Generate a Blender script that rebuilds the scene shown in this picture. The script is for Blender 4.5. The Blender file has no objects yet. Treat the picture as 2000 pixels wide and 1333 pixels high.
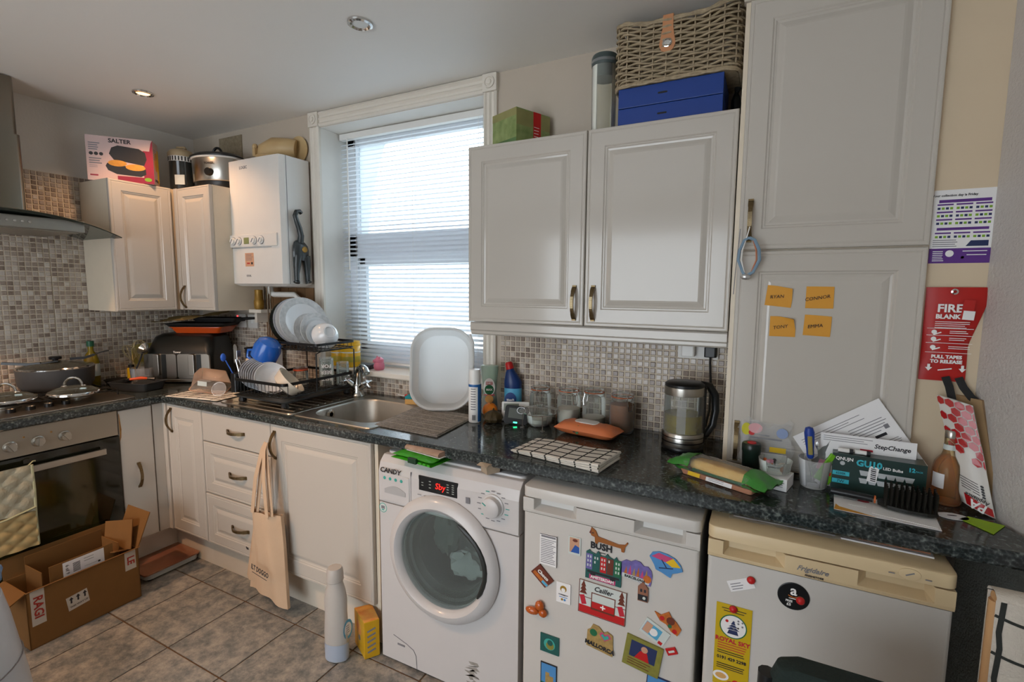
import bpy, bmesh, math, random
from mathutils import Vector, Matrix
random.seed(7)
S = bpy.context.scene
COL = S.collection
PI = math.pi

# ------------------------------------------------------------------ camera
YAW, PITCH, ROLL = 0.4743, -0.1034, 0.0083
fwd = Vector((-math.sin(YAW)*math.cos(PITCH), math.cos(YAW)*math.cos(PITCH), math.sin(PITCH)))
rgt = Vector((math.cos(YAW), math.sin(YAW), 0)); upv = rgt.cross(fwd)
r2 = rgt*math.cos(ROLL)+upv*math.sin(ROLL); u2 = -rgt*math.sin(ROLL)+upv*math.cos(ROLL)
cd = bpy.data.cameras.new('camera'); cam = bpy.data.objects.new('camera', cd); COL.objects.link(cam)
m = Matrix((r2, u2, -fwd)).transposed().to_4x4(); m.translation = (3.4083, -2.0237, 1.4779)
cam.matrix_world = m
cd.sensor_fit = 'HORIZONTAL'; cd.sensor_width = 36; cd.lens = 962.4*36/2000; cd.clip_start = 0.02
S.camera = cam

# ------------------------------------------------------------------ world, lights, exposure
w = bpy.data.worlds.new('overcast'); S.world = w; w.use_nodes = True
bg = w.node_tree.nodes['Background']; bg.inputs[0].default_value = (0.86, 0.93, 1.0, 1); bg.inputs[1].default_value = 4.0
S.view_settings.view_transform = 'Standard'; S.view_settings.look = 'None'
S.view_settings.gamma = 1; S.view_settings.use_curve_mapping = False
S.view_settings.exposure = 0.40

# ------------------------------------------------------------------ colours and materials
def lin(h):
    v = [int(h[i:i+2], 16)/255 for i in (0, 2, 4)]
    return tuple(c/12.92 if c <= .04045 else ((c+.055)/1.055)**2.4 for c in v)
MATS = {}
def mat(name, col, rough=.5, metal=0., var=.06, vs=12., bump=0., bs=60., trans=0., ior=1.45, coat=0., emit=None, es=0., alpha=1., sheen=0., col2=None, coords='Object'):
    """principled material whose colour is gently varied by noise"""
    if name in MATS: return MATS[name]
    m = bpy.data.materials.new(name); m.use_nodes = True
    nt = m.node_tree; N = nt.nodes; L = nt.links; p = N['Principled BSDF']
    c = lin(col) if isinstance(col, str) else col
    p.inputs['Roughness'].default_value = rough; p.inputs['Metallic'].default_value = metal
    p.inputs['Transmission Weight'].default_value = trans; p.inputs['IOR'].default_value = ior
    p.inputs['Coat Weight'].default_value = coat; p.inputs['Alpha'].default_value = alpha
    p.inputs['Coat Roughness'].default_value = .08
    p.inputs['Sheen Weight'].default_value = sheen
    p.inputs['Base Color'].default_value = (*c, 1)
    if var or bump:
        tc = N.new('ShaderNodeTexCoord'); nz = N.new('ShaderNodeTexNoise')
        nz.inputs['Scale'].default_value = vs; nz.inputs['Detail'].default_value = 3
        L.new(tc.outputs[coords], nz.inputs['Vector'])
        if var:
            mx = N.new('ShaderNodeMix'); mx.data_type = 'RGBA'
            d = lin(col2) if col2 else tuple(x*(1-var*2) for x in c)
            mx.inputs[6].default_value = (*(c if col2 else tuple(min(1, x*(1+var*.6)) for x in c)), 1); mx.inputs[7].default_value = (*d, 1)
            L.new(nz.outputs['Fac'], mx.inputs[0]); L.new(mx.outputs[2], p.inputs['Base Color'])
        if bump:
            nb = N.new('ShaderNodeTexNoise'); nb.inputs['Scale'].default_value = bs; nb.inputs['Detail'].default_value = 4
            L.new(tc.outputs[coords], nb.inputs['Vector'])
            b = N.new('ShaderNodeBump'); b.inputs['Strength'].default_value = bump; b.inputs['Distance'].default_value = .01
            L.new(nb.outputs['Fac'], b.inputs['Height']); L.new(b.outputs[0], p.inputs['Normal'])
    if emit:
        p.inputs['Emission Color'].default_value = (*lin(emit), 1); p.inputs['Emission Strength'].default_value = es
    MATS[name] = m
    return m
def ramp(N, stops):
    r = N.new('ShaderNodeValToRGB'); e = r.color_ramp.elements
    e[0].position = stops[0][0]; e[0].color = (*lin(stops[0][1]), 1)
    e[1].position = stops[-1][0]; e[1].color = (*lin(stops[-1][1]), 1)
    for s, c in stops[1:-1]:
        q = e.new(s); q.color = (*lin(c), 1)
    return r
def newmat(name, rough=.5, metal=0.):
    m = bpy.data.materials.new(name); m.use_nodes = True; MATS[name] = m
    p = m.node_tree.nodes['Principled BSDF']; p.inputs['Roughness'].default_value = rough; p.inputs['Metallic'].default_value = metal
    return m, m.node_tree.nodes, m.node_tree.links, p

# ------------------------------------------------------------------ mesh builder
class MB:
    def __init__(s): s.v = []; s.f = []; s.mi = []; s.cur = 0; s.M = Matrix()
    def mat(s, i): s.cur = i; return s
    def at(s, loc=(0,0,0), rot=(0,0,0), sc=(1,1,1)):
        from mathutils import Euler
        s.M = Matrix.LocRotScale(Vector(loc), Euler(rot), Vector(sc)); return s
    def mx(s, M): s.M = M; return s
    def add(s, vs, fs):
        n = len(s.v); s.v += [tuple(s.M @ Vector(p)) for p in vs]
        for f in fs: s.f.append(tuple(i+n for i in f)); s.mi.append(s.cur)
        return s
    def box(s, x0, x1, y0, y1, z0, z1):
        return s.add([(x0,y0,z0),(x1,y0,z0),(x1,y1,z0),(x0,y1,z0),(x0,y0,z1),(x1,y0,z1),(x1,y1,z1),(x0,y1,z1)],
            [(0,3,2,1),(4,5,6,7),(0,1,5,4),(1,2,6,5),(2,3,7,6),(3,0,4,7)])
    def lathe(s, prof, n=24, sx=1., sy=1., cap=True, open_top=False):
        """profile of (radius, z) turned about z"""
        vs = []; fs = []
        for r, z in prof:
            for k in range(n):
                a = 2*PI*k/n; vs.append((r*math.cos(a)*sx, r*math.sin(a)*sy, z))
        for i in range(len(prof)-1):
            for k in range(n):
                a, b = i*n+k, i*n+(k+1) % n; fs.append((a, b, b+n, a+n))
        if cap and prof[0][0] > 1e-6: fs.append(tuple(reversed(range(n))))
        if cap and prof[-1][0] > 1e-6 and not open_top: fs.append(tuple(range((len(prof)-1)*n, len(prof)*n)))
        return s.add(vs, fs)
    def cyl(s, r, z0, z1, n=24, r2=None): return s.lathe([(r, z0), (r if r2 is None else r2, z1)], n)
    def sphere(s, c, r, n=14, sc=(1,1,1)):
        vs = []; fs = []; k = n//2
        for i in range(k+1):
            t = PI*i/k
            for j in range(n):
                a = 2*PI*j/n; vs.append((c[0]+r*sc[0]*math.sin(t)*math.cos(a), c[1]+r*sc[1]*math.sin(t)*math.sin(a), c[2]-r*sc[2]*math.cos(t)))
        for i in range(k):
            for j in range(n):
                a, b = i*n+j, i*n+(j+1) % n; fs.append((a, b, b+n, a+n))
        return s.add(vs, fs)
    def tube(s, pts, r, n=8, closed=False, caps=True):
        P = [Vector(p) for p in pts]; R = r if isinstance(r, (list, tuple)) else [r]*len(P)
        vs = []; fs = []; L = len(P); prev = None
        for i in range(L):
            a = P[(i-1) % L] if (closed or i > 0) else P[i]; b = P[(i+1) % L] if (closed or i < L-1) else P[i]
            t = (b-a).normalized() if (b-a).length > 1e-9 else Vector((0,0,1))
            if prev is None:
                q = Vector((0,0,1)) if abs(t.z) < .9 else Vector((1,0,0)); x = t.cross(q).normalized()
            else:
                x = prev - t*prev.dot(t); x = x.normalized() if x.length > 1e-6 else t.orthogonal().normalized()
            prev = x; y = t.cross(x)
            for k in range(n):
                an = 2*PI*k/n; vs.append(tuple(P[i]+(x*math.cos(an)+y*math.sin(an))*R[i]))
        for i in range(L if closed else L-1):
            for k in range(n):
                a = i*n+k; b = i*n+(k+1) % n; c = ((i+1) % L)*n; fs.append((a, b, c+(k+1) % n, c+k))
        if caps and not closed: fs += [tuple(reversed(range(n))), tuple(range((L-1)*n, L*n))]
        return s.add(vs, fs)
    def sweep(s, pts, sec, updir=(0,0,1), caps=True, scl=None):
        """sweep a 2-D section (side, up) along pts"""
        P = [Vector(p) for p in pts]; n = len(sec); vs = []; fs = []; U0 = Vector(updir)
        for i, p in enumerate(P):
            a = P[max(i-1, 0)]; b = P[min(i+1, len(P)-1)]; t = (b-a).normalized()
            x = t.cross(U0); x = x.normalized() if x.length > 1e-6 else t.orthogonal().normalized(); y = x.cross(t)
            k = 1 if scl is None else scl[i]
            for u, v in sec: vs.append(tuple(p+x*u*k+y*v*k))
        for i in range(len(P)-1):
            for k in range(n):
                a, b = i*n+k, i*n+(k+1) % n; fs.append((a, b, b+n, a+n))
        if caps: fs += [tuple(reversed(range(n))), tuple(range((len(P)-1)*n, len(P)*n))]
        return s.add(vs, fs)
    def prism(s, poly, z0, z1):
        n = len(poly)
        vs = [(x, y, z0) for x, y in poly]+[(x, y, z1) for x, y in poly]
        fs = [tuple(reversed(range(n))), tuple(range(n, 2*n))]+[(i, (i+1) % n, (i+1) % n+n, i+n) for i in range(n)]
        return s.add(vs, fs)
    def rbox(s, x0, x1, y0, y1, z0, z1, r=.01, n=4, top=0.):
        """box with rounded vertical corners, optional rounded top edge"""
        pl = rrect(x0, x1, y0, y1, r, n)
        if not top: return s.prism(pl, z0, z1)
        return s.loft([[(x, y, z0) for x, y in pl], [(x, y, z1-top) for x, y in pl],
                       [(x, y, z1-top*.3) for x, y in rrect(x0+top*.3, x1-top*.3, y0+top*.3, y1-top*.3, max(r-top*.3, .001), n)],
                       [(x, y, z1) for x, y in rrect(x0+top, x1-top, y0+top, y1-top, max(r-top, .001), n)]])
    def loft(s, loops, caps=(True, True), closed=True):
        n = len(loops[0]); vs = [p for l in loops for p in l]; fs = []
        for i in range(len(loops)-1):
            for k in range(n if closed else n-1):
                a, b = i*n+k, i*n+(k+1) % n; fs.append((a, b, b+n, a+n))
        if caps[0]: fs.append(tuple(reversed(range(n))))
        if caps[1]: fs.append(tuple(range((len(loops)-1)*n, len(loops)*n)))
        return s.add(vs, fs)
    def grid(s, nu, nv, fn):
        vs = [fn(i/nu, j/nv) for j in range(nv+1) for i in range(nu+1)]
        fs = [(j*(nu+1)+i, j*(nu+1)+i+1, (j+1)*(nu+1)+i+1, (j+1)*(nu+1)+i) for j in range(nv) for i in range(nu)]
        return s.add(vs, fs)
def rrect(x0, x1, y0, y1, r, n=4):
    o = []
    for cx, cy, a0 in ((x1-r, y0+r, -PI/2), (x1-r, y1-r, 0), (x0+r, y1-r, PI/2), (x0+r, y0+r, PI)):
        for k in range(n+1):
            a = a0+PI/2*k/n; o.append((cx+r*math.cos(a), cy+r*math.sin(a)))
    return o
def circ(r, n=16, cx=0, cy=0): return [(cx+r*math.cos(2*PI*k/n), cy+r*math.sin(2*PI*k/n)) for k in range(n)]
def mesh(name, mb, mats, smooth=False, bevel=0.):
    me = bpy.data.meshes.new(name); me.from_pydata(mb.v, [], mb.f); me.update()
    if not isinstance(mats, (list, tuple)): mats = [mats]
    for q in mats: me.materials.append(MATS[q] if isinstance(q, str) else q)
    me.polygons.foreach_set('material_index', mb.mi)
    bm = bmesh.new(); bm.from_mesh(me); bmesh.ops.remove_doubles(bm, verts=bm.verts, dist=1e-6)
    bmesh.ops.recalc_face_normals(bm, faces=bm.faces)
    if bevel:
        es = [e for e in bm.edges if len(e.link_faces) == 2 and e.calc_face_angle(0) > .6]
        bmesh.ops.bevel(bm, geom=es, offset=bevel, segments=2, affect='EDGES', profile=.6, clamp_overlap=True)
    bm.to_mesh(me); bm.free()
    if smooth:
        me.shade_smooth()
        try: me.set_sharp_from_angle(angle=math.radians(38))
        except Exception: pass
    return me
def obj(name, mb, mats, parent=None, loc=(0,0,0), rot=(0,0,0), smooth=False, bevel=0., label=None, sc=None):
    me = mb if isinstance(mb, bpy.types.Mesh) else mesh(name, mb, mats, smooth, bevel)
    o = bpy.data.objects.new(name, me); COL.objects.link(o)
    o.parent = parent; o.location = loc; o.rotation_euler = rot
    if sc: o.scale = sc
    if label: o['label'] = label
    return o
def thing(name, label, cat, loc=(0,0,0), rz=0., group=None, rot=None):
    o = bpy.data.objects.new(name, None); COL.objects.link(o); o.empty_display_size = .05
    o.location = loc; o.rotation_euler = rot if rot else (0, 0, rz)
    return tag(o, label, cat, group)
def tag(o, label, cat, group=None):
    o['label'] = label; o['category'] = cat
    if group: o['group'] = group
    return o
def struct(o, label=None):
    o['kind'] = 'structure'
    if label: o['label'] = label
    return o
_fc = {}
def textmesh(s, size, ext=.0003, align='CENTER', bold=0., shear=0., xs=1.):
    k = (s, size, ext, align, bold, shear, xs)
    if k in _fc: return _fc[k]
    c = bpy.data.curves.new('lettering', 'FONT'); c.body = s; c.size = size; c.extrude = ext; c.align_x = align; c.align_y = 'CENTER'
    c.offset = bold; c.shear = shear; c.resolution_u = 2
    o = bpy.data.objects.new('lettering', c); COL.objects.link(o)
    bpy.context.view_layer.update()
    me = bpy.data.meshes.new_from_object(o.evaluated_get(bpy.context.evaluated_depsgraph_get()))
    bpy.data.objects.remove(o); me.name = 'lettering'
    if xs != 1.:
        for v in me.vertices: v.co.x *= xs
    _fc[k] = me
    return me
def frame(o, u, v):
    """matrix whose x = u, y = v, z = outward normal, at origin o"""
    u = Vector(u).normalized(); v = Vector(v).normalized(); n = u.cross(v).normalized(); v = n.cross(u)
    M = Matrix((u, v, n)).transposed().to_4x4(); M.translation = Vector(o); return M
def text(s, parent, F, x, y, size, mt, rot=0., align='CENTER', bold=0., shear=0., xs=1., lift=.0006, name='lettering'):
    me = textmesh(s, size, .0003, align, bold, shear, xs).copy(); me.materials.clear(); me.materials.append(MATS[mt] if isinstance(mt, str) else mt)
    for p in me.polygons: p.material_index = 0
    o = bpy.data.objects.new(name, me); COL.objects.link(o); o.parent = parent
    o.matrix_local = F @ Matrix.Translation((x, y, lift)) @ Matrix.Rotation(rot, 4, 'Z')
    return o
class Print:
    """flat printed shapes laid on a surface frame, gathered in one mesh"""
    def __init__(s, F): s.F = F; s.mb = MB(); s.mats = []; s.k = 0
    def _m(s, mt):
        if mt not in s.mats: s.mats.append(mt)
        s.mb.mat(s.mats.index(mt))
    def poly(s, pts, mt, lift=None):
        s._m(mt); s.k += 1; z = (.0003+.00004*(s.k % 12)) if lift is None else lift
        s.mb.mx(s.F).prism(pts, 0.0001, z); return s
    def rect(s, x, y, w, h, mt, rot=0., lift=None):
        c, q = math.cos(rot), math.sin(rot)
        return s.poly([(x+a*c-b*q, y+a*q+b*c) for a, b in ((-w/2,-h/2),(w/2,-h/2),(w/2,h/2),(-w/2,h/2))], mt, lift)
    def disc(s, x, y, r, mt, n=20, sy=1., lift=None): return s.poly([(x+r*math.cos(2*PI*k/n), y+r*sy*math.sin(2*PI*k/n)) for k in range(n)], mt, lift)
    def lines(s, x, y, w, n, dy, h, mt, rag=.3):
        for i in range(n):
            ww = w*(1-rag*random.random()); s.rect(x+ww/2, y-i*dy, ww, h, mt)
        return s
    def done(s, parent, name='print'): return obj(name, s.mb, s.mats, parent)
# ------------------------------------------------------------------ common materials
mat('white_gloss', 'c1bbb1', .16, coat=.3, var=.015, vs=3)
mat('white_gloss_b', 'e6e4de', .18, coat=.3, var=.02, vs=3)
mat('carcass', 'd9cfbd', .45, var=.04)
mat('cream_side', 'e0d3bd', .4, var=.04)
mat('brass', '7d6a4b', .38, .85, var=.25, vs=150)
mat('brass_dot', 'b3a281', .3, .9, var=.1)
mat('steel', 'b9b6ae', .28, 1., var=.05, vs=4)
mat('steel_brush', 'aaa79f', .38, .95, var=.06, vs=30)
mat('chrome', 'd4d4d2', .1, 1., var=.02)
mat('black_plastic', '16181a', .32, var=.08)
mat('black_matte', '141414', .65, var=.1)
mat('dark_grey', '3a3c3d', .45, var=.08)
mat('grey_pan', '56585a', .42, .3, var=.06)
mat('white_plastic', 'e8e8e4', .3, var=.02)
mat('white_paint', 'e4ded2', .45, var=.05, vs=5)
mat('paper', 'ecebea', .7, var=.02)
mat('ink', '26262a', .7, var=0)
mat('ink_grey', '7b7b80', .7, var=0)
mat('glass', 'ffffff', .02, trans=1., ior=1.45, var=0)
mat('red', 'c01a1c', .4, var=.05)
mat('card', '80582a', .75, var=.07, vs=20, bump=.04, bs=200)
mat('card_in', '6f4a1e', .78, var=.07, vs=20)
mat('yellow', 'e8c020', .4, var=.05)
mat('green', '4f9a38', .45, var=.06)
mat('blue', '2456a8', .35, var=.06)
mat('white', 'f0f0ee', .5, var=0)
mat('shadow_gap', '2a2016', .8, var=0)

def thinglass(name, tint, a=.22, rough=.05):
    """clear sheet: mostly see-through with a glossy film"""
    m, N, L, p = newmat(name, rough)
    t = N.new('ShaderNodeBsdfTransparent'); t.inputs[0].default_value = (*lin(tint), 1)
    g = N.new('ShaderNodeMixShader'); p.inputs['Base Color'].default_value = (*lin(tint), 1); p.inputs['Coat Weight'].default_value = .5
    fr = N.new('ShaderNodeFresnel'); fr.inputs[0].default_value = 1.45
    ad = N.new('ShaderNodeMath'); ad.operation = 'ADD'; ad.inputs[1].default_value = a; ad.use_clamp = True
    L.new(fr.outputs[0], ad.inputs[0]); L.new(ad.outputs[0], g.inputs[0])
    L.new(t.outputs[0], g.inputs[1]); L.new(p.outputs[0], g.inputs[2]); L.new(g.outputs[0], N['Material Output'].inputs[0])
    return m
thinglass('jar_glass', 'f3f6f4', .05)
thinglass('pane_glass', 'f4f8fa', .02)
thinglass('clear_plastic', 'f6f6f6', .16, .12)
thinglass('smoke_glass', '858c86', .10)
thinglass('amber_plastic', 'f5e3d3', .12, .12)

# worktop laminate
def worktop_mat():
    m, N, L, p = newmat('worktop_laminate', .13)
    tc = N.new('ShaderNodeTexCoord'); a = N.new('ShaderNodeTexNoise'); a.inputs['Scale'].default_value = 70; a.inputs['Detail'].default_value = 6; a.inputs['Roughness'].default_value = .75
    b = N.new('ShaderNodeTexVoronoi'); b.inputs['Scale'].default_value = 130
    L.new(tc.outputs['Object'], a.inputs[0]); L.new(tc.outputs['Object'], b.inputs[0])
    r = ramp(N, [(.30, '171b1c'), (.47, '272d2e'), (.57, '3c4343'), (.68, '6d7571')])
    x = N.new('ShaderNodeMix'); x.data_type = 'FLOAT'; x.inputs[0].default_value = .3
    L.new(a.outputs['Fac'], x.inputs[2]); L.new(b.outputs['Distance'], x.inputs[3]); L.new(x.outputs[0], r.inputs[0])
    L.new(r.outputs[0], p.inputs['Base Color'])
worktop_mat()

# mosaic wall tile: every little square its own tint
def mosaic_mat():
    m, N, L, p = newmat('mosaic_glaze', .22)
    tc = N.new('ShaderNodeTexCoord'); oi = N.new('ShaderNodeObjectInfo')
    d = N.new('ShaderNodeVectorMath'); d.operation = 'MULTIPLY'; d.inputs[1].default_value = (1/.02535, 0, 1/.0246)
    f = N.new('ShaderNodeVectorMath'); f.operation = 'FLOOR'
    L.new(tc.outputs['Object'], d.inputs[0]); L.new(d.outputs[0], f.inputs[0])
    wn = N.new('ShaderNodeTexWhiteNoise'); wn.noise_dimensions = '4D'
    L.new(f.outputs[0], wn.inputs['Vector']); L.new(oi.outputs['Random'], wn.inputs['W'])
    r = ramp(N, [(0, '7f7065'), (.2, '96877a'), (.5, 'ab9e92'), (.8, 'bbb0a5'), (1, 'c8c0b6')])
    nz = N.new('ShaderNodeTexNoise'); nz.inputs['Scale'].default_value = 120; L.new(tc.outputs['Object'], nz.inputs[0])
    a = N.new('ShaderNodeMath'); a.operation = 'MULTIPLY_ADD'; a.inputs[1].default_value = .5; 
    L.new(nz.outputs['Fac'], a.inputs[0]); 
    s = N.new('ShaderNodeMath'); s.operation = 'SUBTRACT'; s.inputs[1].default_value = .25
    L.new(wn.outputs['Value'], s.inputs[0]); L.new(s.outputs[0], a.inputs[2]); L.new(a.outputs[0], r.inputs[0])
    L.new(r.outputs[0], p.inputs['Base Color'])
    mat('tile_grout', 'd8ccb8', .75, var=.08, vs=30)
mosaic_mat()

# floor tile: mottled stone print
def floor_mat():
    m, N, L, p = newmat('floor_tile_stone', .34)
    tc = N.new('ShaderNodeTexCoord'); oi = N.new('ShaderNodeObjectInfo')
    ad = N.new('ShaderNodeVectorMath'); ad.operation = 'ADD'
    cm = N.new('ShaderNodeCombineXYZ'); ml = N.new('ShaderNodeMath'); ml.operation = 'MULTIPLY'; ml.inputs[1].default_value = 40
    L.new(oi.outputs['Random'], ml.inputs[0]); L.new(ml.outputs[0], cm.inputs[2]); L.new(tc.outputs['Object'], ad.inputs[0]); L.new(cm.outputs[0], ad.inputs[1])
    a = N.new('ShaderNodeTexNoise'); a.inputs['Scale'].default_value = 17; a.inputs['Detail'].default_value = 8; a.inputs['Roughness'].default_value = .78; a.inputs['Distortion'].default_value = .1
    L.new(ad.outputs[0], a.inputs[0])
    r = ramp(N, [(.34, '5a5f60'), (.45, '777876'), (.54, '938f88'), (.66, 'aaa49a')])
    L.new(a.outputs['Fac'], r.inputs[0]); L.new(r.outputs[0], p.inputs['Base Color'])
    b = N.new('ShaderNodeBump'); b.inputs['Strength'].default_value = .12; b.inputs['Distance'].default_value = .004
    L.new(a.outputs['Fac'], b.inputs['Height']); L.new(b.outputs[0], p.inputs['Normal'])
floor_mat()
mat('floor_grout', '6b5138', .85, var=.15, vs=30)
mat('wall_cream', 'c4b8a8', .6, var=.05, vs=4, bump=.12, bs=90)
mat('wall_beige', 'd6c3a6', .6, var=.04, vs=4, bump=.05, bs=60)
mat('wall_lilac', 'c9c3bd', .6, var=.05, vs=4, bump=.35, bs=120)
mat('ceiling_paint', 'edebe6', .5, var=.02, vs=2)
mat('wood_board', '7a5a3a', .6, var=.25, vs=9)

H = 2.442
# ------------------------------------------------------------------ floor with single tiles
fl = struct(obj('floor', MB().box(-.1, 4.3, -4.6, .3, -.06, -.004), 'floor_grout'), 'brown grouted floor of mottled grey stone tiles')
PT = .3415
tm = mesh('tile', MB().box(-.1675, .1675, -.1675, .1675, -.006, 0), 'floor_tile_stone', bevel=.0015)
for i in range(-2, 10):
    for j in range(-9, 2):
        x = .9525+PT*(i+.5); y = -.645+PT*(j+.5)
        if x < .4 or x > 4.1 or y > -.3 or y < -3.6: continue
        obj('tile', tm, None, fl, (x, y, 0))
# ------------------------------------------------------------------ ceiling and walls
struct(obj('ceiling', MB().box(-.1, 4.3, -4.6, .3, H, H+.08), 'ceiling_paint'), 'smooth off-white painted ceiling')
mat('wall_cream_lit', 'dedad2', .6, var=.03, vs=4, bump=.08, bs=90)  # cream paint made lighter: strong daylight on the left wall put into the colour
WL = struct(obj('wall_left', MB().box(-.12, 0, -4.6, .25, 0, H), 'wall_cream_lit'), 'left wall, painted above mosaic tiles')
wb = MB()
for a in ((0, 1.17, 0, H), (2.228, 3.33, 0, H), (1.17, 2.228, 0, 1.0), (1.17, 2.228, 2.36, H)):
    wb.box(a[0], a[1], 0, .25, a[2], a[3])
WB = struct(obj('wall_back', wb, 'wall_cream'), 'cream textured window wall with mosaic splashback')
struct(obj('wall_recess', MB().box(3.798, 4.1, -.272, .25, .872, H).box(3.33, 4.1, 0, .25, 0, .872).box(3.33, 3.798, 0, .25, .872, H), 'wall_beige'), 'beige wall strip right of the tall cupboard')
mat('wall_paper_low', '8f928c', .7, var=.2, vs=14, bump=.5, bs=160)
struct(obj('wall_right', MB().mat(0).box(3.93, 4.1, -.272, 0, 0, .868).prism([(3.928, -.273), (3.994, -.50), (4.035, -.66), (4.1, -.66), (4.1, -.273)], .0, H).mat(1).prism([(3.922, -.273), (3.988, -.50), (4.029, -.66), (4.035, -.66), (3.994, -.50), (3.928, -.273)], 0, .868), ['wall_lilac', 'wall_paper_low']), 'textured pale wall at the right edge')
b = MB()  # unseen rear wall added to cut the fill, its opening sized for that
for a in ((-.1, 1.0, 0, H), (3.1, 4.3, 0, H), (1.0, 3.1, 0, .25), (1.0, 3.1, 2.1, H)): b.box(a[0], a[1], -4.1, -4.0, a[2], a[3])
struct(obj('wall_front', b, 'wall_cream'), 'unseen rear wall behind the camera, opening added to set the fill daylight')
struct(obj('wall_side', MB().box(4.3, 4.4, -4.1, -.66, 0, H).box(4.1, 4.4, -.66, -.56, 0, H), 'wall_lilac'), 'side wall beyond the right partition')
# mosaic tiles, each tile a part of its wall
TW, TH = .2535, .1968
def tilemesh(c, r):
    b = MB(); px, pz = .02535, .0246
    b.mat(0).box(0, c*px, -.004, 0, 0, r*pz)
    b.mat(1)
    for i in range(c):
        for j in range(r):
            x0, x1, z0, z1 = i*px+.0022, (i+1)*px-.0022, j*pz+.0021, (j+1)*pz-.0021
            g = .0022
            b.add([(x0,-.004,z0),(x1,-.004,z0),(x1,-.004,z1),(x0,-.004,z1),(x0+g,-.0075,z0+g),(x1-g,-.0075,z0+g),(x1-g,-.0075,z1-g),(x0+g,-.0075,z1-g)],
                  [(4,5,6,7),(0,1,5,4),(1,2,6,5),(2,3,7,6),(3,0,4,7)])
    return mesh('wall_tile', b, ['tile_grout', 'mosaic_glaze'])
_tm = {}
def walltile(parent, c, r, loc, rz):
    if c < 1 or r < 1: return
    if (c, r) not in _tm: _tm[(c, r)] = tilemesh(c, r)
    obj('wall_tile', _tm[(c, r)], None, parent, loc, (0, 0, rz))
def tilewall(parent, lo, hi, anchor, z0, z1, zanchor, place):
    k = math.floor((lo-anchor)/.2555)
    while anchor+k*.2555 < hi-.02:
        a = anchor+k*.2555; s = max(0, math.ceil((lo-a)/.02555-.3)); e = min(10, math.floor((hi-a)/.02555+.3))
        q = math.floor((z0-zanchor)/.1985)
        while zanchor+q*.1985 < z1-.015:
            zb = zanchor+q*.1985; t0 = max(0, math.ceil((z0-zb)/.0248-.3)); t1 = min(8, math.floor((z1-zb)/.0248+.3))
            place(a+s*.02535, zb+t0*.0246, e-s, t1-t0); q += 1
        k += 1
pb = lambda a, z, c, r: walltile(WB, c, r, (a, 0, z), 0)
tilewall(WB, 2.30, 3.32, 2.594, .895, 1.31, 1.095, pb)
tilewall(WB, 0.03, 1.09, .04, .895, 1.30, 1.107, pb)
tilewall(WB, 1.09, 2.28, 1.062, .895, 1.00, .90, pb)
pl = lambda a, z, c, r: walltile(WL, c, r, (0, a, z), PI/2)
tilewall(WL, -1.75, -.02, -.788, .895, 2.085, 1.305, pl)
mat('tile_pattern', 'a5977f', .4, var=.4, vs=60, col2='6e6048')
obj('wall_vent_tile', MB().box(.28, .5, -.006, 0, 2.2, 2.41), 'tile_pattern', WB)
# ------------------------------------------------------------------ window, trim, sill, blind
mat('window_frame', 'e6ecf2', .3, var=.02)
w1 = bpy.data.objects.new('window_1', None); COL.objects.link(w1); w1.location = (1.7, .2, 1.0); struct(w1, 'white two-light sash window behind the blind')
b = MB()
for a in ((1.17,1.235,1.03,2.36),(2.163,2.228,1.03,2.36),(1.17,2.228,2.30,2.36),(1.17,2.228,1.03,1.10),(1.17,2.228,1.665,1.80)):
    b.box(a[0]-1.7, a[1]-1.7, -.005, .05, a[2]-1.0, a[3]-1.0)
obj('window_frame', b, 'window_frame', w1, bevel=.004)
b = MB()
for a in ((1.235,1.285,1.10,1.665),(2.113,2.163,1.10,1.665),(1.235,2.163,1.10,1.15),(1.235,2.163,1.62,1.665)):
    b.box(a[0]-1.7, a[1]-1.7, .005, .04, a[2]-1.0, a[3]-1.0)
obj('sash', b, 'window_frame', w1, bevel=.004)
obj('pane', MB().box(-.465, .463, .02, .026, .80, 1.30), 'pane_glass', w1)
obj('pane', MB().box(-.415, .413, .02, .026, .15, .62), 'pane_glass', w1)
t1 = bpy.data.objects.new('trim_1', None); COL.objects.link(t1); t1.location = (1.1, 0, 1.03); struct(t1, 'cream fluted window architrave with rosette corners')
def arch(name, x0, x1, z0, z1, vert):
    b = MB(); sec = [(0,0),(0,.014),(.15,.02),(.25,.012),(.4,.012),(.5,.019),(.6,.012),(.75,.012),(.85,.02),(1,.014),(1,0)]
    if vert: b.loft([[(x0-1.1+(x1-x0)*u, -d, z0-1.03) for u, d in sec], [(x0-1.1+(x1-x0)*u, -d, z1-1.03) for u, d in sec]])
    else: b.loft([[(x0-1.1, -d, z0-1.03+(z1-z0)*u) for u, d in sec], [(x1-1.1, -d, z0-1.03+(z1-z0)*u) for u, d in sec]])
    obj(name, b, 'white_paint', t1)
arch('architrave', 1.10, 1.172, 1.03, 2.362, True); arch('architrave', 2.222, 2.290, 1.03, 2.362, True); arch('architrave', 1.175, 2.22, 2.362, 2.438, False)
for x in (1.136, 2.256):
    q = obj('rosette_block', MB().box(-.037, .037, -.024, 0, -.038, .038), 'white_paint', t1, (x-1.1, 0, 2.401-1.03), bevel=.003)
    obj('rosette', MB().at(rot=(PI/2,0,0)).lathe([(.027,.024),(.027,.030),(.021,.030),(.019,.026),(.013,.026),(.011,.032),(.001,.034)], 20), 'white_paint', q, smooth=True)
struct(obj('trim_2', MB().rbox(1.105, 2.285, -.04, .195, 1.008, 1.034, .006), 'white_paint', bevel=.004), 'white window sill board')
mat('reveal_paint', 'e9e7e0', .5, var=.03)
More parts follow.
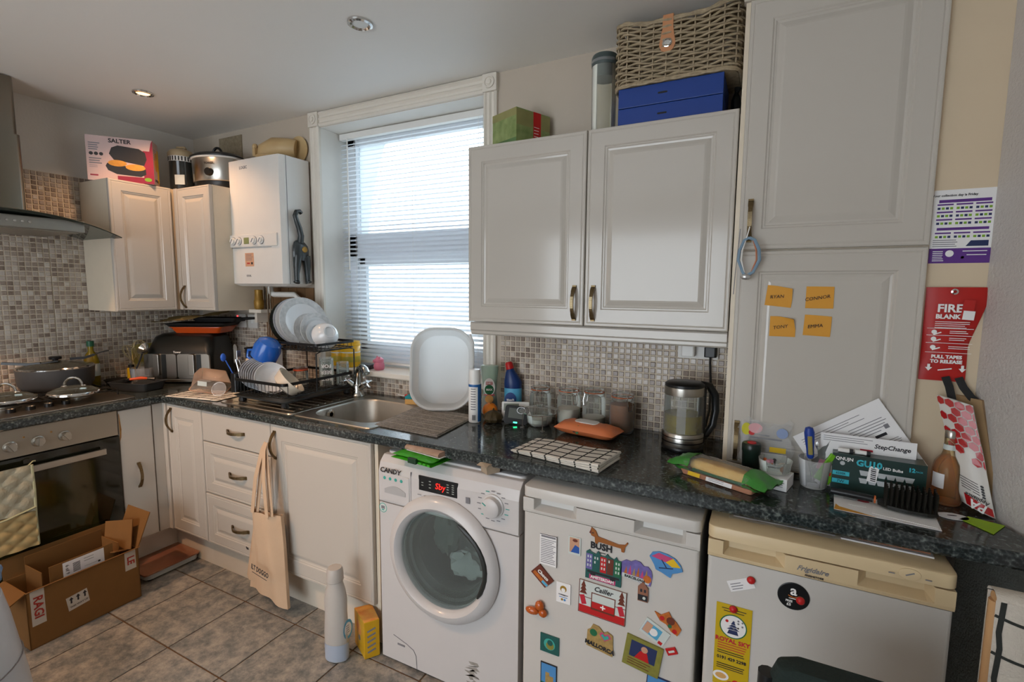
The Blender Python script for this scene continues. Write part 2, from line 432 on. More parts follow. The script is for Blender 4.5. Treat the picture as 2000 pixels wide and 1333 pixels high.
struct(obj('trim_3', MB().box(1.17, 1.1715, 0, .195, 1.036, 2.358).box(2.2265, 2.228, 0, .195, 1.036, 2.358).box(1.172, 2.226, 0, .195, 2.3585, 2.36), 'reveal_paint'), 'white painted window reveal')
# venetian blind
m, N, L, p = newmat('blind_slat', .35); p.inputs['Base Color'].default_value = (*lin('f2f4f7'), 1)
tr = N.new('ShaderNodeBsdfTranslucent'); tr.inputs[0].default_value = (*lin('e8eef5'), 1); mxs = N.new('ShaderNodeMixShader'); mxs.inputs[0].default_value = .6
L.new(p.outputs[0], mxs.inputs[1]); L.new(tr.outputs[0], mxs.inputs[2]); L.new(mxs.outputs[0], N['Material Output'].inputs[0])
bl = thing('venetian_blind', 'white venetian blind with thin slats hanging in the window', 'blind', (1.7, .14, 1.036))
sm = MB(); sec = [(-.0125, -.0012), (-.006, .0006), (0, .0012), (.006, .0006), (.0125, -.0012)]
sm.grid(1, 4, lambda u, v: (-.515+u*1.03, sec[round(v*4)][0], sec[round(v*4)][1]))
slm = mesh('slat', sm, 'blind_slat', smooth=True)
nsl = 51
for k in range(nsl):
    obj('slat', slm, None, bl, (0, 0, .035+k*.0245), (math.radians(26 if k < 24 else 30), 0, 0))
obj('head_rail', MB().box(-.518, .518, -.016, .016, 1.285, 1.318), 'white_plastic', bl, bevel=.002)
obj('bottom_rail', MB().box(-.515, .515, -.012, .012, .012, .024), 'white_plastic', bl, bevel=.002)
for x in (-.41, 0, .41):
    for dy in (-.0135, .0135): obj('ladder_cord', MB().tube([(x, dy, .02), (x, dy, 1.29)], .0007, 5), 'white_plastic', bl)
obj('tilt_wand', MB().tube([(-.45, -.024, 1.29), (-.447, -.03, .55)], .0038, 8), 'white_plastic', bl)
obj('pull_cord', MB().tube([(.44, -.02, 1.29), (.442, -.022, .7)], .0012, 6), 'white_plastic', bl)
# outside
mat('yard', 'dcdbd6', .9, var=.1, vs=2); mat('hedge_leaf', '6e8f5c', .8, var=.4, vs=9, bump=.6, bs=14)
struct(obj('ground_outside', MB().box(-6, 10, .3, 14, -.3, -.2), 'yard'), 'pale paved yard outside')
b = MB(); random.seed(3)
for k in range(70): b.sphere((random.uniform(-1.6, 1.6), random.uniform(-.25, .25), random.uniform(.2, 1.25)), random.uniform(.18, .32), 8)
hd = tag(obj('garden_hedge', b, 'hedge_leaf', None, (1.2, 5.2, -.2), smooth=True), 'blurred green hedge outside, seen through the lower blind', 'hedge')
mat('render_wall', 'e4e2dc', .9, var=.06, vs=2)
tag(obj('garden_wall', MB().box(-5.5, 4.8, 0, .2, 0, 1.5).box(-5.5, 4.8, -.03, .23, 1.5, 1.56), 'render_wall', None, (-1, 6.6, -.2)), 'pale rendered yard wall outside behind the hedge', 'wall')
def WM(root): return MB().mx(Matrix.Translation(-Vector(root.location)))
def rel(root, p): return tuple(Vector(p)-Vector(root.location))
# ------------------------------------------------------------------ cupboard doors and handles
def door_mesh(w, h, t=.02, fr=.06, arch=False):
    """moulded foil door, front at y=-t, lower left corner at the origin"""
    prof = [(0, 0), (0, -t+.004), (.0015, -t+.001), (.005, -t), (.010, -t), (.0125, -t+.0015), (.016, -t), (fr, -t), (fr+.004, -t+.0035), (fr+.008, -t+.0035), (fr+.011, -t+.006), (fr+.017, -t+.007), (fr+.030, -t+.0015), (fr+.036, -t)]
    if min(w, h) < 2*(fr+.04):
        prof = [q if q[0] < fr else (fr+(q[0]-fr)*.5, q[1]) for q in prof]
    loops = [[(i, y, i), (w-i, y, i), (w-i, y, h-i), (i, y, h-i)] for i, y in prof]
    return mesh('door', MB().loft(loops), 'white_gloss')
def flat_mesh(w, h, t=.02):
    prof = [(0, 0), (0, -t+.004), (.0015, -t+.001), (.005, -t)]
    return mesh('door', MB().loft([[(i, y, i), (w-i, y, i), (w-i, y, h-i), (i, y, h-i)] for i, y in prof]), 'white_gloss')
hp = [(0, -.03*math.sin(PI*k/14)**.75, -.062+.124*k/14) for k in range(15)]
def handle_mesh():
    b = MB(); L = []
    for i, (x, y, z) in enumerate(hp):
        k = .0062 if 2 < i < 12 else .0075
        a = Vector(hp[min(i+1, 14)])-Vector(hp[max(i-1, 0)]); n = Vector((0, -a.z, a.y)).normalized()
        c = Vector((x, y, z))
        L.append([tuple(c+Vector((sx*k, 0, 0))+n*sy*.003) for sx, sy in ((-1,-1),(1,-1),(1,1),(-1,1))])
    b.mat(0).loft(L)
    b.box(-.0075, .0075, -.006, 0, -.066, -.056).box(-.0075, .0075, -.006, 0, .056, .066)
    b.mat(1)
    for i in range(5, 10):
        for q in (0, .5):
            f = i+q; k = int(f); u = f-k; y = hp[k][1]*(1-u)+hp[min(k+1,14)][1]*u; z = hp[k][2]*(1-u)+hp[min(k+1,14)][2]*u
            for x in (-.0038, 0, .0038): b.box(x-.0011, x+.0011, y-.0042, y-.002, z-.0012, z+.0012)
    return mesh('handle', b, ['brass', 'brass_dot'])
HM = handle_mesh()
def handle(parent, loc, horiz=False): return obj('handle', HM, None, parent, loc, (0, PI/2, 0) if horiz else (0, 0, 0))

# ------------------------------------------------------------------ base cupboards
t = thing('base_cabinet', 'narrow white base cupboard right of the oven with rust-stained edge', 'cabinet', (.28, -.7, .15))
b = WM(t); b.box(.03, .556, -.787, -.585, .15, .870); obj('body', b, 'carcass', t)
d = obj('door', flat_mesh(.150, .695), None, t, rel(t, (.559, -.787, .168)), (0, 0, PI/2)); handle(d, (.073, -.02, .345))
mat('rust', '7a4a1a', .8, var=.4, vs=90, col2='a8834a')
obj('rust_stain', MB().prism([(0, .54), (.006, .56), (.009, .60), (.006, .64), (.003, .68), (0, .68)], 0, .0003), 'rust', d, (.001, -.0202, 0), (PI/2, 0, 0))
obj('corner_post', WM(t).box(.556, .575, -.632, -.584, .168, .865).box(.556, .604, -.584, -.557, .168, .865), 'white_gloss', t, bevel=.002)
t = thing('base_cabinet', 'white corner base cupboard with handle at its left, beside the drawers', 'cabinet', (.75, -.3, .15))
obj('body', WM(t).box(.60, .908, -.555, -.02, .15, .870), 'carcass', t)
d = obj('door', door_mesh(.300, .697, fr=.065), None, t, rel(t, (.606, -.557, .167))); handle(d, (.04, -.02, .612))
t = thing('drawer_unit', 'white three-drawer kitchen unit with brass bow handles', 'drawers', (1.17, -.3, .15))
obj('body', WM(t).box(.910, 1.430, -.555, -.02, .15, .870), 'carcass', t)
for z0, z1, fl_ in ((.708, .864, 1), (.438, .703, 0), (.167, .433, 0)):
    d = obj('drawer', flat_mesh(.516, z1-z0) if fl_ else door_mesh(.516, z1-z0, fr=.055), None, t, rel(t, (.912, -.557, z0))); handle(d, (.27, -.02, (z1-z0)/2), True)
t = thing('base_cabinet', 'wide white sink cupboard with one panelled door, left of the washing machine', 'cabinet', (1.74, -.3, .15))
obj('body', WM(t).box(1.432, 1.448, -.555, -.02, .15, .870).box(1.448, 2.036, -.555, -.02, .15, .168).box(1.448, 2.036, -.03, -.02, .168, .7), 'carcass', t)
d = obj('door', door_mesh(.602, .694, fr=.07), None, t, rel(t, (1.432, -.557, .169))); handle(d, (.030, -.02, .60))
obj('side_panel', WM(t).box(2.036, 2.054, -.557, -.02, .0, .870), 'cream_side', t)
mat('plinth_white', 'd5cbbb', .4, var=.05)
struct(obj('baseboard_back', MB().box(.505, 2.035, -.52, -.505, 0, .149), 'plinth_white'), 'white plinth under the sink cupboards')
struct(obj('baseboard_left', MB().box(.505, .52, -.80, -.52, 0, .149), 'plinth_white'), 'white plinth under the oven run')

# ------------------------------------------------------------------ worktop
SX0, SX1, SY0, SY1 = 1.585, 1.985, -.505, -.135       # hole of the sink bowl
t = thing('worktop', 'dark speckled L-shaped laminate worktop', 'worktop', (.6, -.3, .872))
b = WM(t)
zt, zb_ = .910, .872
prof = [(-.02, zb_), (-.004, zb_), (0, zb_+.006), (0, zt-.010), (-.003, zt-.003), (-.010, zt)]
for (a, e) in (((.6, -1.9), 0), ):
    L = [[(.6+o, -1.9, z) for o, z in prof], [(.6+o, -.6-o, z) for o, z in prof], [(4.003, -.6-o, z) for o, z in prof]]
    b.loft(L, caps=(True, True), closed=False)
def slab(x0, x1, y0, y1): b.box(x0, x1, y0, y1, zb_, zt)
slab(.009, .59, -1.9, -.01)
for i, (x0, x1) in enumerate(((.59, SX0), (SX0, SX1), (SX1, 3.32))):
    for j, (y0, y1) in enumerate(((-.59, SY0), (SY0, SY1), (SY1, -.009))):
        if (i, j) != (1, 1): slab(x0, x1, y0, y1)
slab(3.32, 3.79, -.59, -.25); b.prism([(3.79, -.59), (4.003, -.59), (3.977, -.50), (3.914, -.276), (3.79, -.276)], zb_, zt)
obj('worktop_slab', b, 'worktop_laminate', t)
mat('joint_strip', '6b5a44', .5)
obj('joint_strip', WM(t).box(.594, .600, -.585, -.02, .9101, .9106), 'joint_strip', t)

# ------------------------------------------------------------------ sink and tap
t = thing('kitchen_sink', 'stainless steel inset sink with rounded bowl and ribbed drainer', 'sink', (1.5, -.32, .9105))
b = WM(t)
# flange with the bowl hole: loft between outer and inner rounded rectangles
NS = 8
def rr(x0, x1, y0, y1, r, z): return [(x, y, z) for x, y in rrect(x0, x1, y0, y1, r, NS)]
b.loft([rr(1.545, 2.015, -.552, -.075, .03, .9105), rr(1.547, 2.013, -.55, -.077, .03, .9145), rr(1.575, 1.995, -.520, -.120, .10, .9150), rr(1.588, 1.982, -.503, -.137, .09, .9145)], caps=(False, False))
obj('rim', b, 'steel', t, smooth=True)
b = WM(t)
b.loft([rr(1.588, 1.982, -.503, -.137, .09, .9145), rr(1.593, 1.977, -.498, -.142, .09, .905), rr(1.598, 1.972, -.493, -.147, .085, .80), rr(1.615, 1.955, -.475, -.165, .075, .765), rr(1.70, 1.87, -.40, -.24, .05, .758)], caps=(False, True))
obj('bowl', b, 'steel_brush', t, smooth=True)
o = obj('overflow', MB().at(rot=(0, PI/2, 0)).lathe([(.0, .004), (.016, .004), (.021, .001), (.024, 0)], 20, cap=False).mat(1).at((.0048, 0, 0), (0, PI/2, 0)).lathe([(.001, 0), (.011, 0)], 14), ['chrome', 'black_matte'], t, rel(t, (1.5970, -.375, .882)), smooth=True)
obj('waste', MB().lathe([(.001, .004), (.03, .004), (.038, 0)], 20), 'chrome', t, rel(t, (1.79, -.32, .759)), smooth=True)
b = WM(t); b.loft([rr(1.015, 1.544, -.552, -.075, .03, .9105), rr(1.017, 1.542, -.55, -.077, .03, .9145), rr(1.04, 1.53, -.53, -.10, .03, .9125)])
for k in range(9): b.box(1.07, 1.50, -.505+k*.045, -.495+k*.045, .9123, .9148)
obj('drainer', b, 'steel', t, bevel=0)
# mixer tap
mat('tap_chrome', 'b5b8b6', .14, 1., var=.05)
t = thing('mixer_tap', 'chrome swan-neck mixer tap with cross handles behind the sink', 'tap', (1.530, -.128, .9155)); t.scale = (1.18, 1.18, 1.12)
obj('base', MB().lathe([(.028, 0), (.030, .006), (.026, .012), (.022, .03), (.024, .05), (.018, .062)], 20), 'tap_chrome', t, smooth=True)
b = MB()
pts = [(0, 0, .05), (.002, 0, .085), (.010, -.004, .118), (.028, -.012, .138), (.052, -.024, .145), (.078, -.036, .138), (.090, -.042, .122)]
obj('spout', b.tube(pts, [.020, .018, .0165, .0155, .015, .0155, .017], 12), 'tap_chrome', t, smooth=True)
for s in (-1, 1):
    a = obj('valve', MB().tube([(0, 0, .035), (s*.03, -.004, .052), (s*.05, -.007, .066)], [.013, .014, .012], 10), 'tap_chrome', t, smooth=True)
    h = MB(); c = Vector((s*.056, -.008, .071)); ax = Vector((s*.8, -.12, .6)).normalized(); u = ax.cross(Vector((0,1,0))).normalized(); v = ax.cross(u)
    h.tube([c-ax*.006, c+ax*.012], .008, 10)
    for q in (0, PI/2, PI, 3*PI/2):
        dr = u*math.cos(q)+v*math.sin(q); h.tube([c+ax*.004, c+ax*.004+dr*.024], [.0055, .0042], 8); h.sphere(c+ax*.004+dr*.026, .0065, 8)
    obj('cross_handle', h, 'chrome', a, smooth=True)

# ------------------------------------------------------------------ oven and hob
mat('oven_steel', 'a79f92', .36, .8, var=.1, vs=5)
mat('oven_glass', '15170f', .08, coat=.5, var=.2, vs=3)
mat('oven_window', '2b2a12', .07, coat=.6, var=.4, vs=4)
t = thing('built_in_oven', 'built-in steel oven with black glass door under the hob', 'oven', (.3, -1.09, .1))
obj('body', WM(t).box(.03, .556, -1.392, -.792, .05, .868), 'dark_grey', t)
obj('control_panel', WM(t).box(.558, .582, -1.392, -.793, .745, .868), 'oven_steel', t, bevel=.002)
d = obj('oven_door', WM(t).box(.558, .584, -1.392, -.793, .135, .740), 'oven_glass', t, bevel=.002)
obj('window', WM(t).box(.584, .5848, -1.32, -.90, .22, .655), 'oven_window', d)
b = WM(t); b.box(.606, .620, -1.33, -.862, .672, .700).box(.584, .606, -1.30, -1.28, .678, .694).box(.584, .606, -.892, -.872, .678, .694); obj('door_handle', b, 'steel', d, bevel=.002)
for i, y in enumerate((-1.186, -1.094, -1.001)):
    k = obj('knob', MB().at(rot=(0, PI/2, 0)).lathe([(.024, 0), (.023, .004), (.019, .006), (.018, .022), (.001, .023)], 20).at((.006, 0, 0), ((.5, -.1, .6)[i], 0, 0)).box(0, .026, -.006, .006, -.017, .017), 'steel', t, rel(t, (.582, y, .796)), smooth=False)
for y in (-1.14, -1.047): obj('pilot_light', MB().at(rot=(0, PI/2, 0)).lathe([(.004, 0), (.003, .002)], 10), 'rust', t, rel(t, (.582, y, .825)))
mat('hob_steel', '8d8376', .3, .9, var=.12, vs=6)
t = thing('gas_hob', 'stainless four-burner gas hob set in the worktop', 'hob', (.3, -.99, .9105))
b = WM(t); b.loft([rr(.055, .560, -1.29, -.690, .02, .9105), rr(.056, .559, -1.289, -.691, .02, .9165), rr(.062, .552, -1.283, -.697, .02, .9185)]); obj('plate', b, 'hob_steel', t)
obj('front_edge', WM(t).box(.556, .561, -1.285, -.70, .912, .917), 'chrome', t)
mat('burner_black', '1c1b18', .5)
for (x, y, r) in ((.18, -.84, .045), (.34, -.84, .036), (.18, -1.12, .036), (.34, -1.12, .05)):
    k = obj('burner', MB().lathe([(r*1.15, 0), (r*1.15, .006), (r, .008), (r, .015)], 24), 'steel_brush', t, rel(t, (x, y, .9185)), smooth=True)
    obj('burner_cap', MB().lathe([(r*.85, .015), (r*.85, .021), (.001, .023)], 24), 'burner_black', k, smooth=True)
for y0, y1 in ((-1.265, -.995), (-.985, -.715)):
    b = WM(t); zs = .948
    ym = (y0+y1)/2
    b.tube([(.09, y0, zs-.004), (.43, y0, zs-.004), (.43, y1, zs-.004), (.09, y1, zs-.004)], .0045, 6, closed=True)
    for x in (.18, .34):
        b.tube([(x, y0, zs-.002), (x, ym-.03, zs), ], .0045, 6); b.tube([(x, ym+.03, zs), (x, y1, zs-.002)], .0045, 6)
        b.tube([(x-.085, ym, zs-.003), (x-.03, ym, zs)], .0045, 6); b.tube([(x+.03, ym, zs), (x+.085, ym, zs-.003)], .0045, 6)
    for x in (.09, .43):
        for y in (y0, y1): b.tube([(x, y, .9185), (x, y, zs-.004)], .005, 6)
    obj('pan_support', b, 'burner_black', t, smooth=True)
for y in (-1.137, -1.07, -1.006, -.942):
    k = obj('knob', MB().lathe([(.017, 0), (.017, .016), (.015, .018)], 20), 'black_plastic', t, rel(t, (.462, y, .9185)), smooth=True)
    obj('knob_cap', MB().lathe([(.0155, .018), (.014, .0195), (.001, .0195)], 20), 'steel', k, smooth=True)
# ------------------------------------------------------------------ cooker hood
mat('hood_steel', '8b8478', .25, 1., var=.1, vs=3)
thinglass('hood_glass', '5a6660', .30, .05)
t = thing('cooker_hood', 'steel chimney cooker hood with curved smoked glass canopy', 'extractor hood', (.2, -1.09, 1.73))
obj('chimney', WM(t).rbox(.004, .255, -1.225, -.955, 1.80, 2.438, .02, 5), 'hood_steel', t, smooth=True)
obj('chimney_sleeve', WM(t).rbox(.003, .262, -1.232, -.948, 1.80, 2.18, .02, 5), 'hood_steel', t, smooth=True)
obj('fan_box', WM(t).box(.01, .43, -1.36, -.80, 1.738, 1.792), 'steel_brush', t, bevel=.003)
for k in range(5): obj('button', MB().at(rot=(0, PI/2, 0)).lathe([(.006, 0), (.005, .004), (.001, .004)], 12), 'chrome', t, rel(t, (.431, -1.105+k*.025, 1.766)), smooth=True)
b = WM(t); n = 24
def gz(s): return 1.806-.076*s*s
L1 = []
for i in range(n+1):
    s = -1+2*i/n; y = -1.09+s*.46; xf = .50-.10*s*s
    L1.append([(.004, y, gz(s)), (xf-.004, y, gz(s)), (xf, y, gz(s)+.003), (xf-.004, y, gz(s)+.006), (.004, y, gz(s)+.006)])
b.loft(L1); obj('glass_canopy', b, 'hood_glass', t, smooth=True)
obj('grease_filter', WM(t).box(.03, .41, -1.34, -.82, 1.733, 1.738), 'oven_steel', t)

# ------------------------------------------------------------------ wall cupboards
t = thing('wall_cabinet', 'white wall cupboard on the left wall beside the cooker hood', 'cabinet', (.15, -.48, 1.345))
obj('body', WM(t).box(.010, .298, -.64, -.02, 1.345, 2.045), 'cream_side', t, bevel=.001)
obj('door', door_mesh(.305, .698, fr=.055), None, t, rel(t, (.300, -.640, 1.346)), (0, 0, PI/2))
t = thing('wall_cabinet', 'white wall cupboard with brass handle, between corner and boiler', 'cabinet', (.49, -.15, 1.345))
obj('body', WM(t).box(.312, .655, -.298, -.01, 1.345, 2.043), 'cream_side', t, bevel=.001)
obj('corner_post', WM(t).box(.322, .352, -.322, -.299, 1.346, 2.043), 'white_gloss', t, bevel=.002)
d = obj('door', door_mesh(.300, .695, fr=.05), None, t, rel(t, (.354, -.30, 1.347))); handle(d, (.028, -.02, .075))
t = thing('wall_cabinet', 'wide double-door white wall cupboard right of the window', 'cabinet', (2.80, -.13, 1.345))
obj('body', WM(t).box(2.312, 3.300, -.248, -.009, 1.345, 2.05), 'carcass', t)
d1 = obj('door', door_mesh(.503, .705, fr=.062), None, t, rel(t, (2.301, -.25, 1.346))); handle(d1, (.468, -.02, .085))
d2 = obj('door', door_mesh(.494, .705, fr=.062), None, t, rel(t, (2.808, -.25, 1.346))); handle(d2, (.034, -.02, .085))
b = WM(t)
sec = [(-.225, 1.290), (-.250, 1.290), (-.256, 1.296), (-.256, 1.306), (-.262, 1.312), (-.262, 1.338), (-.256, 1.344), (-.225, 1.344)]
b.loft([[(2.306, y, z) for y, z in sec], [(3.300, y, z) for y, z in sec]]); b.box(2.306, 2.328, -.24, -.03, 1.292, 1.344)
obj('light_pelmet', b, 'white_gloss', t)
t = thing('tall_cabinet', 'tall white two-door cupboard standing over the worktop', 'cabinet', (3.56, -.14, .912))
obj('body', WM(t).box(3.306, 3.796, -.279, -.011, .912, 2.36), 'cream_side', t)
d1 = obj('door', door_mesh(.474, .738, fr=.062), None, t, rel(t, (3.320, -.28, 1.609))); handle(d1, (.030, -.02, .088))
d2 = obj('door', door_mesh(.474, .682, fr=.062), None, t, rel(t, (3.320, -.28, .922))); handle(d2, (.026, -.02, .075))
sec = [(-.26, 2.352), (-.29, 2.352), (-.315, 2.375), (-.325, 2.40), (-.30, 2.41), (-.26, 2.41)]
obj('cornice', WM(t).loft([[(3.30, y, z) for y, z in sec], [(3.796, y, z) for y, z in sec]]), 'white_gloss', t)

# ------------------------------------------------------------------ boiler
mat('boiler_white', 'e6e3dd', .25, coat=.2, var=.02)
t = thing('boiler', 'white wall-hung boiler with dial strip, beside the window', 'boiler', (.87, -.1, 1.487))
b = WM(t)
fy = -.205
pl_ = [(.652, -.012), (1.085, -.012), (1.085, fy+.030), (1.074, fy+.004), (1.0, fy), (.74, fy), (.655, fy+.006)]
b.prism(pl_, 1.50, 2.185); obj('casing', b, 'boiler_white', t, bevel=.003)
b = WM(t); b.loft([[(x, y, 1.50) for x, y in pl_], [(.70, -.05, 1.487), (1.07, -.05, 1.487), (1.07, fy+.03, 1.487), (1.06, fy+.02, 1.487), (1.0, fy+.02, 1.487), (.76, fy+.02, 1.487), (.70, fy+.02, 1.487)]]); obj('base_tray', b, 'boiler_white', t)
obj('dial_strip', WM(t).box(.650, 1.05, fy-.006, fy+.02, 1.706, 1.775), 'boiler_white', t, bevel=.003)
mat('lcd', '8d9464', .2, var=.05)
for x in (.685, .735, .865, .925):
    k = obj('dial', MB().at(rot=(PI/2, 0, 0)).lathe([(.021, 0), (.021, .004), (.017, .005), (.015, .014), (.001, .015)], 18), 'white_plastic', t, rel(t, (x, fy-.006, 1.74)), smooth=True); obj('dial_ring', MB().at(rot=(PI/2, 0, 0)).lathe([(.0235, 0), (.0235, .0012), (.021, .0012)], 22, cap=False), 'ink_grey', k)
    obj('pointer', MB().at((0, -.015, 0), (0, .6, 0)).box(-.002, .002, -.0012, .001, -.013, .013), 'ink_grey', k)
obj('display', WM(t).box(.778, .82, fy-.008, fy, 1.722, 1.757), 'lcd', t)
mat('label_orange', 'd9a584', .5, var=.05)
F = frame(rel(t, (.81, fy, 1.635)), (1,0,0), (0,0,1))
Print(F).rect(0, 0, .075, .075, 'label_orange').lines(-.03, .03, .06, 5, .008, .0025, 'ink_grey').rect(-.01, -.02, .025, .007, 'red').rect(.02, -.02, .014, .012, 'ink').done(t, 'rating_label')
text('LOGIC', t, frame(rel(t, (.79, fy, 2.14)), (1,0,0), (0,0,1)), 0, 0, .022, 'ink_grey', bold=.0006)
text('IDEAL', t, frame(rel(t, (.80, fy, 1.545)), (1,0,0), (0,0,1)), 0, 0, .016, 'ink_grey')
obj('panel_line', WM(t).box(.657, 1.0, fy-.0006, fy, 1.700, 1.7025), 'ink_grey', t)
obj('panel_seam', WM(t).box(1.0855, 1.0862, fy+.040, fy+.0425, 1.50, 2.183), 'ink_grey', t)
# flue elbow on the boiler
mat('flue_cream', 'd6c194', .45, var=.25, vs=6, col2='a67c44')
t = thing('flue_pipe', 'cream stained flue elbow on top of the boiler', 'flue', (.87, -.1, 2.187))
obj('collar', MB().lathe([(.058, 0), (.058, .03), (.05, .034)], 24), 'flue_cream', t, (-.02, 0, 0), smooth=True)
obj('elbow', MB().tube([(-.03, .0, .02), (-.02, 0, .055), (.03, .02, .078), (.10, .05, .075), (.135, .075, .07)], [.043, .052, .055, .052, .05], 16), 'flue_cream', t, smooth=True)
obj('wall_collar', MB().mx(Matrix.Translation((.135, .085, .07)) @ Matrix.Rotation(-PI/2, 4, 'X')).lathe([(.075, 0), (.07, .010), (.05, .012)], 24), 'flue_cream', t, smooth=True)
obj('clip', MB().box(-.085, -.065, -.04, -.02, .03, .085).sphere((-.075, -.03, .085), .016, 8), 'flue_cream', t, smooth=True)
# ------------------------------------------------------------------ washing machine
t = thing('washing_machine', 'white front-loading washing machine with glass porthole and red display', 'washing machine', (2.415, -.35, 0))
mat('washer_white', 'c9c7c6', .3, coat=.15, var=.02)
mat('recess_shade', 'b0b0b0', .35)  # washer white darkened, shade of the drawer grip recess painted into the colour
X0, X1, FY = 2.112, 2.718, -.615
obj('body', WM(t).box(X0+.004, X0+.016, FY+.03, -.06, .012, .800).box(X1-.016, X1-.004, FY+.03, -.06, .012, .800).box(X0+.016, X1-.016, FY+.03, -.06, .012, .024).box(X0+.016, X1-.016, -.075, -.06, .024, .800).box(X0+.016, X1-.016, FY+.03, -.06, .788, .800), 'washer_white', t)
obj('top_panel', WM(t).rbox(X0+.002, X1-.002, FY+.045, -.05, .801, .848, .02, 4, .006), 'washer_white', t, smooth=True)
b = WM(t)      # front panel with round opening approximated by ring of quads
cx, cz, Ro = 2.41, .498, .184
n = 48
def sq(a):
    c, s = math.cos(a), math.sin(a); hx0, hx1, hz0, hz1 = cx-X0, X1-cx, cz-.012, .655-cz
    k = 1e9
    if c > 1e-6: k = min(k, hx1/c)
    if c < -1e-6: k = min(k, -hx0/c)
    if s > 1e-6: k = min(k, hz1/s)
    if s < -1e-6: k = min(k, -hz0/s)
    return (cx+c*k, cz+s*k)
angs = sorted([2*PI*k/n for k in range(n)]+[math.atan2(zz, xx) % (2*PI) for xx in (cx-X0, ) for zz in ()])
corner = [math.atan2(z, x) % (2*PI) for x, z in ((X1-cx, .655-cz), (X0-cx, .655-cz), (X0-cx, .012-cz), (X1-cx, .012-cz))]
angs = sorted(angs+corner)
outer = [sq(a) for a in angs]; inner = [(cx+(Ro-.006)*math.cos(a), cz+(Ro-.006)*math.sin(a)) for a in angs]
b.loft([[(x, FY+.03, z) for x, z in outer], [(x, FY, z) for x, z in outer], [(x, FY, z) for x, z in inner], [(x, FY+.03, z) for x, z in inner]], caps=(False, False))
obj('front_panel', b, 'washer_white', t)
# control fascia, leaning back at the top
sec = [(FY, .658), (FY-.004, .664), (FY-.004, .780), (FY+.006, .815), (FY+.028, .838), (FY+.05, .840), (FY+.05, .658)]
b = WM(t); b.loft([[(X0, y, z) for y, z in sec], [(X1, y, z) for y, z in sec]])
fa = obj('control_fascia', b, 'washer_white', t, bevel=.003)
FF = frame(rel(t, (2.11, FY-.0042, .66)), (1,0,0), (0,0,1))
obj('drawer_seam', WM(t).box(2.268, 2.2695, FY-.005, FY, .664, .80), 'ink_grey', fa)
d = obj('detergent_drawer', WM(t).box(2.130, 2.262, FY-.007, FY, .668, .776), 'washer_white', t, bevel=.004)
b = WM(t); b.loft([[(2.145+.1*u, FY-.0075, .716+.016*math.sin(PI*u)) for u in [k/10 for k in range(11)]]+[(2.145+.1*(1-k/10), FY-.0075, .700) for k in range(11)], [(2.145+.1*k/10, FY-.009, .716+.016*math.sin(PI*k/10)) for k in range(11)]+[(2.145+.1*(1-k/10), FY-.009, .700) for k in range(11)]])
obj('drawer_grip', b, 'recess_shade', d)
text('CANDY', fa, FF, .062, .128, .027, 'ink', bold=.0006, shear=.2, xs=1.05, lift=.0034)
mat('teal', '3fa79a', .5)
P = Print(Matrix.Translation((0, 0, .003)) @ FF) if False else Print(FF @ Matrix.Translation((0, 0, .0032)))
for k in range(4): P.disc(.035+k*.027, .098, .0065, 'teal', 12)
P.done(fa, 'icons')
b = WM(t); b.rbox(2.305, 2.476, FY-.0052, FY, .742, .796, .004); 
ds = obj('display', b, 'black_plastic', fa)
mat('led_red', 'ff2a20', .5, emit='ff2015', es=1.0, var=0); mat('led_dim', 'a9b0aa', .5, var=0)
FD = frame(rel(t, (2.305, FY-.0053, .742)), (1,0,0), (0,0,1))
text('Sby', ds, FD, .097, .027, .032, 'led_red', bold=.0001, shear=.12)
P = Print(FD)
for x, ys in ((.018, (.03, .02)), (.052, (.04, .028, .016)), (.130, (.042, .033, .024, .014)), (.152, (.044, .036, .028, .020, .012))):
    for y in ys: P.rect(x, y, .009, .003, 'led_dim')
P.done(ds, 'indicators')
P = Print(FF @ Matrix.Translation((0, 0, .003)))
for k in range(7): P.rect(.20+k*.028, .064, .016, .0025, 'ink_grey')
P.rect(.41, .085, .016, .022, 'ink_grey').done(fa, 'legend')
kx, kz = 2.620, .745
k = obj('programme_knob', MB().at(rot=(PI/2, 0, 0)).lathe([(.042, 0), (.042, .004), (.036, .006), (.034, .024), (.030, .027), (.001, .028)], 28), 'washer_white', fa, rel(t, (kx, FY-.004, kz)), smooth=True)
obj('pointer', MB().at((0, -.0285, 0), (0, -1.0, 0)).box(-.0015, .0015, -.0008, .001, .016, .032), 'teal', k)
P = Print(frame(rel(t, (kx, FY-.0042, kz)), (1,0,0), (0,0,1)) @ Matrix.Translation((0, 0, .0002)))
for q in range(16):
    a = 2*PI*q/16; P.rect(.056*math.cos(a), .052*math.sin(a), .014, .003, 'ink_grey' if q % 5 else 'teal')
P.done(fa, 'programme_scale')
# porthole
b = MB(); b.mx(Matrix.Translation(rel(t, (cx, FY, cz))) @ Matrix.Rotation(PI/2, 4, 'X'))
dr = obj('porthole_door', b.lathe([(.232, -.001), (.238, .008), (.234, .020), (.220, .033), (.200, .038), (.188, .030), (.181, .014), (.179, .002)], 56, cap=False), 'washer_white', t, smooth=True)
thinglass('porthole_glass', 'e9efec', .03, .04)
b = MB(); b.mx(Matrix.Translation(rel(t, (cx, FY, cz))) @ Matrix.Rotation(PI/2, 4, 'X'))
obj('glass_bowl', b.lathe([(.178, .003), (.150, .0), (.132, -.008), (.11, -.022), (.001, -.030)], 48, cap=False), 'porthole_glass', dr, smooth=True)
obj('glass_front', MB().mx(Matrix.Translation(rel(t, (cx, FY, cz))) @ Matrix.Rotation(PI/2, 4, 'X')).lathe([(.181, .015), (.12, .021), (.001, .023)], 48, cap=False), 'porthole_glass', dr, smooth=True)
mat('door_grip_dark', '2a2d2c', .4)
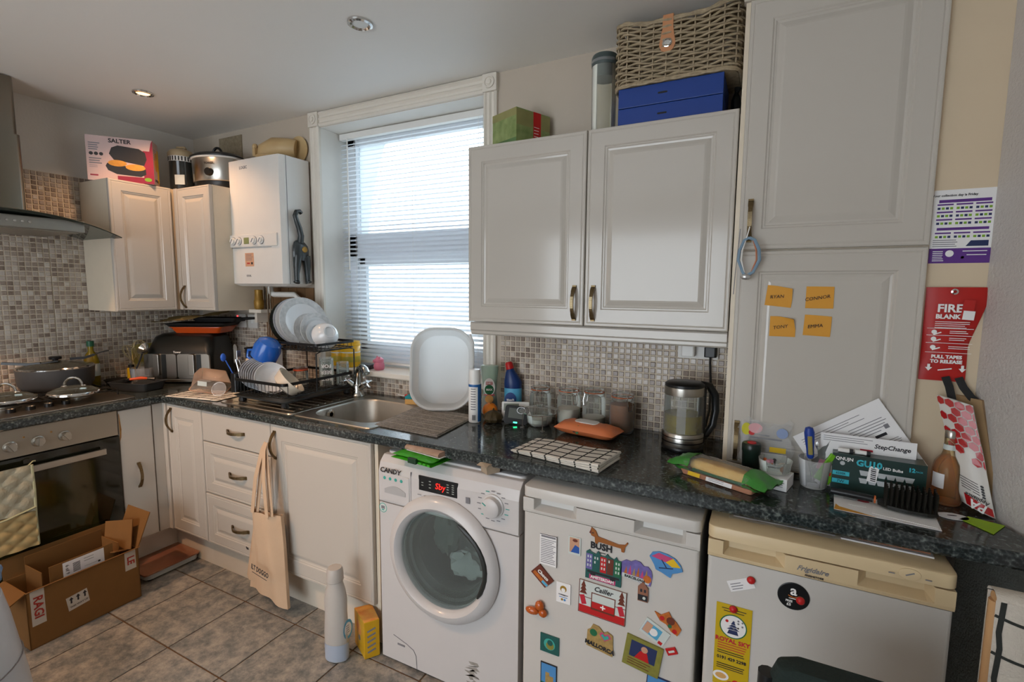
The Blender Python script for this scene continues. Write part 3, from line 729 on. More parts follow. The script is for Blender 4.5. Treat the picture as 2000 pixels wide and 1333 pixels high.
pts = [(cx+.186*math.cos(a)+e, FY-.036, cz+.186*math.sin(a)) for a, e in [(math.radians(62-8*k), .000+.014*math.sin(PI*k/11)) for k in range(12)]]
obj('door_grip', WM(t).tube(pts, [.004]+[.009]*10+[.004], 8), 'door_grip_dark', dr, smooth=True)
mat('drum', '7d807e', .4, .5)
b = MB(); b.mx(Matrix.Translation(rel(t, (cx, FY, cz))) @ Matrix.Rotation(PI/2, 4, 'X'))
obj('drum', b.lathe([(.150, -.048), (.15, -.10), (.20, -.12), (.20, -.38), (.001, -.38)], 40, cap=False), 'drum', t, smooth=True)
mat('gasket_grey', '4a4f4d', .6)
b = MB(); b.mx(Matrix.Translation(rel(t, (cx, FY, cz))) @ Matrix.Rotation(PI/2, 4, 'X'))
obj('gasket', b.lathe([(.180, -.004), (.172, -.020), (.160, -.022), (.156, -.04), (.149, -.050)], 40, cap=False), 'gasket_grey', t, smooth=True)
pth = [(2.17, FY-.001, .118), (2.235, FY-.001, .100), (2.268, FY-.001, .086), (2.280, FY-.001, .066), (2.284, FY-.001, .014)]
obj('filter_flap', WM(t).tube(pth, .0012, 6), 'ink_grey', t)
obj('flap_grip', WM(t).box(2.19, 2.225, FY-.0015, FY, .083, .090), 'ink_grey', t)
mat('glue_residue', 'a5a199', .8, var=.3, vs=60)
P = Print(frame(rel(t, (2.53, FY, .095)), (1,0,0), (0,0,1)))
random.seed(5)
for q in range(9): P.poly([(random.uniform(-.03, .0)+.035*(q % 2), .04-.010*q), (random.uniform(0, .035), .045-.010*q), (random.uniform(.01, .04), .034-.010*q), (random.uniform(-.03, 0), .030-.010*q)], 'glue_residue')
P.done(t, 'sticker_residue')
P = Print(frame(rel(t, (2.128, FY, .632)), (1,0,0), (0,0,1)))
mat('sticker_pale', 'cfd8d4', .4)
P.disc(0, 0, .019, 'teal', 24).disc(0, 0, .0165, 'sticker_pale', 24).rect(0, .002, .018, .012, 'ink_grey').rect(0, -.008, .012, .005, 'teal').done(t, 'energy_sticker')
for x in (X0+.06, X1-.06):
    for y in (FY+.09, -.12): obj('foot', MB().cyl(.022, 0, .014, 12), 'black_plastic', t, rel(t, (x, y, 0)))
# wet laundry in the drum
mat('laundry_grey', 'c9cccc', .8, var=.2, vs=12, bump=.4, bs=20); mat('laundry_dark', '5b6661', .8, var=.2, vs=12, bump=.4, bs=20)
lb = MB(); random.seed(11)
def blob(mb, c, r, sc, amp=.25, n=18, fr=4):
    vs = []; fs = []; k = n//2; ph = [random.uniform(0, 6) for _ in range(4)]
    for i in range(k+1):
        tt = PI*i/k
        for j in range(n):
            a = 2*PI*j/n; rr_ = r*(1+amp*math.sin(fr*a+ph[0])*math.sin(3*tt+ph[1])+amp*.6*math.sin(2*fr*a+ph[2]+4*tt))
            vs.append((c[0]+rr_*sc[0]*math.sin(tt)*math.cos(a), c[1]+rr_*sc[1]*math.sin(tt)*math.sin(a), c[2]-rr_*sc[2]*math.cos(tt)))
    for i in range(k):
        for j in range(n): fs.append((i*n+j, i*n+(j+1) % n, (i+1)*n+(j+1) % n, (i+1)*n+j))
    return mb.add(vs, fs)
ld = tag(obj('laundry', blob(MB(), (0, 0, 0), .085, (1.0, .55, .55), .22), 'laundry_grey', None, (2.455, FY+.105, .435), smooth=True), 'pale crumpled laundry inside the washing machine drum', 'laundry')
ld = tag(obj('laundry', blob(MB(), (0, 0, 0), .075, (.75, .55, 1.1), .2), 'laundry_dark', None, (2.345, FY+.12, .535), smooth=True), 'dark grey laundry bunched at the left of the drum', 'laundry')

# ------------------------------------------------------------------ the two under-counter fridges
mat('fridge_white', 'cbc8c2', .3, coat=.15, var=.02)
def fridge(name, label, x0, x1, fy, zt, topm, bodym, nm):
    t = thing(name, label, 'fridge', ((x0+x1)/2, -.33, 0))
    obj('cabinet', WM(t).box(x0+.006, x1-.006, fy+.055, -.06, .03, zt-.034), bodym, t, bevel=.003)
    obj('top_slab', WM(t).rbox(x0, x1, fy, -.06, zt-.033, zt, .022, 5, .005), topm, t, smooth=True)
    d = obj('door', WM(t).rbox(x0+.003, x1-.003, fy+.006, fy+.05, .05, zt-.088, .010, 4), bodym, t)
    b = WM(t); zz = zt-.086; z1 = zt-.038; w = x1-x0
    g = .165
    sec = lambda y, h: [(0, y), (0, y)]
    # handle strip with two scooped grips
    xs = [x0+.002, x0+.040, x0+.052, x0+g, x0+g+.02, x1-g-.02, x1-g, x1-.052, x1-.040, x1-.002]
    dp = [0, 0, 1, 1, 0, 0, 1, 1, 0, 0]
    L = []
    for x, q in zip(xs, dp):
        zl = zz+.010; 
        L.append([(x, fy+.004, zz), (x, fy+.002, zl), (x, fy+.002+q*.030, zl+.004+.008*q), (x, fy+.002+q*.034, z1), (x, fy+.05, z1), (x, fy+.05, zz)])
    b.loft(L); obj('handle_strip', b, topm, d, smooth=False, bevel=.0015)
    for x in (x0+.05, x1-.05):
        for y in (fy+.1, -.12): obj('foot', MB().cyl(.018, 0, .032, 10), 'black_plastic', t, rel(t, (x, y, 0)))
    return t, d
T1, D1 = fridge('fridge', 'white under-counter fridge covered in holiday magnets', 2.737, 3.285, -.632, .846, 'fridge_white', 'fridge_white', 1)
mat('fridge_cream', 'd8c29a', .35, coat=.1, var=.04)
T2, D2 = fridge('fridge', 'older white fridge with cream top, nearest the right wall', 3.302, 3.826, -.645, .850, 'fridge_cream', 'fridge_white', 2)
F2 = frame(rel(T2, (3.302, -.6435, .760)), (1,0,0), (0,0,1))
text('Frigidaire', D2, F2, .245, .027, .018, 'ink_grey', shear=.4, bold=.0003, lift=.0012)
text('FRESHSTORE', D2, F2, .250, .011, .007, 'ink', bold=.0002, lift=.0012)
k = obj('thermostat_dial', MB().at(rot=(PI/2, 0, 0)).lathe([(.022, 0), (.021, .003), (.015, .004), (.001, .004)], 20), 'fridge_cream', T2, rel(T2, (3.737, -.645, .833)), smooth=True, sc=(1, 1, .62))
Print(frame(rel(T2, (3.737, -.6495, .833)), (1,0,0), (0,0,1))).rect(0, .001, .018, .003, 'ink_grey', .5).rect(.034, -.004, .012, .0025, 'ink_grey').rect(-.034, -.004, .012, .0025, 'ink_grey').done(k.parent, 'dial_marks')
# ------------------------------------------------------------------ downlights
mat('lamp_warm', 'ffd9a8', .4, emit='ffc58a', es=2.5, var=0); mat('lamp_cool', 'e6e8e6', .4, var=0)
def downlight(x, y, lit, label, vis=True):
    t = thing('ceiling_downlight', label, 'ceiling light', (x, y, H-.001), group=None)
    obj('bezel', MB().lathe([(.046, 0), (.045, -.006), (.036, -.009), (.031, -.002), (.030, .0)], 28, cap=False), 'chrome', t, smooth=True)
    obj('bulb', MB().lathe([(.029, -.003), (.001, -.0045)], 24), 'lamp_warm' if lit else 'lamp_cool', t, smooth=True)
    if lit:
        l = bpy.data.lights.new('downlight', 'SPOT'); l.energy = lit; l.color = (1, .58, .32); l.spot_size = math.radians(128); l.spot_blend = .5; l.shadow_soft_size = .035
        o = bpy.data.objects.new('downlight_lamp', l); COL.objects.link(o); o.parent = t; o.location = (0, 0, -.02)
downlight(.588, -.582, 13, 'lit warm recessed downlight over the cooker corner')
downlight(2.036, -.585, 0, 'unlit chrome recessed downlight in front of the window')
downlight(.85, -2.05, 75, 'lit recessed downlight behind the cooker hood')
downlight(2.036, -1.9, 9, 'lit recessed downlight in the middle of the room')
downlight(3.3, -1.9, 0, 'unlit recessed downlight near the right wall')
# ------------------------------------------------------------------ on the hob
mat('pan_lid_glass_rim', 'b5b2aa', .25, 1.)
def lid(root, r, z, knob=True, arch=False):
    a = obj('lid', MB().lathe([(r, z), (r*.98, z+.008), (r*.7, z+.024), (r*.3, z+.034), (.001, z+.036)], 32, cap=False), 'smoke_glass', root, smooth=True)
    obj('lid_rim', MB().lathe([(r*1.01, z-.004), (r*1.015, z+.004), (r*.985, z+.009), (r*.98, z)], 32, cap=False), 'chrome', a, smooth=True)
    if knob: obj('lid_knob', MB().lathe([(.012, z+.034), (.012, z+.042), (.027, z+.046), (.029, z+.056), (.024, z+.061), (.001, z+.062)], 20), 'black_plastic', a, smooth=True)
    if arch:
        pts = [(.034*math.cos(PI*k/12), 0, z+.034+.040*math.sin(PI*k/12)) for k in range(13)]
        obj('lid_handle', MB().tube(pts, .006, 8).sphere((.036, 0, z+.033), .011, 8, (1.2, 1, .6)).sphere((-.036, 0, z+.033), .011, 8, (1.2, 1, .6)), 'chrome', a, smooth=True)
    return a
t = thing('saute_pan', 'large grey lidded saute pan on the back burner', 'pan', (.168, -.862, .9525), -.4); t.scale = (.93, .93, .93)
obj('pan_body', MB().lathe([(.13, 0), (.145, .006), (.160, .03), (.166, .110), (.168, .116), (.162, .116), (.156, .03), (.13, .008)], 40), 'grey_pan', t, smooth=True)
lid(t, .163, .118)
h = obj('pan_handle', MB().tube([(-.165, -.01, .095), (-.19, -.016, .098)], .007, 8), 'chrome', t, smooth=True)
obj('handle_grip', MB().tube([(-.188, -.016, .098), (-.21, -.025, .106), (-.25, -.04, .108), (-.262, -.046, .106)], [.011, .014, .012, .005], 8), 'black_plastic', h, smooth=True)
t = thing('cooking_utensil', 'black spatula laid across the left of the pan lid', 'utensil', (.15, -.965, 1.078), 0)
obj('shaft', MB().sweep([(-.06, -.075, .020), (0, -.0, .010), (.03, .04, .012)], [(-.008,-.006),(.008,-.006),(.008,.006),(-.008,.006)]), 'black_plastic', t)
obj('blade', MB().sweep([(.03, .04, .012), (.07, .10, .022)], [(-.02,-.0015),(.02,-.0015),(.02,.0015),(-.02,.0015)]), 'black_plastic', t)
t = thing('cooking_utensil', 'black slotted turner resting across the right of the pan lid', 'utensil', (.22, -.76, 1.083))
obj('shaft', MB().sweep([(-.03, -.05, .018), (.0, .0, .020), (.02, .035, .034)], [(-.008,-.006),(.008,-.006),(.008,.006),(-.008,.006)]), 'black_plastic', t)
obj('blade', MB().sweep([(.02, .035, .034), (.035, .06, .046), (.045, .09, .052)], [(-.02,-.0015),(.02,-.0015),(.02,.0015),(-.02,.0015)]), 'black_plastic', t)
for nm, lb_, p_, r in (('pan_lid', 'glass pan lid with arched chrome handle on the front right burner', (.425, -.895, .957), .10), ('pan_lid', 'glass pan lid at the left edge of the photo on the hob', (.36, -1.115, .957), .105)):
    t = thing(nm, lb_, 'lid', p_, .9); lid(t, r, .004, False, True)
# dark roasting tins beside the hob
t = thing('roasting_tin', 'dark grey roasting tin right of the hob holding scraps of foil', 'baking tin', (.325, -.572, .9115), .32)
def tray(w, d, h, tp, th=.003):
    b = MB(); o = rrect(-w/2, w/2, -d/2, d/2, .02); i = rrect(-w/2+tp, w/2-tp, -d/2+tp, d/2-tp, .02)
    b.loft([[(x, y, 0) for x, y in i], [(x, y, h) for x, y in o], [(x*1.04, y*1.05, h) for x, y in o], [(x*1.04, y*1.05, h+.003) for x, y in o], [(x*.98, y*.98, h+.003) for x, y in o], [(x*.98, y*.98, th) for x, y in i]]); return b
obj('tin', tray(.24, .15, .042, .012), 'dark_grey', t)
mat('orange_plastic', 'e2521e', .4)
t = thing('silicone_brush', 'orange handled basting brush lying on the dark roasting tin', 'utensil', (.335, -.560, .960), .9)
obj('grip', MB().tube([(-.05, 0, .008), (0, 0, .012), (.03, 0, .009)], [.006, .009, .006], 8), 'orange_plastic', t, smooth=True)
obj('bristles', MB().tube([(.03, 0, .009), (.065, 0, .004)], [.006, .012], 8), 'black_plastic', t, smooth=True)
t = thing('frying_pan', 'black frying pan stacked behind the roasting tin', 'pan', (.135, -.565, .9115)); t.scale = (.72, .72, .8)
obj('pan_body', MB().lathe([(.075, 0), (.105, .045), (.11, .047), (.10, .043), (.072, .004)], 28), 'black_matte', t, smooth=True)
obj('pan_handle', MB().tube([(.10, -.02, .045), (.15, -.04, .056), (.2, -.05, .06)], [.008, .010, .007], 8), 'black_plastic', t, smooth=True)
# bottles behind the pan
mat('oil', '9c8a1c', .15, trans=.4, var=.05)
t = thing('oil_bottle', 'olive oil bottle with green cap behind the pan', 'bottle', (.05, -.662, .9115))
obj('bottle', MB().lathe([(.033, 0), (.035, .01), (.035, .15), (.026, .185), (.013, .205), (.013, .235)], 20), 'oil', t, smooth=True)
obj('label', MB().lathe([(.0355, .065), (.0355, .135)], 20, cap=False), 'sticker_pale', t, smooth=True)
mat('cap_green', '1f5a3c', .4); obj('cap', MB().lathe([(.017, .232), (.017, .262), (.001, .262)], 16), 'cap_green', t, smooth=True)
t = thing('condiment_tub', 'small yellow condiment tube behind the hob', 'tube', (.12, -.575, .96))
for o in (obj('tube_body', MB().lathe([(.02, 0), (.021, .004), (.021, .09), (.016, .095)], 16), 'yellow', t, smooth=True), obj('tube_cap', MB().lathe([(.015, .095), (.014, .112), (.001, .112)], 14), 'black_plastic', t, smooth=True)): pass
t.location = (.115, -.50, .9115)
# whisk and board corner
mat('whisk_wire', 'c9b98a', .35, .6)
t = thing('utensil_pot', 'clear pot of wire whisks in the corner', 'utensil pot', (.075, -.44, .9115))
obj('pot', MB().lathe([(.045, 0), (.05, .005), (.055, .11), (.052, .11), (.046, .008)], 24, open_top=True), 'jar_glass', t, smooth=True)
for q, (dx, dy, hh) in enumerate(((-.02, -.05, .22), (.02, .0, .25))):
    b = MB(); b.tube([(0, 0, .01), (dx*.5, dy*.5, .12)], .006, 8)
    o = obj('whisk', b, 'whisk_wire', t)
    b = MB()
    for k in range(5):
        a = PI*k/5; b.tube([(dx*.5+(dx*.5)*s+.034*math.sin(PI*s)*math.cos(a)*1, dy*.5+dy*.5*s+.034*math.sin(PI*s)*math.sin(a), .12+(hh-.12)*math.sin(PI*s/2)) for s in [j/10 for j in range(11)]], .0013, 5)
        b.tube([(dx*.5+(dx*.5)*s-.034*math.sin(PI*s)*math.cos(a)*1, dy*.5+dy*.5*s-.034*math.sin(PI*s)*math.sin(a), .12+(hh-.12)*math.sin(PI*s/2)) for s in [j/10 for j in range(11)]], .0013, 5)
    obj('wires', b, 'whisk_wire', o)
mat('board_yellow', 'b9a855', .5, var=.06)
t = thing('chopping_board', 'mustard yellow plastic chopping board leaning on the tiled corner', 'chopping board', (.035, -.30, .9115))
obj('board', MB().at(rot=(PI/2, 0, PI/2)).rbox(-.15, .15, 0, .22, -.004, .004, .05, 6), 'board_yellow', t, rot=(0, math.radians(-5), 0))
obj('hang_slot', MB().box(-.006, .006, -.035, .035, .195, .203), 'black_matte', t, rot=(0, math.radians(-5), 0))
t = thing('storage_tub', 'clear plastic tub in front of the yellow board', 'tub', (.20, -.485, .9115))
obj('tub', MB().lathe([(.05, 0), (.054, .004), (.06, .10), (.057, .10), (.05, .006)], 24, open_top=True), 'clear_plastic', t, smooth=True)
obj('contents', MB().lathe([(.048, .006), (.052, .05), (.001, .052)], 20), 'ink_grey', t, smooth=True)
t = thing('ladle', 'steel ladle sticking up beside the air fryer', 'utensil', (.235, -.50, 1.012), .6)
obj('ladle_bowl', MB().at((0, .02, .11), (1.0, 0, -.4)).lathe([(.001, -.022), (.02, -.018), (.034, -.004), (.036, .004), (.033, .003), (.018, -.014), (.001, -.018)], 20, cap=False), 'chrome', t, smooth=True)
obj('ladle_handle', MB().tube([(-.02, -.02, 0), (-.005, .0, .06), (0, .012, .092)], .0045, 8), 'black_plastic', t, smooth=True)
# ------------------------------------------------------------------ air fryer in the corner
mat('fryer_black', '1a1d1c', .35, var=.06)
mat('fryer_steel', 'a39c92', .3, .95, var=.08, vs=4)
AR = math.radians(29.5)
t = thing('air_fryer', 'black and steel double-drawer air fryer in the corner', 'air fryer', (.353, -.3685, .9115), AR)
# local: x along front (centre 0), front at y=0, back +y
b = MB(); b.loft([rr(-.19, .19, .0, .27, .03, .008), rr(-.193, .193, -.002, .273, .03, .16), rr(-.19, .19, .01, .27, .04, .20), rr(-.175, .175, .045, .265, .05, .27), rr(-.15, .15, .075, .25, .05, .288)])
obj('body', b, 'fryer_black', t, smooth=True)
obj('base_trim', MB().box(-.185, .185, -.008, .02, .010, .028), 'fryer_steel', t, bevel=.003)
for s in (-1, 1):
    x0, x1 = (-.186, -.003) if s < 0 else (.003, .186)
    d = obj('drawer', MB().rbox(x0, x1, 0, .145, 0, .012, .014, 5), 'fryer_steel', t, (0, -.002, .032), (PI/2, 0, 0))
    c = -.100 if s < 0 else .100
    hx = c-.008
    o = obj('drawer_handle', MB().rbox(hx-.015, hx+.017, .02, .145, .012, .034, .008, 4), 'fryer_steel', d, bevel=.002)
    obj('handle_recess', MB().box(hx+.022, hx+.048, .0, .143, .012, .0135), 'fryer_black', d)
text('Tower', t, frame((0, -.0025, .186), (1,0,0), (0,.2,1)), 0, 0, .016, 'white', bold=.0003, lift=.003)
# things on the fryer
mat('dish_orange', 'd2541b', .3, coat=.3)
t = thing('baking_dish', 'orange enamel baking dish on top of the air fryer', 'dish', (.33, -.19, 1.203), AR)
obj('dish', tray(.30, .20, .035, .02), 'dish_orange', t, smooth=True)
t = thing('oven_tray', 'black oven tray resting in the orange dish', 'baking tray', (.33, -.19, 1.244), AR+.05)
obj('tray', tray(.34, .24, .016, .012), 'black_matte', t, smooth=True)
mat('baking_paper', '8f7c4c', .7, var=.12)
random.seed(4)
def crumple(w, d, amp, n=14, curl=0.):
    ph = [random.uniform(0, 6) for _ in range(6)]
    def fn(u, v):
        x = (u-.5)*w; y = (v-.5)*d
        z = amp*(math.sin(7*u+ph[0])*math.cos(5*v+ph[1])+.5*math.sin(13*u+9*v+ph[2]))+curl*(u-.5)**2
        return (x+.01*math.sin(9*v+ph[3]), y+.012*math.sin(8*u+ph[4])+.006*math.sin(23*u), z)
    return MB().grid(n, n, fn)
tag(obj('baking_paper', crumple(.38, .2, .007), 'baking_paper', None, (.29, -.25, 1.298), (.1, -.12, AR), smooth=True), 'crumpled brown baking paper on the black oven tray', 'paper')
t = thing('grill_pan', 'black flat grill pan with handle on the fryer stack', 'pan', (.40, -.13, 1.268), AR)
obj('pan_body', tray(.26, .16, .022, .01), 'black_matte', t)
obj('pan_handle', MB().tube([(.13, -.01, .018), (.24, .015, .022)], [.009, .007], 8), 'black_matte', t, smooth=True)
# ------------------------------------------------------------------ wall sockets and bits behind the rack
mat('socket_white', 'dcdad4', .3)
def socket(x, z, w, h, parent_label, wallname='back', sw=None):
    t = thing('wall_socket', parent_label, 'socket', (x, -.009, z))
    obj('plate', MB().at(rot=(PI/2, 0, 0)).rbox(-w/2, w/2, -h/2, h/2, 0, .010, .006), 'socket_white', t, bevel=.001)
    return t
t = socket(.43, 1.268, .10, .085, 'white switch plate with a red neon light above the cutlery')
mat('neon_red', 'ff5a5a', .4, emit='ff3a3a', es=3, var=0)
obj('neon', MB().box(-.035, -.025, -.012, -.010, .025, .032), 'neon_red', t); obj('rocker', MB().box(-.005, .015, -.014, -.010, -.012, .018), 'white_plastic', t)
t = socket(.545, 1.268, .09, .085, 'plain white socket plate beside the neon switch')
obj('rocker', MB().box(-.01, .01, -.013, -.010, -.012, .018), 'white_plastic', t)
# pipework and shelf below the boiler
t = thing('timber_backboard', 'row of bare brown timber boards under the boiler', 'boards', (.88, -.004, 1.11))
for i in range(6): obj('plank', MB().box(-.20+i*.07, -.133+i*.07, -.016, -.001, 0, .37), 'wood_board', t, bevel=.002)
t = thing('waste_pipe', 'white plastic pipe elbow under the boiler', 'pipe', (.95, -.07, 1.30))
obj('pipe', MB().tube([(-.13, -.02, .186), (-.12, -.02, .150), (-.10, -.02, .140), (.05, 0, .140), (.075, 0, .125), (.075, 0, -.02)], .016, 12), 'white_plastic', t, smooth=True)
for x in (-.13, -.105): obj('copper_pipe', MB().tube([(x, -.04, .186), (x, -.04, -.1)], .004, 8), 'chrome', t, smooth=True)
t = thing('wall_shelf', 'small white shelf ledge beside the boiler pipes', 'shelf', (.71, -.06, 1.33))
obj('board', MB().box(-.05, .06, -.06, .04, 0, .02), 'white_paint', t, bevel=.002); obj('bracket', MB().box(-.04, -.02, -.03, .04, -.06, 0), 'white_paint', t)
mat('gold_jar', 'b08638', .4, .3, var=.3, vs=40)
t = thing('spice_jar', 'gold patterned jar on the little shelf under the boiler', 'jar', (.715, -.09, 1.351))
obj('jar_body', MB().lathe([(.022, 0), (.026, .006), (.028, .05), (.024, .058), (.022, .1), (.018, .102)], 20), 'gold_jar', t, smooth=True); obj('jar_lid', MB().lathe([(.022, .10), (.022, .115), (.001, .117)], 20), 'gold_jar', t, smooth=True)
# ------------------------------------------------------------------ tea towel with clear container, cream canisters
mat('towel_white', 'ded8cc', .85, var=.05, vs=60, bump=.3, bs=250, sheen=.3)
mat('towel_stripe', '2c2f2c', .85, var=.1, vs=60)
def checktowel(name, label, w, d, nx, ny, loc, rz, layers=1, th=.009, wob=.003, sag=None, sw=.0035, ox=.5, oy=.5):
    t = thing(name, label, 'tea towel', loc, rz)
    ph = random.uniform(0, 6)
    def hz(x, y): return wob*math.sin(11*x+ph)*math.cos(9*y+ph)+wob*.7*math.sin(23*x+ph)-(th*layers*.38*(.5-x/w) if layers > 1 else 0)
    for l in range(layers):
        b = MB(); z0 = l*th
        n = 14; e = .004*(layers-1-l)
        def top(u, v): x = (u-.5)*(w-e); y = (v-.5)*(d-e); return (x, y, z0+th+hz(x, y)*(l+1)/layers)
        jx, jy = (random.uniform(-.005, .005), random.uniform(-.004, .004)) if layers > 1 and l < layers-1 else (0, 0)
        b.at((jx, jy, 0))
        b.grid(n, n, top)
        b.grid(n, n, lambda u, v: ((u-.5)*(w-e), (v-.5)*(d-e), z0+.0005+hz((u-.5)*w, (v-.5)*d)*l/layers))
        for s in (0, 1):
            b.grid(n, 4, lambda u, v: ((u-.5)*(w-e), (s-.5)*(d-e+.006*math.sin(PI*v)), (z0+.0005+hz((u-.5)*w, (s-.5)*d)*l/layers)*(1-v)+v*top(u, s)[2]))
            b.grid(n, 4, lambda u, v: ((s-.5)*(w-e+.006*math.sin(PI*v)), (u-.5)*(d-e), (z0+.0005+hz((s-.5)*w, (u-.5)*d)*l/layers)*(1-v)+v*top(s, u)[2]))
        f = obj('fold', b, 'towel_white', t, smooth=True)
        sb = MB()
        def strip(p0, p1, wd):
            pts = [(p0[0]+(p1[0]-p0[0])*k/20, p0[1]+(p1[1]-p0[1])*k/20) for k in range(21)]
            sb.sweep([(x, y, z0+th+hz(x, y)*(l+1)/layers+.0003) for x, y in pts], [(-wd/2,-.0004),(wd/2,-.0004),(wd/2,.0006),(-wd/2,.0006)])
        for i in range(nx):
            x = ((i+ox)/nx-.5)*w
            if l == layers-1: strip((x, -d/2), (x, d/2), sw*.85)
            for s in (-1, 1): sb.box(x-sw/2, x+sw/2, s*((d-e)/2+.003)-.0006+jy, s*((d-e)/2+.003)+.0006+jy, z0+.003+hz(x, s*d/2)*(l+.5)/layers, z0+th-.001+hz(x, s*d/2)*(l+.5)/layers)
        if l == layers-1:
            for j in range(ny):
                y = ((j+oy)/ny-.5)*d; strip((-w/2, y), (w/2, y), sw)
        obj('stripes', sb, 'towel_stripe', f)
    return t
random.seed(21)
checktowel('tea_towel', 'white towel with dark checks under the upturned clear container', .34, .19, 4, 5, (.81, -.482, .911), .18, 1, .005, .001)
t = thing('food_container', 'upturned amber-tinted clear plastic container on the checked towel', 'container', (.78, -.44, .919), .35, rot=(0, 0, .6))
b = MB(); b.loft([rr(-.09, .09, -.06, .06, .02, 0), rr(-.085, .085, -.055, .055, .02, .004), rr(-.068, .068, -.042, .042, .018, .085), rr(-.060, .060, -.036, .036, .016, .088)], caps=(False, True)); obj('tub', b, 'amber_plastic', t, smooth=True, rot=(.35, .15, 0), loc=(0, 0, .028))
obj('tub_rim', MB().tube([(x, y, .0) for x, y in rrect(-.09, .09, -.06, .06, .02)], .0025, 6, closed=True), 'amber_plastic', t, rot=(.35, .15, 0), loc=(0, 0, .028))
Print(Matrix.Translation((0, 0, .028)) @ Matrix.Rotation(.15, 4, 'Y') @ Matrix.Rotation(.35, 4, 'X') @ Matrix.Translation((-.02, -.05, .045)) @ Matrix.Rotation(1.36, 4, 'X')).rect(0, 0, .045, .025, 'sticker_pale').done(t, 'label')
t = thing('container_lid', 'clear round plastic lid propped against the amber container', 'lid', (.905, -.475, .951), .5)
obj('lid', MB().at(rot=(1.2, 0, 0)).lathe([(.001, 0), (.036, 0), (.038, .006), (.034, .007)], 24, cap=False), 'clear_plastic', t, smooth=True)
mat('cream_ceramic', 'd9c6a8', .4, var=.05)
for lb_, p_, s_ in (('tall cream ceramic canister behind the cutlery holder', (.845, -.22, .9115), (.075, .075, .17)), ('cream ceramic block in front of the canister by the rack', (.955, -.395, .9115), (.05, .06, .10))):
    t = thing('canister', lb_, 'canister', p_, .3)
    w, d, h = s_; b = MB().rbox(-w/2, w/2, -d/2, d/2, 0, h*.82, .012, 4, .004); obj('canister_body', b, 'cream_ceramic', t, smooth=True)
    obj('canister_lid', MB().rbox(-w/2-.002, w/2+.002, -d/2-.002, d/2+.002, h*.83, h, .012, 4, .004), 'cream_ceramic', t, smooth=True)
    obj('motif', MB().at((0, -d/2-.0005, h*.5), (PI/2, 0, 0)).tube([(-.012, 0, 0), (-.004, .012, 0), (.006, .004, 0), (.012, .014, 0)], .001, 5), 'ink', t)
t = thing('carton', 'white carton with red mark beside the black pot', 'carton', (.80, -.075, .9115))
obj('carton_body', MB().box(-.04, .04, -.035, .035, 0, .22), 'paper', t, bevel=.002); obj('red_mark', MB().box(-.02, .005, -.0365, -.035, .13, .18), 'red', t)
t = thing('black_pot', 'black pot standing behind the cream canister', 'pot', (.68, -.10, .9115))
obj('pot_body', MB().lathe([(.05, 0), (.055, .01), (.058, .20), (.053, .2), (.05, .015)], 24), 'black_matte', t, smooth=True)
obj('pot_rim', MB().lathe([(.058, .198), (.064, .202), (.062, .208), (.053, .2)], 24, cap=False), 'black_matte', t, smooth=True)
# ------------------------------------------------------------------ dish rack and crockery
mat('rack_wire', '141617', .4, .3)
mat('rack_tray', '3d4243', .4)
RX0, RX1, RY0, RY1 = 1.085, 1.455, -.52, -.075
t = thing('dish_rack', 'black two-tier wire dish rack on the drainer', 'dish rack', (1.27, -.30, .9152))
b = WM(t); ztr = .952
b.loft([rr(RX0+.01, RX1-.01, RY0+.01, RY1-.01, .02, ztr-.012), rr(RX0, RX1, RY0, RY1, .02, ztr), rr(RX0-.005, RX1+.005, RY0-.005, RY1+.005, .02, ztr), rr(RX0+.006, RX1-.006, RY0+.006, RY1-.006, .02, ztr-.007)])
obj('drip_tray', b, 'rack_tray', t)
for x in (RX0+.03, RX1-.03):
    for y in (RY0+.03, RY1-.03): obj('foot', MB().lathe([(.017, 0), (.019, .006), (.015, ztr-.9152-.011)], 12), 'black_plastic', t, rel(t, (x, y, .9152)))
zb2, zt2 = .966, 1.030
def loop(z, r=.003): return [(x, y, z) for x, y in rrect(RX0+.006, RX1-.006, RY0+.006, RY1-.006, .02, 4)]
lt = obj('lower_tier', WM(t).tube(loop(zb2), .0022, 6, closed=True), 'rack_wire', t)
obj('top_band', WM(t).loft([[(x, y, z) for x, y in rrect(RX0+.006-q, RX1-.006+q, RY0+.006-q, RY1-.006+q, .022, 4)] for q, z in ((0, zt2-.008), (.004, zt2-.008), (.004, zt2+.006), (0, zt2+.006), (0, zt2-.008))], caps=(False, False)), 'rack_wire', lt)
b = WM(t)
for k in range(13):
    x = RX0+.03+k*(RX1-RX0-.06)/12
    b.tube([(x, RY0+.006, zt2), (x, RY0+.006, zb2), (x, RY1-.006, zb2), (x, RY1-.006, zt2)], .0017, 5)
for k in range(8):
    y = RY0+.03+k*(RY1-RY0-.06)/7
    b.tube([(RX0+.006, y, zt2), (RX0+.006, y, zb2), (RX1-.006, y, zb2), (RX1-.006, y, zt2)], .0017, 5)
obj('basket_wires', b, 'rack_wire', lt)
ZU = 1.165; UY0, UY1 = -.325, -.075
for x in (RX0+.006, RX1-.002):
    obj('post', WM(t).tube([(x, UY0, zb2), (x, UY0, ZU-.01), (x, UY0+.03, ZU), (x, UY1-.03, ZU), (x, UY1, ZU-.01), (x, UY1, zb2)], .0035, 8), 'rack_wire', t)
ut = obj('upper_tier', WM(t).tube([(x, y, ZU+.003) for x, y in rrect(RX0, RX1+.004, UY0, UY1, .02, 4)], .003, 6, closed=True), 'rack_wire', t)
obj('upper_band', WM(t).loft([[(x, y, z) for x, y in rrect(RX0-q, RX1+.004+q, UY0-q, UY1+q, .022, 4)] for q, z in ((0, ZU+.028), (.004, ZU+.028), (.004, ZU+.040), (0, ZU+.040), (0, ZU+.028))], caps=(False, False)), 'rack_wire', ut)
b = WM(t)
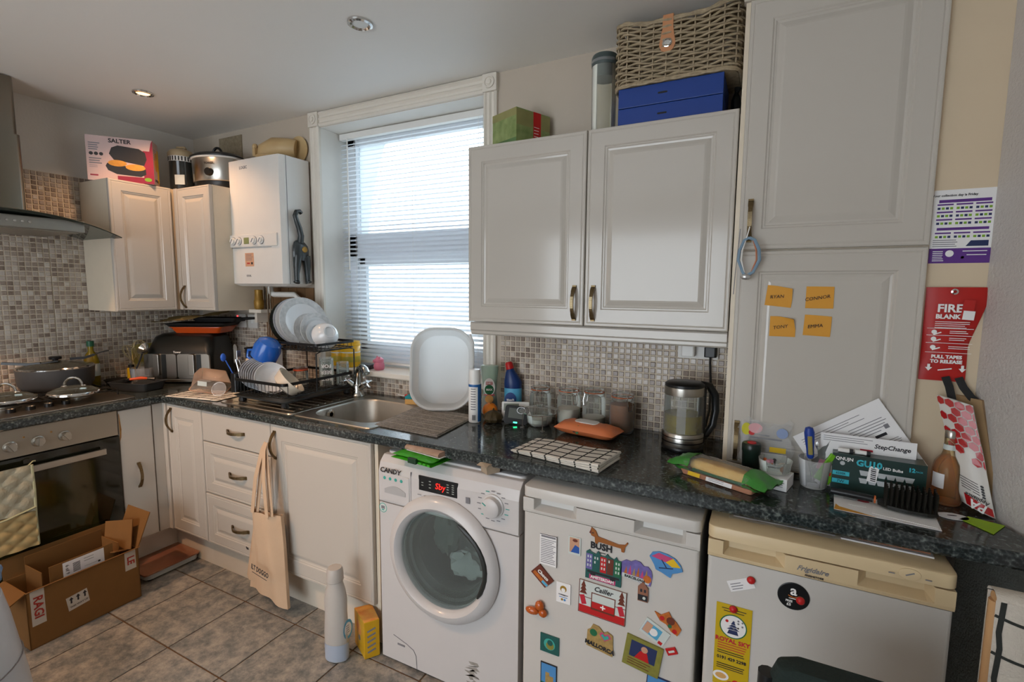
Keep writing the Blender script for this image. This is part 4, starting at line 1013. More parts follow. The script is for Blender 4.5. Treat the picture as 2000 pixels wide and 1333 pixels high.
for k in range(13):
    x = RX0+.02+k*(RX1-RX0-.04)/12
    b.tube([(x, UY0, ZU+.034), (x, UY0, ZU), (x, UY1, ZU), (x, UY1, ZU+.034)], .0016, 5)
    if 3 < k: b.tube([(x, UY0+.07, ZU), (x-.004, UY0+.085, ZU+.045), (x, UY0+.10, ZU)], .0016, 5)
for y in (UY0+.06, UY0+.125, UY0+.19): b.tube([(RX0, y, ZU), (RX1, y, ZU)], .0016, 5)
obj('upper_wires', b, 'rack_wire', ut)
obj('cutlery_holder', WM(t).rbox(1.035, 1.078, -.50, -.36, .955, 1.05, .01), 'black_plastic', t)
mat('china', 'dfe2e4', .15, coat=.4, var=.02); mat('china_pattern', '9da3a6', .25, var=.45, vs=55, col2='e2e3e2'); mat('china_blue', 'c6cdd6', .2, coat=.3, var=.2, vs=30)
def disc_frame(c, n, spin=0.):
    n = Vector(n).normalized(); x = n.cross(Vector((0,0,1))).normalized(); y = n.cross(x)
    M = Matrix((x, y, n)).transposed().to_4x4(); M.translation = Vector(c); return M
def plate(label, c, n, r, m='china', rim='china', group=None, depth=.02):
    M = disc_frame(c, n); t = thing('dinner_plate', label, 'plate', c, group=group)
    M.translation = Vector((0,0,0))
    obj('plate', MB().mx(M).lathe([(r*.55, -depth), (r*.60, -depth*.9), (r*.70, -.006), (r, 0), (r, .003), (r*.70, -.002), (r*.60, -depth*.55), (.001, -depth*.6)], 40, cap=False).lathe([(r*.55, -depth), (.001, -depth)], 40, cap=False), m, t, smooth=True)
    obj('rim_band', MB().mx(M).lathe([(r*.74, -.0012), (r*.985, .0034)], 40, cap=False), rim, t, smooth=True)
    return t
def bowl(label, c, n, r, h, m='china', name='bowl', group=None):
    M = disc_frame(c, n); M.translation = Vector((0,0,0)); t = thing(name, label, 'bowl', c, group=group)
    obj('bowl', MB().mx(M).lathe([(r*.45, -h), (r*.7, -h*.8), (r*.93, -h*.35), (r, 0), (r*.97, 0), (r*.90, -h*.35), (r*.66, -h*.75), (.001, -h*.9)], 36, cap=False), m, t, smooth=True)
    obj('foot_ring', MB().mx(M).lathe([(r*.46, -h+.002), (r*.46, -h-.008), (r*.38, -h-.008), (r*.36, -h+.001), (.001, -h+.001)], 30, cap=False), m, t, smooth=True)
    return t
N1 = (.93, -.22, .28)
up = ZU+.006
plate('olive glass plate at the back of the upper rack', (1.125, -.19, up+.122), (.96, -.2, .18), .125, 'smoke_glass', 'smoke_glass')
plate('dinner plate with grey rim, first behind the large white plate', (1.165, -.19, up+.128), N1, .130, 'china_blue', 'china_blue')
plate('dinner plate with white rim, second behind the large white plate', (1.185, -.19, up+.128), N1, .130)
plate('large white dinner plate with grey speckled border in front of the stack', (1.215, -.19, up+.130), N1, .132, 'china', 'china_pattern')
plate('side plate covered in grey zigzag pattern on the upper rack', (1.285, -.21, up+.088), N1, .090, 'china_pattern', 'china_pattern')
plate('white side plate with dotted border behind the tilted bowl', (1.325, -.20, up+.090), N1, .092, 'china', 'china_pattern')
plate('small plain white saucer behind the tilted bowl', (1.345, -.205, up+.070), N1, .072)
bowl('white bowl tipped on its side showing its foot ring, on the upper rack', (1.385, -.205, up+.062), (-.80, .30, -.35), .068, .062)
for k in range(8):
    bowl(('leftmost', 'second from left', 'third from left', 'fourth from left', 'fourth from right', 'third from right', 'second from right', 'rightmost')[k]+' of the eight nested white bowls at the front of the lower rack', (1.125+k*.0165, -.415, 1.045-.002*k), (-.86, .25, -.30) if False else (.80, -.35, .42), .082, .035, 'china_blue' if k < 7 else 'china', group='white bowls nested in the lower rack')
t = thing('serving_dish', 'cream oval serving dish tipped up in the lower rack', 'dish', (1.375, -.405, 1.035), 0)
M = disc_frame((0,0,0), (.45, .50, .62)); mat('dish_cream', 'd8cdbb', .25, coat=.3)
obj('dish', MB().mx(M).lathe([(.065, -.055), (.085, -.045), (.100, 0), (.096, 0), (.08, -.04), (.001, -.048)], 36, sx=1.2, sy=.78, cap=False).lathe([(.065, -.055), (.001, -.055)], 36, sx=1.2, sy=.78, cap=False), 'dish_cream', t, smooth=True)
# blue measuring jug hung upside down over a corner
mat('jug_blue', '1f63c4', .25, coat=.3, var=.05)
t = thing('measuring_jug', 'bright blue plastic jug upside down at the left of the rack', 'jug', (1.125, -.375, 1.118), rot=(0, .5, .3))
obj('jug_body', MB().lathe([(.052, 0), (.056, .004), (.058, .055), (.050, .085), (.030, .100), (.001, .103)], 28), 'jug_blue', t, smooth=True); t.scale = (1.15, 1.15, 1.1)
obj('jug_handle', MB().tube([(-.054, 0, .012), (-.080, 0, -.004), (-.070, 0, -.035), (-.03, 0, -.038), (-.015, 0, -.012)], .007, 8), 'jug_blue', t, smooth=True)
t = thing('glass_mug', 'clear glass mug with ring handle behind the blue jug', 'mug', (1.165, -.34, 1.175))
obj('mug', MB().at(rot=(1.2, 0, .4)).lathe([(.03, -.035), (.03, .035), (.028, .035), (.028, -.032)], 24, cap=False), 'jar_glass', t, smooth=True)
obj('ring_handle', MB().tube([(.026+.022*math.cos(a), -.034, .0+.022*math.sin(a)) for a in [2*PI*k/14 for k in range(14)]], .004, 8, closed=True), 'glass', t, smooth=True)
# tumblers in the lower tier
for i, (lb_, x, y, r, h) in enumerate((('beer glass upside down with white lettering in the lower rack', 1.385, -.20, .036, .145), ('clear tumbler upside down at the right of the lower rack', 1.42, -.125, .034, .12), ('clear glass upside down behind the beer glass', 1.315, -.145, .034, .14))):
    t = thing('drinking_glass', lb_, 'glass', (x, y, .969))
    obj('tumbler', MB().lathe([(r, 0), (r*.92, h), (.001, h), ], 24, cap=False).lathe([(r-.002, 0), (r*.92-.002, h-.012), (.001, h-.012)], 24, cap=False), 'jar_glass', t, smooth=True)
    if i == 0:
        for q, s in enumerate(('BEER', 'BEER', 'FOR')):
            text(s, t, frame((.028, -.025, .045+.035*q), (.66, .75, 0), (0, 0, -1)) if False else frame((.026, -.027, .045+.033*q), (.72, .69, 0), (0, 0, 1)), 0, 0, .026, 'white', rot=PI, bold=.0005)
t = thing('clip_jar', 'small clip-top jar with orange seal in the lower rack', 'jar', (1.235, -.24, .969))
obj('jar', MB().lathe([(.035, 0), (.038, .004), (.038, .06), (.033, .068), (.033, .076)], 24), 'jar_glass', t, smooth=True)
obj('seal', MB().lathe([(.036, .076), (.038, .080), (.036, .084)], 24), 'orange_plastic', t, smooth=True); obj('jar_lid', MB().lathe([(.036, .084), (.034, .094), (.001, .096)], 24), 'jar_glass', t, smooth=True)
# cutlery
mat('cutlery_blue', '2b62c8', .35)
cut = [('fork', 'steel fork standing in the cutlery holder', (1.056, -.40), (.0, .012)), ('fork', 'second steel fork leaning left in the cutlery holder', (1.052, -.425), (-.02, -.02)), ('spoon', 'large steel spoon standing at the right of the cutlery holder', (1.062, -.378), (.02, .03)), ('spoon', 'blue plastic spoon leaning out of the cutlery holder', (1.052, -.47), (-.035, -.035)), ('knife', 'pale handled knife standing in the cutlery holder', (1.060, -.39), (.0, .03)), ('knife', 'steel knife standing behind the blue spoon', (1.054, -.45), (-.025, -.01))]
for kind, lb_, (x, y), (dx, dy) in cut:
    t = thing(kind, lb_, kind, (x, y, 1.0)); m_ = 'cutlery_blue' if lb_.startswith('blue') else ('paper' if 'pale' in lb_ else 'chrome')
    obj('stem', MB().tube([(0, 0, 0), (dx*.6, dy*.6, .07), (dx, dy, .115)], [.004, .003, .003], 6), m_, t, smooth=True)
    if kind == 'spoon': obj('bowl', MB().sphere((dx*1.2, dy*1.2, .130), .019, 12, (.5, .75, 1.1)), m_, t, smooth=True)
    if kind == 'fork':
        b = MB().box(dx-.002, dx+.002, dy-.010, dy+.010, .11, .125)
        for k in range(4): b.box(dx-.0015, dx+.0015, dy-.010+k*.0058, dy-.0075+k*.0058, .125, .16)
        obj('tines', b, m_, t)
    if kind == 'knife': obj('blade', MB().prism([(-.008, .0), (.008, .0), (.008, .08), (.0, .095), (-.008, .085)], -.001, .001).at(), m_, t, (dx, dy, .10), (PI/2, 0, 1.2))
# ------------------------------------------------------------------ window sill things
mat('tub_yellow', 'edb81c', .35, coat=.2); mat('tub_art', 'e6b428', .4, var=.3, vs=40, col2='9aa84a')
for lb_, x, y, r, h in (('large yellow printed food tub on the window sill, nearest the pink pig', 1.305, .045, .056, .145), ('smaller yellow food tub left of the large one on the sill', 1.205, .06, .048, .13)):
    t = thing('food_tub', lb_, 'tub', (x, y, 1.0345))
    obj('tub', MB().lathe([(r*.94, 0), (r, .004), (r, h*.8), (r*.96, h*.82)], 28), 'tub_yellow', t, smooth=True)
    obj('wrap_print', MB().lathe([(r+.0006, h*.20), (r+.0006, h*.42)], 28, cap=False), 'tub_art', t, smooth=True)
    obj('white_band', MB().lathe([(r+.0007, h*.56), (r+.0007, h*.60)], 28, cap=False), 'paper', t, smooth=True)
    obj('tub_lid', MB().lathe([(r*1.03, h*.82), (r*1.03, h*.9), (r*.97, h*.905), (r*.97, h*.99), (r*.9, h), (.001, h)], 28), 'tub_yellow', t, smooth=True)
mat('pig_pink', 'd97a92', .4, var=.05)
t = thing('pig_timer', 'small pink pig-shaped kitchen timer on the sill', 'ornament', (1.535, .028, 1.0345), -.5)
obj('pig_body', MB().lathe([(.022, 0), (.028, .006), (.030, .022), (.027, .036), (.024, .042), (.026, .048), (.024, .060), (.014, .068), (.001, .070)], 24), 'pig_pink', t, smooth=True)
for s in (-1, 1): obj('ear', MB().sphere((s*.017, -.004, .068), .008, 8, (1, .6, 1)), 'pig_pink', t, smooth=True)
obj('snout', MB().at((0, -.024, .050), (PI/2, 0, 0)).lathe([(.009, 0), (.009, .008), (.001, .008)], 14), 'pig_pink', t, smooth=True)
t = thing('sponge_pad', 'dark scouring pad on the sill beside the pink pig', 'sponge', (1.45, .02, 1.0345), .2)
obj('pad', crumple(.075, .05, .0015).grid(1, 1, lambda u, v: ((u-.5)*.075, (v-.5)*.05, -.012)), 'dark_grey', t, (0, 0, .016)); obj('pad_base', MB().rbox(-.037, .037, -.025, .025, 0, .026, .008), 'dark_grey', t, bevel=.003)
# ------------------------------------------------------------------ round the sink
mat('sponge_teal', '1c8f96', .8, bump=.4, bs=120); mat('sponge_tan', 'd9a964', .85, bump=.3, bs=120)
t = thing('dish_sponge', 'two-tone sponge with teal scourer on the sink edge', 'sponge', (1.895, -.115, .9155), .3)
obj('foam', MB().rbox(-.045, .045, -.028, .028, 0, .026, .006), 'sponge_tan', t, bevel=.003); obj('scourer', MB().rbox(-.045, .045, -.028, .028, .026, .040, .006), 'sponge_teal', t, bevel=.003)
t = thing('washing_up_brush', 'white dish brush with red collar lying behind the sink', 'brush', (1.765, -.030, .9185), -.05)
obj('brush_handle', MB().tube([(-.06, .008, .003), (.02, 0, .004), (.10, -.005, .004)], [.003, .004, .006], 8), 'white_plastic', t, smooth=True)
obj('collar', MB().tube([(.0, 0, .006), (.035, -.002, .006)], [.009, .008], 10), 'red', t, smooth=True)
m, N, L_, p = newmat('bowl_white', .35); p.inputs['Base Color'].default_value = (*lin('e9eae8'), 1); tr_ = N.new('ShaderNodeBsdfTranslucent'); tr_.inputs[0].default_value = (*lin('eef0f0'), 1); mx_ = N.new('ShaderNodeMixShader'); mx_.inputs[0].default_value = .4; L_.new(p.outputs[0], mx_.inputs[1]); L_.new(tr_.outputs[0], mx_.inputs[2]); L_.new(mx_.outputs[0], N['Material Output'].inputs[0])
t = thing('washing_up_bowl', 'white plastic washing-up bowl standing on its side against the sill', 'washing-up bowl', (2.110, -.205, .9192))
# stands on its long edge: local frame x right, y up the bowl, z outwards (open side away from viewer)
nrm = Vector((.45, -.87, .22)).normalized(); ux = Vector((0,0,1)).cross(nrm).normalized(); uy = nrm.cross(ux)
M = Matrix((ux, uy, nrm)).transposed().to_4x4(); M.translation = Vector((0, 0, .008))
def bl_(w, h, r, z, y0): return [(x, y, z) for x, y in rrect(-w/2, w/2, y0, y0+h, r, 7)]
b = MB().mx(M); b.loft([bl_(.276, .366, .10, 0, .007), bl_(.268, .358, .098, -.004, .011), bl_(.250, .338, .092, -.055, .022), bl_(.236, .322, .086, -.072, .030), bl_(.20, .285, .07, -.080, .048), bl_(.10, .18, .04, -.081, .10)], caps=(False, True)); obj('bowl', b, 'bowl_white', t, smooth=True)
b = MB().mx(M); b.loft([[(x, y, z) for x, y in rrect(-.138-q, .138+q, .007-q, .373+q, .10+q, 8)] for q, z in ((-.002, .002), (.006, .005), (.010, .0), (.010, -.012), (.007, -.012), (.005, -.003), (-.002, -.002))], caps=(False, False)); obj('rim', b, 'bowl_white', t, smooth=True)
b = MB().mx(M); b.tube([(.128, .35, .007), (.143, .31, .008), (.1445, .24, .008), (.144, .17, .006)], .007, 8); obj('carry_grip', b, 'bowl_white', t, smooth=True)
mat('mat_grey', '56524f', .95, var=.55, vs=70, bump=.8, bs=160, col2='aaa49b')
t = thing('drying_mat', 'grey striped microfibre drying mat beside the sink', 'drying mat', (2.135, -.335, .911))
pts = [(1.985, -.500), (2.315, -.515), (2.285, -.175), (1.945, -.165)]
b = WM(t); b.prism(pts, .911, .916); b.prism([(2.13+(x-2.13)*.97, -.335+(y+.335)*.97) for x, y in pts], .916, .919); obj('mat', b, 'mat_grey', t, bevel=.002)
mat('mat_line', '9f978b', .95); b = WM(t)
for k in range(5):
    u = .15+.17*k; a = Vector(pts[0]).lerp(Vector(pts[3]), u); c = Vector(pts[1]).lerp(Vector(pts[2]), u); a2 = a.lerp(c, .03); c2 = a.lerp(c, .97)
    b.tube([(a2.x, a2.y, .9190), (c2.x, c2.y, .9190)], .0012, 5)
obj('stripes', b, 'mat_line', t)
# ------------------------------------------------------------------ worktop right of the sink
WZ = .9112
mat('can_blue', '1d5fa0', .35)
t = thing('aerosol_can', 'white cleaning spray can with blue band, in front of the washing-up bowl', 'can', (2.318, -.245, WZ), .3)
obj('can', MB().lathe([(.025, 0), (.027, .003), (.027, .165), (.024, .172)], 28), 'white_plastic', t, smooth=True)
obj('cap', MB().lathe([(.0245, .172), (.0245, .212), (.022, .228), (.001, .23)], 28), 'white_plastic', t, smooth=True)
obj('blue_band', MB().lathe([(.0274, .155), (.0274, .166)], 28, cap=False), 'can_blue', t, smooth=True)
def cylpatch(r, z0, z1, a0, a1, n=10): return MB().grid(n, 1, lambda u, v: (r*math.cos(a0+(a1-a0)*u), r*math.sin(a0+(a1-a0)*u), z0+(z1-z0)*v))
obj('blue_side', cylpatch(.0275, .005, .16, -.85, .2), 'can_blue', t, smooth=True)
b = MB()
for k in range(9): b.add(*[( [(.0276*math.cos(a), .0276*math.sin(a), z) for z in (.145-k*.011, .145-k*.011+.004) for a in (-2.0, -1.75, -1.5, -1.2)] ), [(0,1,5,4),(1,2,6,5),(2,3,7,6)]])
obj('small_print', b, 'ink_grey', t)
b = MB()
for k in range(8):
    a = -1.75+k*.07; b.add([(.0277*math.cos(a), .0277*math.sin(a), .012), (.0277*math.cos(a+.04), .0277*math.sin(a+.04), .012), (.0277*math.cos(a+.04), .0277*math.sin(a+.04), .035), (.0277*math.cos(a), .0277*math.sin(a), .035)], [(0,1,2,3)])
obj('barcode', b, 'ink', t)
thinglass('fairy_green', 'd3e3d9', .25, .1); mat('fairy_liquid', '7a1f36', .2, var=.05); mat('label_green', '1f6a43', .4); mat('label_red', 'c4283a', .4)
t = thing('washing_up_liquid', 'clear green washing-up liquid bottle with red and green label', 'bottle', (2.305, -.095, WZ), .45)
obj('bottle', MB().lathe([(.034, 0), (.038, .004), (.036, .05), (.030, .10), (.033, .15), (.040, .205), (.040, .222), (.036, .225), (.001, .225)], 28, sx=1, sy=.62), 'fairy_green', t, smooth=True)
obj('liquid', MB().lathe([(.031, .003), (.034, .006), (.032, .05), (.029, .07), (.001, .07)], 24, sx=1, sy=.6), 'fairy_liquid', t, smooth=True)
F = frame((0, -.0245, .128), (1,0,0), (0,-.02,1))
P = Print(F).disc(0, 0, .026, 'white', 24, 1.6).disc(0, .018, .018, 'paper', 20).disc(0, -.012, .021, 'label_green', 20, 1.1).rect(0, .018, .030, .013, 'label_red')
P.rect(0, -.036, .05, .004, 'label_red').disc(0, -.055, .019, 'sponge_tan', 18).done(t, 'label')
text('FAIRY', t, F, 0, .018, .0105, 'white', bold=.0004, lift=.0012); text('MAX', t, F, 0, -.012, .013, 'white', bold=.0005, lift=.0012)
mat('bleach_blue', '12346e', .35); mat('bleach_label', '56a9cf', .4); mat('bleach_oval', '173b77', .4)
t = thing('bleach_bottle', 'dark blue bleach bottle with red cap and angled neck', 'bottle', (2.400, -.045, WZ), .35)
b = MB(); L = []
for z, cx_, hx, hy in ((0, 0, .037, .026), (.006, 0, .040, .029), (.125, 0, .040, .029), (.135, 0, .041, .030), (.150, 0, .041, .030), (.165, -.003, .036, .028), (.19, -.010, .025, .022), (.205, -.012, .017, .017), (.212, -.013, .014, .014)):
    L.append([(cx_+hx*math.cos(a)*(1 if True else 1), hy*math.sin(a), z) for a in [2*PI*k/24 for k in range(24)]])
obj('bottle', b.loft(L), 'bleach_blue', t, smooth=True)
obj('cap', MB().at((-.014, 0, .209), (0, -.25, 0)).lathe([(.018, 0), (.0185, .004), (.017, .026), (.012, .032), (.001, .033)], 20), 'red', t, smooth=True)
obj('label', MB().lathe([(.0405, .012), (.0405, .122)], 28, sx=1, sy=.725, cap=False), 'bleach_label', t, smooth=True)
F = frame((-.004, -.0298, .075), (1,0,0), (0,0,1)); Print(F).disc(-.004, 0, .026, 'bleach_oval', 24, 1.15).done(t, 'logo_oval'); text('Bleach', t, F, -.004, -.004, .013, 'white', bold=.0005, rot=.08, lift=.0016)
mat('orange_peel', 'e07b10', .45, bump=.2, bs=300, var=.06)
t = thing('orange', 'orange fruit half hidden behind the spray can', 'fruit', (2.345, -.160, WZ)); obj('peel', MB().sphere((0, 0, .034), .034, 20), 'orange_peel', t, smooth=True); obj('stalk_scar', MB().sphere((.004, -.002, .067), .004, 8, (1, 1, .4)), 'label_green', t)
mat('gourd', '4a3c1e', .6, bump=.5, bs=90, var=.3, vs=40)
t = thing('ridged_fruit', 'dark ridged brown fruit in front of the washing-up liquid', 'fruit', (2.392, -.215, WZ))
b = MB(); n = 36; L = []
for z, r in ((0, .020), (.004, .032), (.018, .041), (.034, .036), (.046, .022), (.052, .006)):
    L.append([(r*(1+.07*math.cos(9*a))*math.cos(a), r*(1+.07*math.cos(9*a))*math.sin(a), z) for a in [2*PI*k/n for k in range(n)]])
obj('flesh', b.loft(L), 'gourd', t, smooth=True); obj('stalk', MB().tube([(0, 0, .050), (.004, -.002, .062)], [.005, .003], 8), 'gourd', t, smooth=True)
mat('lcd_grey', '8f968a', .25)
t = thing('room_thermostat', 'white thermostat box with grey display leaning behind the smart meter', 'thermostat', (2.465, -.148, WZ), .42, rot=(-.18, 0, .42))
obj('case', MB().at(rot=(PI/2, 0, 0)).rbox(-.060, .060, 0, .082, -.012, .012, .005, 3), 'white_plastic', t, bevel=.002)
F = frame((0, -.0122, .041), (1,0,0), (0,0,1)); P = Print(F).rect(-.018, .018, .066, .032, 'lcd_grey'); P.done(t, 'display'); text('19.2', t, F, -.010, .018, .020, 'ink_grey', lift=.0012)
t = thing('smart_meter', 'black smart energy display with green light', 'energy display', (2.490, -.200, WZ), .42, rot=(-.28, .10, .35))
obj('case', MB().at(rot=(PI/2, 0, 0)).rbox(-.050, .050, 0, .078, -.008, .008, .012, 4), 'black_plastic', t, bevel=.002)
mat('screen_grey', '6a706c', .15); mat('led_green', '40ff9a', .4, emit='30ffa0', es=6, var=0)
F = frame((0, -.0082, .040), (1,0,0), (0,0,1)); Print(F).rect(0, .005, .066, .042, 'screen_grey').done(t, 'screen'); Print(F).rect(0, -.033, .016, .005, 'led_green').done(t, 'status_light')
obj('stand', MB().box(-.03, .03, .01, .04, .0, .006), 'black_plastic', t, rot=(.28, 0, 0))
obj('cable', MB().tube([(.045, .01, .035), (.056, .0, .06), (.066, -.01, .045), (.075, -.02, .012), (.10, -.025, .003), (.118, -.015, .003), (.105, .0, .003), (.08, 0, .004)], .0022, 6), 'white_plastic', t, rot=(.28, 0, 0), smooth=True)
# clip-top jars
mat('flour', 'e6ded2', .9); mat('sugar_brown', '8a5520', .9, var=.15, vs=40); mat('oats', 'cbb89a', .9, var=.2, vs=60); mat('seal_orange', 'cf6a32', .5)
def clipjar(label, x, y, r, h, fill, fh, rz):
    t = thing('clip_top_jar', label, 'jar', (x, y, WZ), rz, group=None)
    obj('jar', MB().lathe([(.001, .001), (r*.9, 0), (r, .008), (r, h*.68), (r*.93, h*.76), (r*.80, h*.80), (r*.80, h*.88)], 30, cap=False), 'jar_glass', t, smooth=True)
    if fill: obj('contents', MB().lathe([(r*.88, .006), (r*.95, .012), (r*.95, h*fh), (.001, h*fh+.006)], 28), fill, t, smooth=True)
    obj('rubber_seal', MB().lathe([(r*.80, h*.875), (r*.88, h*.88), (r*.88, h*.895), (r*.80, h*.90)], 28, cap=False), 'seal_orange', t, smooth=True)
    ld_ = obj('glass_lid', MB().lathe([(r*.87, h*.90), (r*.87, h*.945), (r*.80, h*.97), (r*.5, h*.965), (.001, h*.96)], 28, cap=False), 'jar_glass', t, smooth=True)
    b = MB(); b.tube([(r*.83*math.cos(2*PI*k/20), r*.83*math.sin(2*PI*k/20), h*.80) for k in range(20)], .0014, 5, closed=True)
    for s in (-1, 1): b.tube([(s*.010, -r*.83, h*.80), (s*.012, -r*.98, h*.90), (s*.012, -r*.90, h*.96)], .0014, 5); b.tube([(s*.010, -r*.9, h*.86), (s*.011, -r*1.06, h*.70), (s*.008, -r*1.05, h*.58)], .0014, 5)
    b.tube([(-.008, -r*1.05, h*.58), (.008, -r*1.05, h*.58)], .0014, 5)
    b.tube([(r*.88*math.cos(a), r*.88*math.sin(a), h*.95) for a in [-PI/2+2*PI*k/20 for k in range(20)]], .0012, 5, closed=True)
    obj('wire_clip', b, 'chrome', t)
clipjar('clip-top jar left of the others, behind the wire stand', 2.545, -.062, .048, .150, None, 0, .3)
clipjar('clip-top jar half full of white flour behind the wipes packet', 2.682, -.072, .050, .160, 'flour', .42, .9)
clipjar('clip-top jar with a little white powder, third from the left', 2.792, -.068, .048, .165, 'flour', .26, -.5)
clipjar('clip-top jar full of brown sugar nearest the kettle', 2.915, -.085, .050, .162, 'sugar_brown', .70, .9)
t = thing('glass_dish', 'low round glass dish of white powder under the wire stand', 'dish', (2.583, -.155, WZ))
obj('dish', MB().lathe([(.001, .002), (.04, 0), (.052, .012), (.056, .045), (.054, .045), (.05, .012)], 28, cap=False), 'jar_glass', t, smooth=True); obj('powder', MB().lathe([(.04, .004), (.050, .014), (.051, .030), (.001, .033)], 24), 'flour', t, smooth=True)
t = thing('wire_stand', 'thin chrome wire stand holding a glass lid over the dish', 'stand', (2.597, -.187, WZ), .3)
b = MB()
for a in (.3, 1.87, 3.44, 5.0):
    c, s = math.cos(a), math.sin(a); b.tube([(.070*c, .070*s, .064), (.072*c, .072*s, .0025)], .0012, 5); b.tube([(.072*c+.009*math.cos(q), .072*s+.009*math.sin(q), .0018) for q in [2*PI*k/10 for k in range(10)]], .0012, 5, closed=True)
obj('legs', b, 'chrome', t); obj('ring', MB().tube([(.072*math.cos(q), .072*math.sin(q), .065) for q in [2*PI*k/24 for k in range(24)]], .0016, 6, closed=True), 'chrome', t)
obj('side_loop', MB().tube([(-.075+.018*math.cos(q), -.01, .068+.014*math.sin(q)) for q in [2*PI*k/16 for k in range(16)]], .0015, 5, closed=True), 'chrome', t)
t = thing('saucepan_lid', 'clear glass saucepan lid resting on the wire stand', 'lid', (2.597, -.187, WZ+.068)); obj('lid', MB().lathe([(.084, 0), (.082, .004), (.05, .014), (.02, .018), (.001, .018)], 28, cap=False), 'jar_glass', t, smooth=True); obj('knob', MB().lathe([(.010, .018), (.014, .028), (.001, .03)], 14), 'jar_glass', t, smooth=True)
# wipes
mat('wipes_orange', 'e07f4e', .35, coat=.2, var=.05)
def pillow(w, d, h, n=16, crimp=.0):
    def prof(u, v): 
        a = max(0, 1-abs(2*u-1)**5)**.5; c = max(0, 1-abs(2*v-1)**3)**.55; return a*c
    b = MB(); wr = lambda u, v: .0016*math.sin(31*u+11*v)+.0012*math.sin(47*v-17*u)
    b.grid(n, n, lambda u, v: ((u-.5)*w, (v-.5)*d*(1-.06*(1-abs(2*u-1))), h*.5+h*.5*prof(u, v)+(wr(u, v) if prof(u, v) > .1 else 0)))
    b.grid(n, n, lambda u, v: ((u-.5)*w, (v-.5)*d*(1-.06*(1-abs(2*u-1))), h*.5-h*.5*prof(u, v)))
    return b
t = thing('wipes_packet', 'orange packet of wet wipes with resealable lid', 'packet', (2.815, -.205, WZ), -.16)
obj('packet', pillow(.25, .115, .052), 'wipes_orange', t, smooth=True)
obj('lid_flap', MB().rbox(-.055, .040, -.022, .030, .051, .0545, .018, 6), 'white_plastic', t, bevel=.001)
F = frame((.02, -.0465, .026), (1,0,0), (0,.45,1)); text('Wow', t, F, .02, 0, .017, 'ink', shear=.2, lift=.003)
P = Print(F @ Matrix.Translation((0, 0, .004)))
for q in range(5): P.disc(-.045+.012*math.cos(q*1.26), .002+.011*math.sin(q*1.26), .0065, ('ink', 'label_green', 'wipes_orange', 'ink', 'label_green')[q], 10)
P.disc(-.045, .002, .008, 'bleach_label', 12).done(t, 'flower_print')
random.seed(33)
checktowel('tea_towel', 'folded white tea towel with black window-pane checks on the worktop edge', .335, .165, 6, 4, (2.822, -.478, WZ), -.155, 3, .0085, .0042, oy=.35, sw=.0055)
# ------------------------------------------------------------------ kettle
t = thing('kettle', 'glass and steel electric kettle with black handle', 'kettle', (3.165, -.190, WZ), .25)
mat('kettle_water', 'c9b64a', .1, trans=.6, var=.3, vs=30)
obj('base', MB().lathe([(.070, 0), (.073, .004), (.073, .014), (.070, .018)], 32), 'black_plastic', t, smooth=True)
b = MB(); b.lathe([(.071, .018), (.072, .022), (.072, .062), (.070, .066)], 32); obj('lower_band', b, 'steel', t, smooth=True)
obj('ring_line', MB().lathe([(.0728, .032), (.0728, .036)], 32, cap=False).lathe([(.0728, .050), (.0728, .053)], 32, cap=False), 'black_plastic', t)
obj('glass_wall', MB().lathe([(.069, .066), (.068, .20)], 32, cap=False), 'jar_glass', t, smooth=True)
obj('water', MB().lathe([(.066, .067), (.0655, .13), (.001, .13)], 28), 'kettle_water', t, smooth=True)
obj('gauge', MB().box(-.03, .0, -.069, -.066, .07, .19), 'clear_plastic', t)
obj('upper_band', MB().lathe([(.0685, .200), (.069, .203), (.069, .228), (.067, .230)], 32), 'steel', t, smooth=True)
obj('lid', MB().lathe([(.068, .230), (.068, .238), (.060, .244), (.001, .246)], 32), 'black_plastic', t, smooth=True)
obj('spine', MB().rbox(.050, .074, -.018, .018, .03, .23, .006), 'black_plastic', t)
obj('handle', MB().tube([(.060, 0, .234), (.090, 0, .228), (.112, 0, .195), (.116, 0, .14), (.108, 0, .085), (.085, 0, .05), (.066, 0, .042)], [.014, .015, .0145, .014, .013, .012, .012], 10), 'black_plastic', t, rot=(0, 0, .25), smooth=True)
t = socket(3.185, 1.262, .148, .086, 'double socket plate under the wall cupboard by the kettle')
obj('rocker', MB().box(-.05, -.03, -.014, -.010, .012, .03), 'white_plastic', t)
obj('adaptor', MB().at((-.032, 0, -.01)).rbox(-.027, .024, -.045, -.010, -.022, .022, .008), 'white_plastic', t, bevel=.003)
t = thing('power_plug', 'black mains plug with flex running down to the kettle', 'plug', (3.232, -.0195, 1.25))
obj('plug', MB().rbox(-.022, .022, -.03, .0, -.02, .02, .008).lathe([(.001, -.02), (.001, -.02)], 6), 'black_plastic', t, bevel=.003)
obj('flex', MB().tube([(0, -.015, -.018), (.0, -.016, -.04), (.006, -.018, -.12), (.006, -.02, -.22), (-.004, -.03, -.28), (-.025, -.06, -.325), (-.04, -.09, -.333)], .0045, 8), 'black_plastic', t, smooth=True)
